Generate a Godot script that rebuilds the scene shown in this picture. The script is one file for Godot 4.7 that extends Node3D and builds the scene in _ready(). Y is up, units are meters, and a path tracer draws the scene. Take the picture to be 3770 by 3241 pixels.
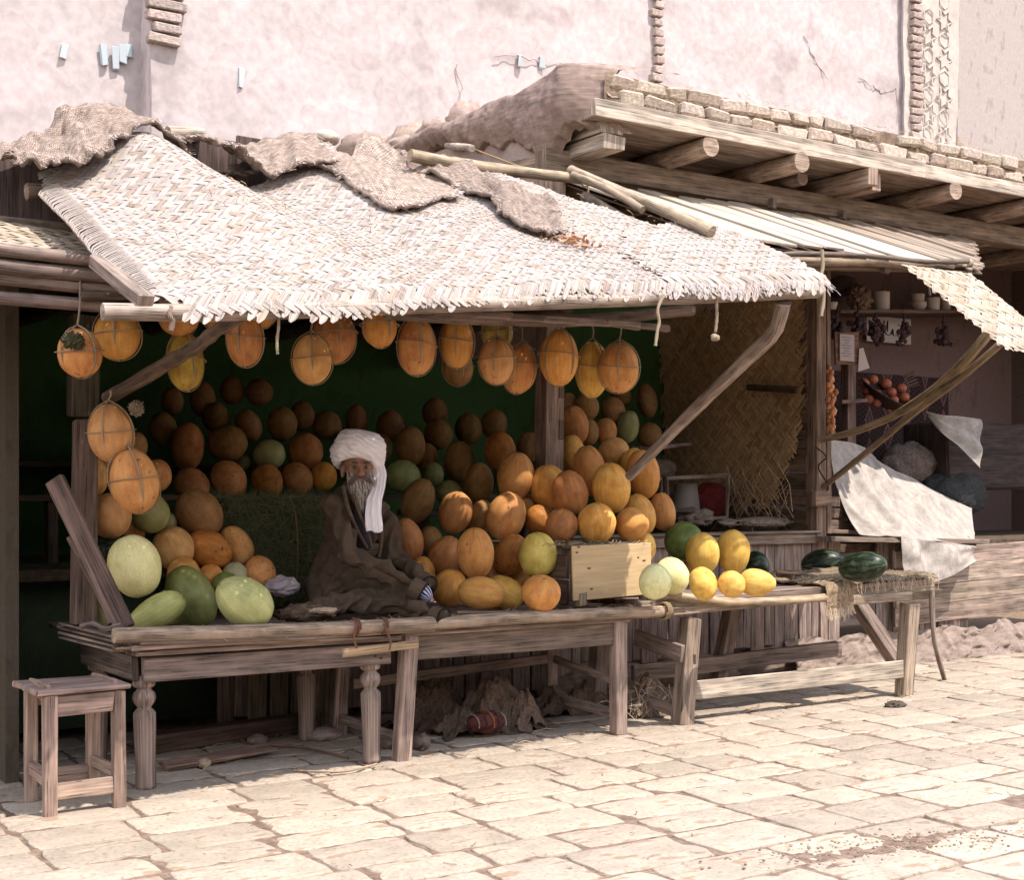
extends Node3D
# A melon seller's stall in a bazaar street: x runs along the shop fronts, z points out to the street, metres.
var rng := RandomNumberGenerator.new()
var used := {}
var mats := {}
var texs := {}

class Geo:
	var v := PackedVector3Array()
	var n := PackedVector3Array()
	var uv := PackedVector2Array()
	var c := PackedColorArray()
	var ix := PackedInt32Array()
	var col := Color.WHITE
	func vert(p: Vector3, nn: Vector3, u: Vector2) -> int:
		v.append(p); n.append(nn); uv.append(u); c.append(col)
		return v.size() - 1
	func poly(p: Array, out: Vector3, u: Array) -> void:
		var nn: Vector3 = (p[2] - p[0]).cross(p[1] - p[0]).normalized()
		var flip := nn.dot(out) < 0.0
		if flip: nn = -nn
		var b := v.size()
		for i in p.size(): vert(p[i], nn, u[i])
		for i in range(1, p.size() - 1):
			if flip: ix.append_array([b, b + i + 1, b + i])
			else: ix.append_array([b, b + i, b + i + 1])
	# a bevelled box with its long side along t.basis.x
	func box(t: Transform3D, size: Vector3, bev: float, jit: float, r: RandomNumberGenerator) -> void:
		var h := size / 2.0
		bev = minf(bev, minf(h.x, minf(h.y, h.z)) * 0.6)
		var off := Vector2(r.randf() * 7.0, r.randf() * 7.0)
		var cor := {}
		for sx in [-1, 1]:
			for sy in [-1, 1]:
				for sz in [-1, 1]:
					var s := Vector3(sx, sy, sz)
					var j := Vector3(r.randf_range(-jit, jit), r.randf_range(-jit, jit), r.randf_range(-jit, jit))
					for k in 3:
						var q := (h - Vector3.ONE * bev)
						q[k] = h[k]
						cor[[sx, sy, sz, k]] = q * s + j
		var put := func(keys: Array, out: Vector3):
			var p := []
			var u := []
			for key in keys:
				var q: Vector3 = cor[key]
				p.append(t * q)
				if absf(out.x) > 0.9: u.append(Vector2(q.y, q.z) + off)
				else: u.append(Vector2(q.x, q.y + q.z) + off)
			poly(p, t.basis * out, u)
		for s in [-1, 1]:
			put.call([[s, -1, -1, 0], [s, -1, 1, 0], [s, 1, 1, 0], [s, 1, -1, 0]], Vector3(s, 0, 0))
			put.call([[-1, s, -1, 1], [-1, s, 1, 1], [1, s, 1, 1], [1, s, -1, 1]], Vector3(0, s, 0))
			put.call([[-1, -1, s, 2], [-1, 1, s, 2], [1, 1, s, 2], [1, -1, s, 2]], Vector3(0, 0, s))
		for a in [-1, 1]:
			for b in [-1, 1]:
				put.call([[-1, a, b, 1], [1, a, b, 1], [1, a, b, 2], [-1, a, b, 2]], Vector3(0, a, b))
				put.call([[a, -1, b, 0], [a, 1, b, 0], [a, 1, b, 2], [a, -1, b, 2]], Vector3(a, 0, b))
				put.call([[a, b, -1, 0], [a, b, 1, 0], [a, b, 1, 1], [a, b, -1, 1]], Vector3(a, b, 0))
				for d in [-1, 1]:
					put.call([[a, b, d, 0], [a, b, d, 1], [a, b, d, 2]], Vector3(a, b, d))
	# a smooth sheet: f(u, v) -> point; its front looks along u x v
	func grid(nu: int, nv: int, f: Callable, us := Vector2.ONE, closed := false, flip := false, cf = null) -> void:
		var b := v.size()
		for i in nu + 1:
			for j in nv + 1:
				var q := Vector2(float(i) / nu, float(j) / nv)
				if cf != null: col = cf.call(q.x, q.y)
				vert(f.call(q.x, q.y), Vector3.ZERO, q * us)
		var w := nv + 1
		for i in nu:
			for j in nv:
				var a := b + i * w + j
				if flip: ix.append_array([a, a + w + 1, a + 1, a, a + w, a + w + 1])
				else: ix.append_array([a, a + 1, a + w + 1, a, a + w + 1, a + w])
		smooth(b, v.size())
		if closed:
			for j in w:
				var s := (n[b + j] + n[b + nu * w + j]).normalized()
				n[b + j] = s
				n[b + nu * w + j] = s
	func smooth(from: int, to: int) -> void:
		var acc := PackedVector3Array()
		acc.resize(to - from)
		var k := 0
		while k < ix.size():
			var a := ix[k]
			if a >= from and a < to:
				var p := ix[k + 1]
				var q := ix[k + 2]
				var nn := (v[q] - v[a]).cross(v[p] - v[a])
				acc[a - from] += nn
				acc[p - from] += nn
				acc[q - from] += nn
			k += 3
		for i in acc.size():
			n[from + i] = acc[i].normalized() if acc[i].length_squared() > 1e-24 else Vector3.UP
	func smooth_part(from_ix: int, from_v: int) -> void:
		for i in range(from_v, n.size()): n[i] = Vector3.ZERO
		for k in range(from_ix, ix.size(), 3):
			var nn := (v[ix[k + 2]] - v[ix[k]]).cross(v[ix[k + 1]] - v[ix[k]])
			for m in 3: n[ix[k + m]] += nn
		for i in range(from_v, n.size()): n[i] = n[i].normalized()
	# a sheet with two sides and rims
	func sheet(nu: int, nv: int, f: Callable, thick: float, us := Vector2.ONE) -> void:
		var pts := []
		for i in nu + 1:
			var row := []
			for j in nv + 1: row.append(f.call(float(i) / nu, float(j) / nv))
			pts.append(row)
		var nor := func(i, j):
			var du: Vector3 = pts[mini(i + 1, nu)][j] - pts[maxi(i - 1, 0)][j]
			var dv: Vector3 = pts[i][mini(j + 1, nv)] - pts[i][maxi(j - 1, 0)]
			return du.cross(dv).normalized()
		grid(nu, nv, func(a, b): return pts[roundi(a * nu)][roundi(b * nv)], us)
		grid(nu, nv, func(a, b): return pts[roundi(a * nu)][roundi(b * nv)] - nor.call(roundi(a * nu), roundi(b * nv)) * thick, us, false, true)
		var rim := func(cells: Array):
			for k in cells.size() - 1:
				var a: Vector2i = cells[k]
				var b: Vector2i = cells[k + 1]
				var na: Vector3 = nor.call(a.x, a.y)
				var nb: Vector3 = nor.call(b.x, b.y)
				var pa: Vector3 = pts[a.x][a.y]
				var pb: Vector3 = pts[b.x][b.y]
				var out: Vector3 = (pb - pa).cross(na)
				poly([pa, pb, pb - nb * thick, pa - na * thick], out, [Vector2(k, 0) * 0.05, Vector2(k + 1, 0) * 0.05, Vector2(k + 1, 1) * 0.05, Vector2(k, 1) * 0.05])
		var e := []
		for i in nu + 1: e.append(Vector2i(i, 0))
		for j in range(1, nv + 1): e.append(Vector2i(nu, j))
		for i in range(nu - 1, -1, -1): e.append(Vector2i(i, nv))
		for j in range(nv - 1, -1, -1): e.append(Vector2i(0, j))
		rim.call(e)
	# a tube along points; rr: one radius per point
	func tube(p: Array, rr: Array, sides := 8, flat := 1.0, caps := true) -> void:
		var m := p.size()
		var b := v.size()
		var prev := Vector3.ZERO
		var len := 0.0
		var ends := []
		for i in m:
			var d: Vector3 = (p[mini(i + 1, m - 1)] - p[maxi(i - 1, 0)]).normalized()
			var s := prev - d * prev.dot(d)
			if s.length() < 0.01: s = d.cross(Vector3(0.31, 0.9, 0.2) if absf(d.y) < 0.9 else Vector3(1, 0, 0.1))
			s = s.normalized()
			prev = s
			var w := s.cross(d)
			if i > 0: len += p[i].distance_to(p[i - 1])
			var ring := []
			for k in sides + 1:
				var a := TAU * k / sides
				var o := s * cos(a) + w * sin(a) * flat
				var q: Vector3 = p[i] + o * rr[i]
				vert(q, (s * cos(a) * flat + w * sin(a)).normalized(), Vector2(len, float(k) / sides * 0.35))
				if k < sides: ring.append(q)
			if i == 0 or i == m - 1: ends.append([ring, -d if i == 0 else d])
		for i in m - 1:
			for k in sides:
				var a := b + i * (sides + 1) + k
				ix.append_array([a, a + sides + 2, a + sides + 1, a, a + 1, a + sides + 2])
		# make sure that faces and normals agree
		var t := ix.size() - 6
		var fn := (v[ix[t + 2]] - v[ix[t]]).cross(v[ix[t + 1]] - v[ix[t]])
		if fn.dot(n[ix[t]]) < 0.0:
			for k in range(ix.size() - (m - 1) * sides * 6, ix.size(), 3):
				var h := ix[k + 1]
				ix[k + 1] = ix[k + 2]
				ix[k + 2] = h
		if caps:
			for e in ends:
				var ring: Array = e[0]
				var u := []
				for q in ring: u.append(Vector2(q.x + q.z, q.y) * 1.0)
				poly(ring, e[1], u)
	# closed surface of revolution about y: profile of (radius, height), bottom first
	func lathe(prof: Array, sides: int, t: Transform3D, wob = null) -> void:
		grid(sides, prof.size() - 1, func(a, bb):
			var q: Vector2 = prof[roundi(bb * (prof.size() - 1))]
			var k: float = wob.call(a, bb) if wob != null else 1.0
			return t * Vector3(cos(a * TAU) * q.x * k, q.y, -sin(a * TAU) * q.x * k), Vector2(1, 1), true)
	func turn_uv(from: int) -> void:
		for i in range(from, uv.size()): uv[i] = Vector2(uv[i].y * 0.6, uv[i].x * 0.33)
	# a lumpy closed body
	func lump(centre: Vector3, size: Vector3, seed_: int, amp: float, freq: float, nu := 22, nv := 14, base = null, basis := Basis(), us := Vector2(3, 2)) -> void:
		var fn := FastNoiseLite.new()
		fn.seed = seed_
		fn.frequency = 1.0
		fn.fractal_octaves = 3
		grid(nu, nv, func(a, b):
			var th: float = (b - 0.5) * PI
			var d := Vector3(cos(a * TAU) * cos(th), sin(th), -sin(a * TAU) * cos(th))
			var k := 1.0 + amp * fn.get_noise_3dv(d * freq)
			var q: Vector3 = centre + basis * (d * size * 0.5 * k)
			if base != null and q.y < base: q.y = base + (q.y - base) * 0.05
			return q, us, true)

# ---------- names, nodes ----------
func numbered(nm: String, parent: Node) -> String:
	var key := nm + ("" if parent == self else "@" + str(parent.get_instance_id()))
	var k: int = used.get(key, 0)
	used[key] = k + 1
	return nm if k == 0 else "%s_%03d" % [nm, k]

func tag(o: Node, label := "", category := "", group := "", kind := "") -> Node:
	if label: o.set_meta("label", label)
	if category: o.set_meta("category", category)
	if group: o.set_meta("group", group)
	if kind: o.set_meta("kind", kind)
	return o

func thing(nm: String, at: Vector3, label := "", category := "", group := "", kind := "") -> Node3D:
	var o := Node3D.new()
	o.name = numbered(nm, self)
	add_child(o, true)
	o.position = at
	tag(o, label, category, group, kind)
	return o

func wp(o: Node) -> Vector3:
	var p := Vector3.ZERO
	while o != self and o != null:
		p += o.position
		o = o.get_parent()
	return p

func put(g: Geo, nm: String, m: Material, parent: Node = self, stuff := false) -> MeshInstance3D:
	var lo := g.v[0]
	var hi := g.v[0]
	for p in g.v:
		lo = lo.min(p)
		hi = hi.max(p)
	var mid := (lo + hi) / 2.0
	if parent == self: mid.y = lo.y
	for i in g.v.size(): g.v[i] -= mid
	var arr := []
	arr.resize(Mesh.ARRAY_MAX)
	arr[Mesh.ARRAY_VERTEX] = g.v
	arr[Mesh.ARRAY_NORMAL] = g.n
	arr[Mesh.ARRAY_TEX_UV] = g.uv
	arr[Mesh.ARRAY_COLOR] = g.c
	arr[Mesh.ARRAY_INDEX] = g.ix
	var me := ArrayMesh.new()
	me.add_surface_from_arrays(Mesh.PRIMITIVE_TRIANGLES, arr)
	me.surface_set_material(0, m)
	var o := MeshInstance3D.new()
	o.mesh = me
	o.name = numbered(nm, parent)
	parent.add_child(o, true)
	o.position = mid - wp(parent)
	if stuff: o.set_meta("kind", "stuff")
	return o

func geo(c := Color.WHITE) -> Geo:
	var g := Geo.new()
	g.col = c
	return g

func lin(r: float, g: float, b: float) -> Color: return Color(r, g, b)
func vary(c: Color, a := 0.17) -> Color:
	var k := 1.0 + rng.randf_range(-a, a)
	return Color(c.r * k * (1.0 + rng.randf_range(-0.03, 0.03)), c.g * k, c.b * k * (1.0 + rng.randf_range(-0.04, 0.04)))

func along(a: Vector3, b: Vector3, up := Vector3.UP) -> Transform3D:
	var x := (b - a).normalized()
	if absf(x.dot(up)) > 0.98: up = Vector3(0, 0, 1)
	var z := x.cross(up).normalized()
	var y := z.cross(x)
	return Transform3D(Basis(x, y, z), (a + b) / 2.0)

# a sawn board or beam from a to b, h tall (towards up) and w wide
func board(par: Node, nm: String, a: Vector3, b: Vector3, h: float, w: float, c: Color, m: Material, up := Vector3.UP, jit := 0.004, bev := 0.004) -> MeshInstance3D:
	var g := geo(c)
	g.box(along(a, b, up), Vector3(a.distance_to(b), h, w), bev, jit, rng)
	return put(g, nm, m, par)

func wobble(a: Vector3, b: Vector3, n: int, amp: float) -> Array:
	var p := []
	var o1 := Vector3(rng.randf_range(-1, 1), rng.randf_range(-1, 1), rng.randf_range(-1, 1)) * amp
	var o2 := Vector3(rng.randf_range(-1, 1), rng.randf_range(-1, 1), rng.randf_range(-1, 1)) * amp
	for i in n + 1:
		var t := float(i) / n
		p.append(a.lerp(b, t) + o1 * sin(t * PI) + o2 * sin(t * TAU) * 0.5)
	return p

# a round pole with knots
func pole(par: Node, nm: String, pts: Array, r0: float, r1: float, c: Color, m: Material, rough := 0.06, sides := 12) -> MeshInstance3D:
	var g := geo(c)
	var rr := []
	for i in pts.size(): rr.append(lerpf(r0, r1, float(i) / (pts.size() - 1)) * (1.0 + rng.randf_range(-rough, rough)))
	g.tube(pts, rr, sides)
	return put(g, nm, m, par)

func curve(pts: Array, n: int) -> Array:
	var cu := Curve3D.new()
	for i in pts.size():
		var d: Vector3 = (pts[mini(i + 1, pts.size() - 1)] - pts[maxi(i - 1, 0)]) / 6.0
		cu.add_point(pts[i], -d, d)
	var out := []
	for i in n + 1: out.append(cu.sample_baked(cu.get_baked_length() * i / n, true))
	return out

func cord(par: Node, nm: String, pts: Array, r: float, c: Color, n := 14) -> MeshInstance3D:
	var g := geo(c)
	var p := curve(pts, n)
	var rr := []
	for i in p.size(): rr.append(r * (1.0 + 0.15 * sin(i * 2.3)))
	g.tube(p, rr, 6)
	return put(g, nm, mats.rope, par)

# ---------- textures ----------
func noise(w: int, h: int, freq: float, seed_: int, oct := 4, cell := false) -> PackedByteArray:
	var f := FastNoiseLite.new()
	f.seed = seed_
	f.frequency = freq
	f.fractal_octaves = oct
	f.noise_type = FastNoiseLite.TYPE_CELLULAR if cell else FastNoiseLite.TYPE_SIMPLEX_SMOOTH
	if cell: f.cellular_return_type = FastNoiseLite.RETURN_DISTANCE2_SUB
	return f.get_seamless_image(w, h, false, false, 0.1, true).get_data()

func stretched(w: int, h: int, sx: int, sy: int, freq: float, seed_: int, oct := 4) -> PackedByteArray:
	var d := noise(w / sx, h / sy, freq, seed_, oct)
	var im := Image.create_from_data(w / sx, h / sy, false, Image.FORMAT_L8, d)
	im.resize(w, h, Image.INTERPOLATE_BILINEAR)
	return im.get_data()

func tex(w: int, h: int, f: Callable) -> ImageTexture:
	var d := PackedByteArray()
	d.resize(w * h * 3)
	var k := 0
	for y in h:
		for x in w:
			var c: Color = f.call(y * w + x, x, y)
			d[k] = clampi(int(c.r * 255.0), 0, 255)
			d[k + 1] = clampi(int(c.g * 255.0), 0, 255)
			d[k + 2] = clampi(int(c.b * 255.0), 0, 255)
			k += 3
	return ImageTexture.create_from_image(Image.create_from_data(w, h, false, Image.FORMAT_RGB8, d))

func mat(key: String, t: Texture2D, rough := 0.9, us := Vector3.ONE, height: Texture2D = null, hs := 0.1, tri := false) -> StandardMaterial3D:
	var m := StandardMaterial3D.new()
	m.resource_name = key
	m.vertex_color_use_as_albedo = true
	m.albedo_texture = t
	m.roughness = rough
	m.metallic_specular = 0.35
	m.uv1_scale = us
	if tri:
		m.uv1_triplanar = true
		m.uv1_world_triplanar = true
	if height:
		m.heightmap_enabled = true
		m.heightmap_texture = height
		m.heightmap_scale = hs
	mats[key] = m
	return m

func make_materials() -> void:
	var g1 := stretched(512, 256, 16, 1, 0.09, 11, 5)
	var g2 := stretched(512, 256, 32, 2, 0.012, 12, 3)
	var g3 := stretched(512, 256, 8, 1, 0.022, 13, 4)
	var g4 := noise(512, 256, 0.012, 14, 3)
	var wood := tex(512, 256, func(i, _x, _y):
		var a := g1[i] / 255.0
		var b := g2[i] / 255.0
		var d := g3[i] / 255.0
		var v := 0.82 + 0.34 * (a - 0.5) + 0.24 * (b - 0.5) + 0.26 * (d - 0.5) + 0.16 * (g4[i] / 255.0 - 0.5)
		if a < 0.20: v -= 0.2
		v = clampf(v, 0.2, 1.0)
		return Color(v, v * 0.985, v * 0.97))
	mat("wood", wood, 0.85, Vector3(0.9, 3.2, 1), wood, 0.10)
	mat("bark", wood, 0.9, Vector3(1.6, 3.0, 1), wood, 0.15)
	var pine := tex(512, 256, func(i, _x, _y):
		var v := 0.92 + 0.10 * (g1[i] / 255.0 - 0.5) + 0.10 * (g3[i] / 255.0 - 0.5)
		return Color(v, v * 0.985, v * 0.96))
	mat("pine", pine, 0.8, Vector3(0.9, 2.0, 1))
	var f1 := stretched(256, 256, 64, 1, 0.09, 21, 4)
	var f2 := stretched(256, 256, 16, 4, 0.03, 22, 3)
	var reed := tex(256, 256, func(i, _x, _y):
		var a := f1[i] / 255.0
		var v := 0.90 + 0.18 * (a - 0.5) + 0.16 * (f2[i] / 255.0 - 0.5)
		if a < 0.3: v -= 0.22
		return Color(v, v * 0.98, v * 0.94))
	mat("reed", reed, 0.7, Vector3(2.0, 1.0, 1), reed, 0.2)
	var bu := noise(256, 256, 0.03, 31, 4)
	var bw := stretched(256, 256, 8, 1, 0.1, 32, 3)
	var burlap := tex(256, 256, func(i, x, y):
		var a := sin(x * TAU / 8.0) * (1.0 if (y / 8) % 2 == 0 else -1.0)
		var b := sin(y * TAU / 8.0) * (1.0 if (x / 8) % 2 == 0 else -1.0)
		var v := 0.72 + 0.13 * a + 0.13 * b + 0.30 * (bu[i] / 255.0 - 0.5) + 0.2 * (bw[i] / 255.0 - 0.5)
		return Color(v, v * 0.97, v * 0.93))
	mat("burlap", burlap, 0.95, Vector3(3.2, 3.2, 1), burlap, 0.15)
	var r1 := noise(256, 256, 0.05, 41, 4)
	mat("rope", tex(64, 64, func(i, x, y):
		var v := 0.75 + 0.25 * sin((x + y * 2) * TAU / 16.0)
		return Color(v, v * 0.97, v * 0.9)), 0.95, Vector3(20, 3, 1))
	var cl := noise(512, 512, 0.012, 42, 5)
	var wool := tex(512, 512, func(i, _x, _y):
		var v := 0.80 + 0.28 * (cl[i] / 255.0 - 0.5) + 0.14 * (r1[(i % 256) + ((i / 512) % 256) * 256] / 255.0 - 0.5)
		return Color(v, v * 0.98, v * 0.95))
	mat("wool", wool, 0.95, Vector3(2, 2, 1), wool, 0.04).uv1_triplanar = true
	mat("cloth", wool, 0.85, Vector3(1.5, 1.5, 1), null, 0.1, true)
	var p1 := noise(1024, 512, 0.006, 51, 5)
	var p2 := noise(1024, 512, 0.05, 52, 4)
	var p3 := noise(1024, 512, 0.004, 53, 4, true)
	var plaster := tex(1024, 512, func(i, _x, _y):
		var a := p1[i] / 255.0
		var v := 0.92 + 0.10 * (a - 0.5) + 0.10 * (p2[i] / 255.0 - 0.5)
		if p3[i] < 2 and a > 0.5: v -= 0.18
		var s := smoothstep(0.560, 0.575, a + 0.03 * (p2[i] / 255.0 - 0.5)) * 0.045 + smoothstep(0.32, 0.15, a) * 0.06
		return Color(v - s * 0.8, v - s, v - s))
	mat("plaster", plaster, 0.95, Vector3(1, 1, 1), plaster, 0.9)
	var m1 := noise(512, 512, 0.02, 61, 5)
	var m2 := stretched(512, 512, 8, 1, 0.08, 62, 3)
	var mud := tex(512, 512, func(i, _x, _y):
		var v := 0.80 + 0.30 * (m1[i] / 255.0 - 0.5) + 0.22 * (m2[i] / 255.0 - 0.5)
		return Color(v, v * 0.97, v * 0.94))
	mat("mud", mud, 0.98, Vector3(1.1, 1.1, 1), mud, 0.7, true)
	mat("brick", mud, 0.95, Vector3(2.6, 2.6, 1), mud, 0.8, true)
	var s1 := noise(1024, 1024, 0.008, 71, 5)
	var s2 := noise(1024, 1024, 0.06, 72, 4)
	var s3 := stretched(1024, 1024, 4, 1, 0.03, 73, 4)
	var stone := tex(1024, 1024, func(i, _x, _y):
		var a := s1[i] / 255.0
		var b := s2[i] / 255.0
		var v := 0.93 + 0.16 * (a - 0.5) + 0.12 * (b - 0.5)
		var d := smoothstep(0.60, 0.74, a * 0.5 + s3[i] / 255.0 * 0.5)
		if b < 0.24: d = maxf(d, 0.6)
		return Color(v * (1.0 - 0.13 * d), v * (0.985 - 0.19 * d), v * (0.96 - 0.22 * d)))
	mat("stone", stone, 0.9, Vector3(0.55, 0.55, 1), stone, 0.5)
	mat("dirt", mud, 1.0, Vector3(1.7, 1.7, 1), mud, 0.8, true)
	mat("plain", null, 0.8)
	mat("linen", null, 1.0).metallic_specular = 0.1
	mat("ceramic", null, 0.35)
	mat("straw", null, 0.8)
	mat("skin", null, 0.55).subsurf_scatter_strength = 0.1
	mats.skin.subsurf_scatter_enabled = true
	melon_materials()

# the skin of one kind of melon: base and second colour (sRGB), streaks, netting, blotches
func skin(key: String, a: Color, b: Color, streak: float, net: float, spots: float, sd: int, rough := 0.58, stripes := 0) -> void:
	var w := 512
	var h := 256
	var n1 := noise(w, h, 0.012, sd, 4)
	var n2 := stretched(w, h, 1, 8, 0.05, sd + 1, 4)
	var n3 := noise(w, h, 0.035, sd + 2, 2, true)
	var n4 := noise(w, h, 0.02, sd + 3, 3)
	var n5 := noise(w, h, 0.12, sd + 4, 2)
	var t := tex(w, h, func(i, x, y):
		var m := clampf(0.5 + (n1[i] / 255.0 - 0.5) * 1.3, 0.0, 1.0)
		var c := a.lerp(b, m)
		var s := (n2[i] / 255.0 - 0.5) * streak * 0.55 + (n5[i] / 255.0 - 0.5) * 0.10
		c = Color(c.r * (1.0 + s), c.g * (1.0 + s * 1.1), c.b * (1.0 + s * 0.9))
		if stripes > 0:
			var q := sin(x * TAU / w * stripes + (n4[i] / 255.0 - 0.5) * 5.0 + (n5[i] / 255.0 - 0.5) * 2.0)
			c = c.lerp(b, smoothstep(0.0, 0.7, q))
		if net > 0.0:
			var e := smoothstep(0.10, 0.0, n3[i] / 255.0) * net
			c = c.lerp(Color(0.82, 0.70, 0.50), e)
		var q2 := n4[i] / 255.0 + 0.16 * (n5[i] / 255.0 - 0.5)
		var d := smoothstep(0.99 - spots * 0.16, 1.07 - spots * 0.16, q2) * 0.8
		d = maxf(d, 0.22 * spots * smoothstep(0.55, 0.75, n1[i] / 255.0) * smoothstep(0.5, 0.7, n5[i] / 255.0))
		c = c.lerp(Color(0.30, 0.20, 0.12), clampf(d, 0.0, 0.75))
		var pole_ := absf(y / float(h) - 0.5) * 2.0
		c = c.lerp(Color(0.33, 0.24, 0.13), smoothstep(0.93, 0.99, pole_) * 0.8)
		return c)
	var m := mat("melon_" + key, t, rough)
	m.metallic_specular = 0.3
	m.heightmap_enabled = true
	m.heightmap_texture = t
	m.heightmap_scale = 0.05

func melon_materials() -> void:
	skin("orange", Color(0.80, 0.59, 0.33), Color(0.73, 0.49, 0.25), 0.25, 0.28, 0.35, 101)
	skin("spot", Color(0.79, 0.58, 0.36), Color(0.71, 0.48, 0.28), 0.20, 0.24, 0.85, 111)
	skin("spotdk", Color(0.73, 0.49, 0.25), Color(0.61, 0.39, 0.19), 0.3, 0.0, 1.35, 121)
	skin("rust", Color(0.72, 0.51, 0.31), Color(0.61, 0.41, 0.24), 0.28, 0.26, 0.5, 131)
	skin("tan", Color(0.79, 0.61, 0.39), Color(0.72, 0.53, 0.32), 0.22, 0.26, 0.4, 141)
	skin("golden", Color(0.87, 0.68, 0.36), Color(0.79, 0.56, 0.26), 0.35, 0.22, 0.4, 151)
	skin("sunny", Color(0.87, 0.74, 0.40), Color(0.80, 0.63, 0.30), 0.22, 0.18, 0.7, 161)
	skin("yellow", Color(0.83, 0.76, 0.42), Color(0.74, 0.66, 0.32), 0.15, 0.0, 0.45, 171, 0.35)
	skin("palegreen", Color(0.71, 0.71, 0.48), Color(0.60, 0.62, 0.40), 0.2, 0.05, 0.35, 181, 0.4)
	skin("green", Color(0.52, 0.54, 0.32), Color(0.40, 0.44, 0.25), 0.2, 0.0, 0.35, 191, 0.4)
	skin("dkgreen", Color(0.45, 0.50, 0.26), Color(0.33, 0.40, 0.20), 0.3, 0.0, 0.3, 201, 0.4)
	skin("cream", Color(0.86, 0.84, 0.64), Color(0.80, 0.79, 0.55), 0.12, 0.0, 0.6, 211, 0.35)
	skin("water", Color(0.31, 0.35, 0.26), Color(0.10, 0.13, 0.09), 0.2, 0.0, 0.0, 221, 0.35, 13)
	skin("netted", Color(0.72, 0.60, 0.30), Color(0.60, 0.48, 0.22), 0.3, 0.6, 0.75, 231)
	skin("dim", Color(0.58, 0.44, 0.27), Color(0.49, 0.37, 0.22), 0.3, 0.35, 0.4, 241, 0.6)  # dull brown skin; also carries the shade on melons deep inside

# ---------- melons ----------
const KIN := {"orange": ["orange", 1.0], "yellowtan": ["golden", 0.9], "olive": ["palegreen", 0.62], "cream_shade": ["cream", 0.6], "dark": ["dim", 0.75], "half": ["rust", 1.05], "ribbed": ["rust", 1.0], "sunnyrib": ["sunny", 1.0], "white": ["cream", 1.08]}  # dark and the dimmed cream put the back rows' shade into the skin
const RIBS := {"ribbed": 0.035, "sunnyrib": 0.04, "half": 0.035, "golden": 0.02, "white": 0.02, "yellowtan": 0.02, "palegreen": 0.012, "dim": 0.015, "netted": 0.02}

func frame_of(axis: Vector3, sd: int) -> Basis:
	var y := axis.normalized()
	var x := y.cross(Vector3(0.3, 0.1, 0.9)).normalized()
	return Basis(x, y, x.cross(y)).rotated(y, sd * 2.39996)

func melon_geo(p: Vector3, a: float, b: float, axis: Vector3, kind: String, sd: int, egg: float) -> Geo:
	var r := RandomNumberGenerator.new()
	r.seed = sd * 7919
	var kin: Array = KIN.get(kind, [kind, 1.0])
	var k: float = kin[1]
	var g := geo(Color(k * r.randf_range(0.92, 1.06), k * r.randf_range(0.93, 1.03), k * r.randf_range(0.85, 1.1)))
	var fn := FastNoiseLite.new()
	fn.seed = sd
	fn.frequency = 1.0
	var rib: float = RIBS.get(kind, 0.006)
	var nr := 9 + sd % 3
	if egg == 9.0: egg = r.randf_range(-0.12, 0.22)
	var t := Transform3D(frame_of(axis, sd), p)
	g.grid(32, 20, func(u, w):
		var th: float = (w - 0.5) * PI
		var d := Vector3(cos(u * TAU) * cos(th), sin(th), -sin(u * TAU) * cos(th))
		var s := cos(th)
		var yy := sin(th)
		var k2 := 1.0 - egg * 0.32 * yy + 0.045 * fn.get_noise_3dv(d * 1.3)
		if rib > 0.0: k2 += rib * (absf(cos(u * TAU * nr / 2.0)) - 0.6) * s
		var end := yy * a * (1.0 + 0.03 * fn.get_noise_3dv(d * 1.1 + Vector3.ONE * 3.0))
		if absf(yy) > 0.97: end *= 0.985
		return t * Vector3(d.x * b * k2, end, d.z * b * k2), Vector2(1, 1), true)
	return g

func skin_of(kind: String) -> Material:
	return mats["melon_" + KIN.get(kind, [kind])[0]]

func melon(p: Vector3, a: float, b: float, axis: Vector3, kind: String, sd: int, label: String, group: String, egg := 9.0) -> void:
	var w := kind == "water"
	tag(put(melon_geo(p, a, b, axis, kind, sd, egg), "watermelon" if w else "melon", skin_of(kind)), label, "watermelon" if w else "melon", group)

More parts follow.
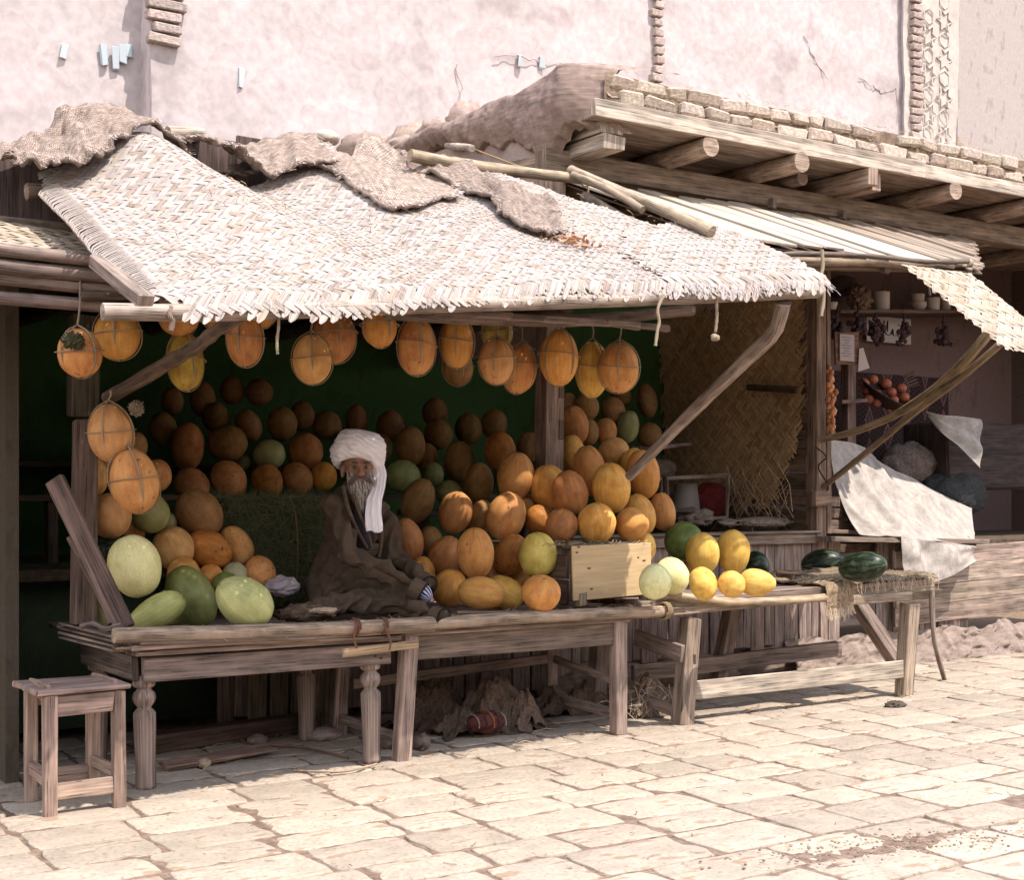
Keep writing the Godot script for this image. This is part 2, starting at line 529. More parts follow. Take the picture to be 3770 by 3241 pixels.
# a melon slung in a net of flat cords from a rail at height top
func hung(p: Vector3, a: float, b: float, axis: Vector3, kind: String, sd: int, label: String, group: String, top: float, turn: float) -> void:
	var root := thing("hanging_melon", p, label, "melon", group)
	put(melon_geo(p, a, b, axis, kind, sd, 0.12), "fruit", skin_of(kind), root)
	var y := axis.normalized()
	var cc := vary(lin(0.47, 0.41, 0.32), 0.12)
	var look := Vector3(-p.x, 0, -p.z).normalized()
	var a0 := atan2(-look.z, look.x) + deg_to_rad(turn)
	var g := geo(cc)
	var apex := p + y * (a * 1.12)
	for k in 4:
		var ang := a0 + k * PI / 2.0
		var dir := Vector3(cos(ang), 0, -sin(ang))
		var pts := []
		for i in 15:
			var th := lerpf(-PI / 2.0, PI * 0.40, i / 14.0)
			var q := dir * cos(th) * (b * 1.03 * (1.0 - 0.04 * sin(th)) + 0.004) + y * sin(th) * (a + 0.005)
			pts.append(p + q)
		pts.append(apex)
		var rr := []
		for q in pts: rr.append(0.0044)
		g.tube(pts, rr, 6, 0.6)
	var ring := []
	var rr2 := []
	for i in 33:
		var an := TAU * i / 32.0 + a0
		ring.append(p + Vector3(cos(an), 0, -sin(an)) * (b * 1.035 + 0.006) + y * (a * (0.06 + 0.10 * sin(an * 1.0 + sd))))
		rr2.append(0.0034)
	g.tube(ring, rr2, 6, 0.7)
	put(g, "cord_net", mats.rope, root)
	var up := Vector3(apex.x + 0.01 * sin(sd), top, apex.z + 0.01 * cos(sd))
	if top > apex.y + 0.01: cord(root, "string", [apex, apex.lerp(up, 0.5) + Vector3(0.006, 0, 0), up], 0.0045, cc, 8)

# ---------- woven reed mats ----------
# out: outline in the mat's plane (metres); at(q) -> point, up(q) -> normal; ribbons cross at 45 degrees in a two-over-two twill
func weave(par: Node, out: PackedVector2Array, pitch: float, at: Callable, up: Callable, c: Color, ragged: float, nm: String, amp := 0.0035) -> void:
	var lo := Vector2(1e9, 1e9)
	var hi := -lo
	for q in out:
		lo = lo.min(q)
		hi = hi.max(q)
	for fam in 2:
		var d := Vector2(1, 1).normalized() if fam == 0 else Vector2(1, -1).normalized()
		var w := Vector2(-d.y, d.x)
		var ks := []
		for q in [lo, hi, Vector2(lo.x, hi.y), Vector2(hi.x, lo.y)]: ks.append(q.dot(w))
		for i in range(floori(ks.min() / pitch), ceili(ks.max() / pitch) + 1):
			var base := w * (i + rng.randf_range(-0.08, 0.08)) * pitch
			var far := 12.0
			for seg in Geometry2D.intersect_polyline_with_polygon(PackedVector2Array([base - d * far, base + d * far]), out):
				var s0: float = minf(seg[0].dot(d), seg[-1].dot(d)) - rng.randf() * ragged * (0.45 if fam == 0 else 1.0)
				var s1: float = maxf(seg[0].dot(d), seg[-1].dot(d)) + rng.randf() * ragged * (0.45 if fam == 0 else 1.0)
				if s1 - s0 < pitch * 0.8: continue
				var g := geo(vary(c, 0.10) if rng.randf() < 0.86 else vary(c * Color(0.82, 0.76, 0.70), 0.10))
				var n := maxi(3, ceili((s1 - s0) / (pitch * 0.5)))
				var half := pitch * rng.randf_range(0.43, 0.485)
				var u0 := rng.randf() * 5.0
				var v0 := rng.randf()
				var bend := rng.randf_range(-0.12, 0.12) * pitch
				var b := g.v.size()
				for k in n + 1:
					var s := lerpf(s0, s1, float(k) / n)
					var q := base + d * s + w * bend * sin(s * 5.0 + i)
					var ph := PI / 2.0 * (s / pitch + i if fam == 0 else i - s / pitch) + PI / 4.0
					var lift := amp * sin(ph) * (1.0 if fam == 0 else -1.0)
					var end: float = minf(s - s0, s1 - s)
					var thin := clampf(end / (pitch * 0.7), 0.30, 1.0)
					var edge := 0.0
					if ragged > 0.0 and (s < seg[0].dot(d) and s < seg[-1].dot(d) or s > seg[0].dot(d) and s > seg[-1].dot(d)): edge = -0.006
					for m in [-1.0, 0.0, 1.0]:
						var qq: Vector2 = q + w * m * half * thin
						var nn: Vector3 = up.call(qq)
						var p: Vector3 = at.call(qq) + nn * (lift + (0.0018 if m == 0.0 else 0.0) + edge)
						g.vert(p, nn, Vector2(s - s0 + u0, v0 + (m + 1.0) * 0.16))
				for k in n:
					for m in 2:
						var a := b + k * 3 + m
						g.ix.append_array([a, a + 1, a + 4, a, a + 4, a + 3])
				var t := (g.v[g.ix[2]] - g.v[g.ix[0]]).cross(g.v[g.ix[1]] - g.v[g.ix[0]])
				if t.dot(g.n[0]) < 0.0:
					for k in range(0, g.ix.size(), 3):
						var h := g.ix[k + 1]
						g.ix[k + 1] = g.ix[k + 2]
						g.ix[k + 2] = h
				g.smooth(0, g.v.size())
				put(g, nm, mats.reed, par)

# thin bits of straw scattered by f() -> [point, direction, length]
func straws(nm: String, n: int, f: Callable, c: Color, par: Node = self, r := 0.0016) -> MeshInstance3D:
	var g := geo(c)
	for i in n:
		var q: Array = f.call()
		var d: Vector3 = q[1].normalized()
		var s := d.cross(Vector3(0.2, 1, 0.37)).normalized()
		var w := d.cross(s)
		var k := vary(c, 0.3)
		g.col = k
		var a: Vector3 = q[0]
		var bow: Vector3 = w * q[2] * rng.randf_range(-0.15, 0.15)
		var ring := []
		for e in 3:
			var p: Vector3 = a + d * q[2] * (e / 2.0 - 0.5) + (bow if e == 1 else Vector3.ZERO)
			ring.append([p + s * r, p - s * r * 0.5 + w * r, p - s * r * 0.5 - w * r])
		for e in 2:
			for m in 3:
				var m2 := (m + 1) % 3
				var o: Vector3 = (ring[e][m] + ring[e][m2]) / 2.0 - (ring[e][0] + ring[e][1] + ring[e][2]) / 3.0
				g.poly([ring[e][m], ring[e][m2], ring[e + 1][m2], ring[e + 1][m]], o, [Vector2.ZERO, Vector2.ZERO, Vector2.ZERO, Vector2.ZERO])
	return put(g, nm, mats.straw, par, true)

# ---------- the awning's surface ----------
func mat_y(x: float, s: float) -> float:
	var yb := 2.80 + (x - 1.78) * 0.12
	var yf := 2.065 + (x - 1.77) * 0.105
	var b := func(m: float, w: float) -> float: return exp(-pow((x - m) / w, 2.0))
	return yb + (yf - yb) * s + 0.20 * b.call(2.25 + 0.45 * s, 0.28) * (1 - s) - 0.08 * b.call(2.82 + 0.4 * s, 0.25) * (1 - s) + 0.08 * b.call(3.25 + 0.5 * s, 0.28) * (1 - 0.8 * s) - 0.05 * b.call(3.75 + 0.4 * s, 0.25) * (1 - s) - 1.1 * maxf(s - 1.0, 0.0)
func mat_at(q: Vector2) -> Vector3:   # q = (x, share of the way down)
	return Vector3(q.x, mat_y(q.x, q.y) + 0.008 * sin(q.x * 9.0 + q.y * 4.0) * sin(q.y * 11.0), -6.5 + 1.53 * q.y)
func mat_up(q: Vector2) -> Vector3:
	var e := 0.02
	return (mat_at(q + Vector2(0, e)) - mat_at(q - Vector2(0, e))).cross(mat_at(q + Vector2(e, 0)) - mat_at(q - Vector2(e, 0))).normalized()

# cloth that lies on the awning: corners given along its upper and lower edge as (x, share)
func cover(nm: String, label: String, upper: Array, lower: Array, lift: float, folds: float, sd: int, c: Color, extra = null) -> void:
	var cu := func(pts: Array, t: float) -> Vector2:
		var f := t * (pts.size() - 1)
		var i := mini(int(f), pts.size() - 2)
		var k := f - i
		var a: Vector2 = pts[maxi(i - 1, 0)]
		var d: Vector2 = pts[mini(i + 2, pts.size() - 1)]
		return pts[i].cubic_interpolate(pts[i + 1], a, d, k)
	var fn := FastNoiseLite.new()
	fn.seed = sd
	fn.frequency = 1.0
	var root := thing(nm, mat_at(lower[0]), label, "sackcloth", "old sackcloths over the awning")
	var pt := func(u, w):
		var q: Vector2 = cu.call(lower, u).lerp(cu.call(upper, u), w)
		var f := folds * (absf(fn.get_noise_2d(q.x * 4.0 + q.y * 1.5, q.y * 3.0)) * 1.2 + 0.6 * fn.get_noise_2d(q.x * 11.0, q.y * 12.0)) + 0.010 * fn.get_noise_2d(q.x * 26.0, q.y * 30.0)
		var e: float = extra.call(u, w) if extra != null else 0.0
		return mat_at(q) + mat_up(q) * (lift + maxf(f, -lift * 0.6) + e)
	var g := geo(c)
	var size := Vector2(lower[0].distance_to(lower[-1]), upper[0].distance_to(lower[0]) * 1.6)
	g.sheet(56, 26, pt, 0.006, Vector2(maxf(size.x, 0.4), 0.6))
	put(g, "cloth", mats.burlap, root)
	# the thick rolled hem along the lower edge, and its fringe
	var hem := []
	var rr := []
	for i in 49:
		hem.append(pt.call(i / 48.0, 0.0) + Vector3(0, 0.004, 0))
		rr.append(0.011 * (1.0 + 0.35 * sin(i * 1.7 + sd)))
	var g2 := geo(c * 0.8)
	g2.tube(hem, rr, 7)
	put(g2, "hem", mats.burlap, root)
	straws("fringe", 150, func():
		var u := rng.randf()
		var p: Vector3 = pt.call(u, rng.randf() * 0.05)
		return [p + Vector3(0, 0.004, 0.014), Vector3(rng.randf_range(-0.6, 0.6), -0.35, 1.0), rng.randf_range(0.03, 0.08)], c * 1.1, root, 0.0013)
	for e in [0.0, 1.0]:
		straws("fringe", 40, func():
			var p: Vector3 = pt.call(e, rng.randf())
			return [p, Vector3(e * 2.0 - 1.0, rng.randf_range(-0.3, 0.5), rng.randf_range(-0.7, 0.7)), rng.randf_range(0.03, 0.09)], c * 1.1, root, 0.0013)

# ---------- smooth bodies from capsules ----------
# bones: [a, b, ra, rb]; surface nets on a grid of the given cell
func nets(bones: Array, cell: float, k: float, c: Color, carve = null) -> Geo:
	var lo := Vector3(1e9, 1e9, 1e9)
	var hi := -lo
	for e in bones:
		var m := Vector3.ONE * (maxf(e[2], e[3]) + k + cell * 2.0)
		lo = lo.min(e[0] - m).min(e[1] - m)
		hi = hi.max(e[0] + m).max(e[1] + m)
	var s := Vector3i(((hi - lo) / cell).ceil()) + Vector3i.ONE
	var f := PackedFloat32Array()
	f.resize(s.x * s.y * s.z)
	f.fill(1.0)
	for e in bones:
		var m := Vector3.ONE * (maxf(e[2], e[3]) + k + cell)
		var a: Vector3 = e[0]
		var ab: Vector3 = e[1] - e[0]
		var l2 := maxf(ab.length_squared(), 1e-9)
		var i0 := Vector3i(((a.min(e[1]) - m - lo) / cell).floor()).clamp(Vector3i.ZERO, s - Vector3i.ONE)
		var i1 := Vector3i(((a.max(e[1]) + m - lo) / cell).ceil()).clamp(Vector3i.ZERO, s - Vector3i.ONE)
		var ra: float = e[2]
		var rb: float = e[3]
		for z in range(i0.z, i1.z + 1):
			for y in range(i0.y, i1.y + 1):
				var at := (z * s.y + y) * s.x
				for x in range(i0.x, i1.x + 1):
					var p := lo + Vector3(x, y, z) * cell
					var t := clampf((p - a).dot(ab) / l2, 0.0, 1.0)
					var d := (p - a - ab * t).length() - lerpf(ra, rb, t)
					var o := f[at + x]
					var h := maxf(k - absf(d - o), 0.0) / k
					f[at + x] = minf(d, o) - h * h * k * 0.25
	if carve != null:
		for z in s.z:
			for y in s.y:
				for x in s.x:
					var i := (z * s.y + y) * s.x + x
					if f[i] < 0.03: f[i] = carve.call(lo + Vector3(x, y, z) * cell, f[i])
	var g := geo(c)
	var id := {}
	var st := [1, s.x, s.x * s.y]
	var co := [0, 1, s.x, s.x + 1, st[2], st[2] + 1, st[2] + s.x, st[2] + s.x + 1]
	for z in s.z - 1:
		for y in s.y - 1:
			for x in s.x - 1:
				var i := (z * s.y + y) * s.x + x
				var neg := 0
				for q in co: if f[i + q] < 0.0: neg += 1
				if neg == 0 or neg == 8: continue
				var sum := Vector3.ZERO
				var cnt := 0
				for ax in 3:
					for q in 8:
						if q & (1 << ax): continue
						var fa := f[i + co[q]]
						var fb := f[i + co[q | (1 << ax)]]
						if (fa < 0.0) != (fb < 0.0):
							var p := Vector3(q & 1, (q >> 1) & 1, (q >> 2) & 1)
							p[ax] = fa / (fa - fb)
							sum += p
							cnt += 1
				var w := lo + (Vector3(x, y, z) + sum / cnt) * cell
				id[i] = g.vert(w, Vector3.UP, Vector2(w.x + w.z, w.y))
	for i in id:
		for ax in 3:
			var fa := f[i]
			var fb := f[i + st[ax]]
			if (fa < 0.0) == (fb < 0.0): continue
			var u: int = st[(ax + 1) % 3]
			var w: int = st[(ax + 2) % 3]
			if not (id.has(i - u) and id.has(i - w) and id.has(i - u - w)): continue
			var q := [id[i], id[i - u], id[i - u - w], id[i - w]]
			if fa < 0.0: g.ix.append_array([q[0], q[2], q[1], q[0], q[3], q[2]])
			else: g.ix.append_array([q[0], q[1], q[2], q[0], q[2], q[3]])
	g.smooth(0, g.v.size())
	return g

# pushes a body's skin in and out along its normals
func crease(g: Geo, f: Callable) -> void:
	for i in g.v.size(): g.v[i] += g.n[i] * f.call(g.v[i])
	g.smooth(0, g.v.size())

func _ready() -> void:
	rng.seed = 1911
	# ---------- camera, sky, sun, exposure ----------
	var cam := Camera3D.new()
	cam.name = "camera"
	cam.projection = Camera3D.PROJECTION_FRUSTUM
	cam.keep_aspect = Camera3D.KEEP_HEIGHT
	cam.near = 0.1
	cam.far = 400.0
	cam.size = 2.0 * 0.1 * 890.5 / 2810.0
	cam.frustum_offset = Vector2(0, 0.1 * 99.5 / 2810.0)   # a view camera with its lens raised, so that posts stay upright
	cam.position = Vector3(0, 1.35, 0)
	cam.rotation_degrees = Vector3(0, -34, 0)
	add_child(cam)
	cam.current = true
	var env := Environment.new()
	env.background_mode = Environment.BG_SKY
	var sky := ProceduralSkyMaterial.new()
	sky.sky_top_color = Color(0.60, 0.64, 0.72)
	sky.sky_horizon_color = Color(0.93, 0.88, 0.82)
	sky.sky_curve = 0.2
	sky.ground_bottom_color = Color(0.52, 0.46, 0.40)
	sky.ground_horizon_color = Color(0.70, 0.64, 0.56)
	sky.sky_energy_multiplier = 1.6
	env.sky = Sky.new()
	env.sky.sky_material = sky
	env.tonemap_mode = Environment.TONE_MAPPER_LINEAR
	env.tonemap_exposure = 1.62
	env.sdfgi_enabled = true
	env.ssao_enabled = true
	env.ssil_enabled = true
	var we := WorldEnvironment.new()
	we.name = "world_environment"
	we.environment = env
	add_child(we)
	var sun := DirectionalLight3D.new()
	sun.name = "sun"
	sun.light_energy = 1.4
	sun.light_color = Color(1.0, 0.965, 0.925)
	sun.light_angular_distance = 0.5
	sun.shadow_enabled = true
	add_child(sun)
	sun.look_at_from_position(Vector3(1.9, 10.0, 5.2), Vector3.ZERO)
	make_materials()
	street()
	monument()
	opposite_side()
	right_building()
	melon_shop()
	slat_awning()
	mats_and_sacks()
	benches()
	under_benches()
	bits()
	greengrocer()
	seller()
	hung(Vector3(1.758, 1.923, -5.850), 0.105, 0.091, Vector3(-0.145, 0.966, 0.215), "spot", 1, "corded orange melon hanging far left with dead leaves on its top", "melons hung under the awning", 2.22, 40)
	hung(Vector3(1.966, 2.027, -6.000), 0.112, 0.099, Vector3(-0.145, 0.966, 0.215), "orange", 2, "corded orange melon hanging just below the left end of the eave pole", "melons hung under the awning", 2.22, -8)
	hung(Vector3(2.263, 2.146, -6.050), 0.104, 0.095, Vector3(-0.145, 0.966, 0.215), "orange", 3, "corded orange melon half hidden by the mat edge left of the left brace", "melons hung under the awning", 2.22, 30)
	hung(Vector3(2.313, 1.935, -6.100), 0.137, 0.085, Vector3(-0.145, 0.966, 0.215), "netted", 4, "pale netted corded melon hanging behind the left brace", "melons hung under the awning", 2.22, 25)
	hung(Vector3(2.513, 2.193, -6.200), 0.101, 0.084, Vector3(-0.145, 0.966, 0.215), "orange", 5, "corded orange melon tucked under the eave above the middle of the left brace", "melons hung under the awning", 2.22, 0)
	hung(Vector3(2.498, 2.030, -5.850), 0.131, 0.083, Vector3(-0.145, 0.966, 0.215), "rust", 6, "long rust orange corded melon hanging right of the left brace top", "melons hung under the awning", 2.22, -20)
	hung(Vector3(2.761, 2.243, -6.250), 0.111, 0.078, Vector3(-0.145, 0.966, 0.215), "orange", 7, "small orange melon mostly hidden behind the eave beside the left brace", "melons hung under the awning", 2.22, 50)
	hung(Vector3(2.806, 1.947, -5.800), 0.117, 0.089, Vector3(-0.145, 0.966, 0.215), "tan", 8, "corded tan orange melon hanging lowest above the seated man's left", "melons hung under the awning", 2.22, 0)
	hung(Vector3(3.043, 2.091, -6.050), 0.134, 0.105, Vector3(-0.145, 0.966, 0.215), "rust", 9, "large corded rust melon hanging behind the tan one above the man", "melons hung under the awning", 2.22, 15)
	hung(Vector3(3.183, 2.126, -5.850), 0.100, 0.084, Vector3(-0.145, 0.966, 0.215), "orange", 10, "short bright orange corded melon hanging close under the mat above the turban", "melons hung under the awning", 2.22, 35)
	hung(Vector3(3.387, 2.044, -5.850), 0.145, 0.091, Vector3(-0.145, 0.966, 0.215), "spot", 11, "tall spotted corded melon hanging right of the short bright one", "melons hung under the awning", 2.22, 12)
	hung(Vector3(3.618, 2.079, -5.850), 0.133, 0.081, Vector3(-0.145, 0.966, 0.215), "orange", 12, "slim orange corded melon hanging midway between turban and post", "melons hung under the awning", 2.22, -5)
	hung(Vector3(4.271, 2.063, -6.900), 0.111, 0.089, Vector3(-0.145, 0.966, 0.215), "dim", 13, "dim corded melon hanging deep behind the slim orange one", "melons hung under the awning", 2.22, 20)
	hung(Vector3(4.053, 2.183, -6.150), 0.100, 0.086, Vector3(-0.145, 0.966, 0.215), "netted", 14, "pale netted corded melon behind another just left of the square post", "melons hung under the awning", 2.22, 40)
	hung(Vector3(3.820, 1.990, -5.800), 0.118, 0.088, Vector3(-0.145, 0.966, 0.215), "tan", 15, "round tan corded melon in front of the netted one left of the square post", "melons hung under the awning", 2.22, -10)
	hung(Vector3(4.091, 1.981, -6.000), 0.134, 0.094, Vector3(-0.061, 0.961, 0.271), "spot", 16, "orange corded melon leaning behind the round tan one beside the square post", "melons hung under the awning", 2.22, -30)
	hung(Vector3(4.204, 2.028, -5.800), 0.148, 0.099, Vector3(-0.145, 0.966, 0.215), "yellowtan", 17, "golden tan corded melon hanging in front of the square post", "melons hung under the awning", 2.22, 45)
	hung(Vector3(4.533, 1.993, -5.950), 0.154, 0.093, Vector3(-0.145, 0.966, 0.215), "yellowtan", 18, "golden corded melon hanging second from the right end", "melons hung under the awning", 2.22, 40)
	hung(Vector3(4.557, 1.990, -5.750), 0.135, 0.105, Vector3(-0.145, 0.966, 0.215), "spot", 19, "spotted pink orange corded melon hanging last on the right", "melons hung under the awning", 2.22, -3)
	hung(Vector3(2.035, 1.608, -6.300), 0.137, 0.102, Vector3(-0.145, 0.966, 0.215), "tan", 20, "large corded melon slung from the foot of the left brace", "melons hung under the awning", 1.80, -20)
	hung(Vector3(2.126, 1.386, -6.250), 0.153, 0.111, Vector3(-0.228, 0.961, 0.158), "spot", 21, "largest corded melon with dark bruises slung low above the left heap", "melons hung under the awning", 1.62, 15)
	melon(Vector3(2.156, 0.992, -6.330), 0.149, 0.121, Vector3(-0.295, 0.956, 0.011), "cream", 22, "big cream white melon standing at the front of the left heap", "melons heaped on the left table")
	melon(Vector3(2.221, 0.777, -6.240), 0.154, 0.075, Vector3(0.680, 0.468, 0.564), "palegreen", 23, "pale yellow green melon with a pointed neck lying behind the front pole", "melons heaped on the left table", -0.60)
	melon(Vector3(2.446, 0.774, -6.593), 0.092, 0.097, Vector3(0.256, 0.837, 0.485), "palegreen", 24, "round pale green melon behind the pointed one", "melons heaped on the left table")
	melon(Vector3(2.459, 0.832, -6.400), 0.162, 0.109, Vector3(-0.436, 0.880, -0.189), "green", 25, "long mottled green melon leaning between two paler green ones", "melons heaped on the left table")
	melon(Vector3(2.582, 0.826, -6.052), 0.147, 0.113, Vector3(-0.812, 0.583, -0.038), "palegreen", 26, "round pale green striped melon at the right end of the left heap", "melons heaped on the left table")
	melon(Vector3(2.728, 0.866, -6.620), 0.065, 0.072, Vector3(0.370, 0.740, 0.562), "green", 27, "small green melon peeping out behind the round striped one", "melons heaped on the left table")
	melon(Vector3(2.522, 0.913, -6.666), 0.077, 0.105, Vector3(0.644, 0.168, 0.747), "orange", 28, "orange melon capping the long green one from behind", "melons heaped on the left table")
	melon(Vector3(2.685, 0.909, -6.723), 0.058, 0.063, Vector3(0.129, 0.908, 0.399), "orange", 29, "small orange melon in the gap behind the long green one", "melons heaped on the left table")
	melon(Vector3(2.815, 0.910, -6.720), 0.066, 0.066, Vector3(-0.145, 0.966, 0.215), "cream_shade", 30, "small cream melon wedged above the round striped one", "melons heaped on the left table")
	melon(Vector3(2.954, 0.913, -6.720), 0.077, 0.093, Vector3(0.608, 0.330, 0.722), "spot", 31, "orange melon at the foot of the hay bale by crumpled paper", "melons heaped on the left table")
	melon(Vector3(2.511, 1.050, -6.787), 0.114, 0.106, Vector3(-0.419, 0.908, 0.030), "tan", 32, "round tan yellow melon in the middle of the left heap", "melons heaped on the left table")
	melon(Vector3(2.703, 1.040, -6.794), 0.126, 0.097, Vector3(-0.870, 0.408, -0.275), "spotdk", 33, "bruised dark orange melon lying on its side below the big brown one", "melons heaped on the left table")
	melon(Vector3(2.876, 1.047, -6.852), 0.118, 0.086, Vector3(-0.419, 0.908, 0.030), "spot", 34, "orange melon with black spots leaning on the hay bale", "melons heaped on the left table")
	melon(Vector3(2.691, 1.221, -6.900), 0.138, 0.118, Vector3(-0.604, 0.791, -0.095), "dim", 35, "very large dull brown melon beside the hay bale", "melons heaped on the left table")
	melon(Vector3(2.374, 1.232, -6.750), 0.105, 0.099, Vector3(-0.545, 0.837, -0.055), "olive", 36, "olive tan melon behind the lowest slung melon", "melons heaped on the left table")
	melon(Vector3(2.127, 1.222, -6.600), 0.110, 0.102, Vector3(-0.284, 0.951, 0.121), "tan", 37, "pinkish orange melon against the left post above the cream one", "melons heaped on the left table")
	melon(Vector3(2.171, 1.048, -6.720), 0.075, 0.080, Vector3(0.549, 0.483, 0.682), "water", 38, "dark green watermelon in the shadow behind the big cream one", "melons heaped on the left table")
	melon(Vector3(2.542, 1.179, -6.950), 0.051, 0.051, Vector3(-0.145, 0.966, 0.215), "cream_shade", 39, "sliver of a cream melon deep in the left heap", "melons heaped on the left table")
	melon(Vector3(2.333, 1.124, -6.850), 0.052, 0.052, Vector3(-0.145, 0.966, 0.215), "spot", 40, "small orange melon glimpsed just above the big cream one", "melons heaped on the left table")
	melon(Vector3(2.082, 1.412, -6.700), 0.097, 0.067, Vector3(-0.145, 0.966, 0.215), "tan", 41, "orange melon standing behind the left post", "melons heaped on the left table")
	melon(Vector3(2.221, 1.449, -6.900), 0.077, 0.055, Vector3(-0.145, 0.966, 0.215), "dim", 42, "dim orange melon between the two big slung ones", "melons heaped on the left table")
	melon(Vector3(2.453, 1.420, -6.850), 0.083, 0.070, Vector3(-0.145, 0.966, 0.215), "rust", 43, "rust melon peeping out right of the lowest slung one", "melons heaped on the left table")
	melon(Vector3(2.383, 1.570, -6.950), 0.073, 0.050, Vector3(-0.145, 0.966, 0.215), "dim", 44, "narrow dim melon right of the upper slung one", "melons heaped on the left table")
	melon(Vector3(2.127, 0.760, -6.600), 0.073, 0.089, Vector3(0.608, 0.330, 0.722), "palegreen", 45, "dull yellow green melon behind the leaning plank at the left", "melons heaped on the left table")
	melon(Vector3(3.038, 1.373, -7.900), 0.094, 0.114, Vector3(0.469, 0.621, 0.628), "rust", 46, "first orange melon of the shelf's front row left of the hay bale top", "melons ranged on the shelf behind the man")
	melon(Vector3(3.271, 1.410, -7.900), 0.098, 0.122, Vector3(0.549, 0.483, 0.682), "spot", 47, "second orange melon of the front shelf row with a stem scar", "melons ranged on the shelf behind the man")
	melon(Vector3(3.519, 1.398, -7.900), 0.094, 0.109, Vector3(0.608, 0.330, 0.722), "spotdk", 48, "third orange melon of the front shelf row with black blotches", "melons ranged on the shelf behind the man")
	melon(Vector3(3.721, 1.414, -7.900), 0.092, 0.107, Vector3(0.549, 0.483, 0.682), "rust", 49, "fourth rust melon of the front shelf row left of the man", "melons ranged on the shelf behind the man")
	melon(Vector3(3.901, 1.431, -7.900), 0.093, 0.084, Vector3(-0.145, 0.966, 0.215), "yellowtan", 50, "yellowish melon half hidden by the white turban's left edge", "melons ranged on the shelf behind the man")
	melon(Vector3(3.109, 1.610, -8.150), 0.150, 0.100, Vector3(-0.075, 0.962, 0.262), "rust", 51, "tall rust melon standing at the left of the second shelf row", "melons ranged on the shelf behind the man")
	melon(Vector3(3.344, 1.634, -8.100), 0.116, 0.122, Vector3(-0.145, 0.966, 0.215), "dim", 52, "broad brown melon next to the tall rust one in the second shelf row", "melons ranged on the shelf behind the man")
	melon(Vector3(3.621, 1.568, -8.100), 0.096, 0.103, Vector3(-0.145, 0.966, 0.215), "cream_shade", 53, "greyish cream melon in the middle of the second shelf row", "melons ranged on the shelf behind the man")
	melon(Vector3(3.874, 1.593, -8.100), 0.118, 0.111, Vector3(-0.145, 0.966, 0.215), "rust", 54, "round rust melon nearest the turban in the second shelf row", "melons ranged on the shelf behind the man")
	melon(Vector3(3.491, 1.518, -8.200), 0.047, 0.047, Vector3(-0.145, 0.966, 0.215), "cream_shade", 55, "small pale melon between the brown and the cream ones", "melons ranged on the shelf behind the man")
	melon(Vector3(3.589, 1.757, -8.350), 0.109, 0.083, Vector3(-0.352, 0.933, 0.075), "dim", 56, "dim melon in the third shelf row above the broad brown one", "melons ranged on the shelf behind the man")
	melon(Vector3(3.824, 1.776, -8.350), 0.117, 0.097, Vector3(-0.145, 0.966, 0.215), "dim", 57, "dim round melon in the third shelf row above the cream one", "melons ranged on the shelf behind the man")
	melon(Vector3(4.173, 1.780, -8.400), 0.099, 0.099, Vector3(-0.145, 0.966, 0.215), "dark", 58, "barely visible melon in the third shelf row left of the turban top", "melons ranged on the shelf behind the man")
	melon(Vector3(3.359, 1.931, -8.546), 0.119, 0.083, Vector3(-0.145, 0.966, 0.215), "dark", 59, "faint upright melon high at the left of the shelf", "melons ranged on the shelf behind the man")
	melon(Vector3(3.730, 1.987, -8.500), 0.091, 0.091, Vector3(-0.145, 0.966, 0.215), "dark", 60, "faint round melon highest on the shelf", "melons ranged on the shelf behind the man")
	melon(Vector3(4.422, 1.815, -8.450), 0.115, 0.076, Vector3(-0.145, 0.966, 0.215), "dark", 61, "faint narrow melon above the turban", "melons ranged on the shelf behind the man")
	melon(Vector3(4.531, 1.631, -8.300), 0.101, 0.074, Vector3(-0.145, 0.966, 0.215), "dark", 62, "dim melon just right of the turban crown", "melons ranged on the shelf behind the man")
	melon(Vector3(4.276, 1.430, -7.550), 0.102, 0.111, Vector3(0.256, 0.837, 0.485), "olive", 63, "olive melon level with the man's face beside his turban tail", "melons heaped to the man's right")
	melon(Vector3(4.529, 1.631, -7.900), 0.134, 0.097, Vector3(-0.145, 0.966, 0.215), "dim", 64, "dim upright melon behind the olive one", "melons heaped to the man's right")
	melon(Vector3(4.860, 1.723, -8.100), 0.108, 0.097, Vector3(-0.145, 0.966, 0.215), "dark", 65, "faint melon at the back right of the turban", "melons heaped to the man's right")
	melon(Vector3(4.840, 1.536, -7.800), 0.135, 0.101, Vector3(-0.145, 0.966, 0.215), "dim", 66, "dim tall melon in the back of the right heap", "melons heaped to the man's right")
	melon(Vector3(4.613, 1.446, -7.750), 0.080, 0.070, Vector3(-0.145, 0.966, 0.215), "olive", 67, "small dull olive melon in the right heap's shadow", "melons heaped to the man's right")
	melon(Vector3(4.237, 1.278, -7.300), 0.147, 0.099, Vector3(0.155, 0.896, 0.417), "dim", 68, "long brown melon leaning right beside the man's shoulder", "melons heaped to the man's right")
	melon(Vector3(4.591, 1.316, -7.500), 0.081, 0.094, Vector3(0.608, 0.330, 0.722), "olive", 69, "greenish melon behind the ribbed brown one", "melons heaped to the man's right")
	melon(Vector3(4.710, 1.390, -7.350), 0.129, 0.090, Vector3(-0.145, 0.966, 0.215), "dim", 70, "dull upright melon left of the big freckled one", "melons heaped to the man's right")
	melon(Vector3(5.032, 1.597, -7.600), 0.134, 0.104, Vector3(-0.215, 0.962, 0.167), "spotdk", 71, "dark melon with one large black bruise topping the heap", "melons heaped to the man's right")
	melon(Vector3(4.781, 1.426, -7.050), 0.154, 0.115, Vector3(-0.033, 0.957, 0.290), "spot", 72, "big freckled orange melon standing left of the square post's foot", "melons heaped to the man's right")
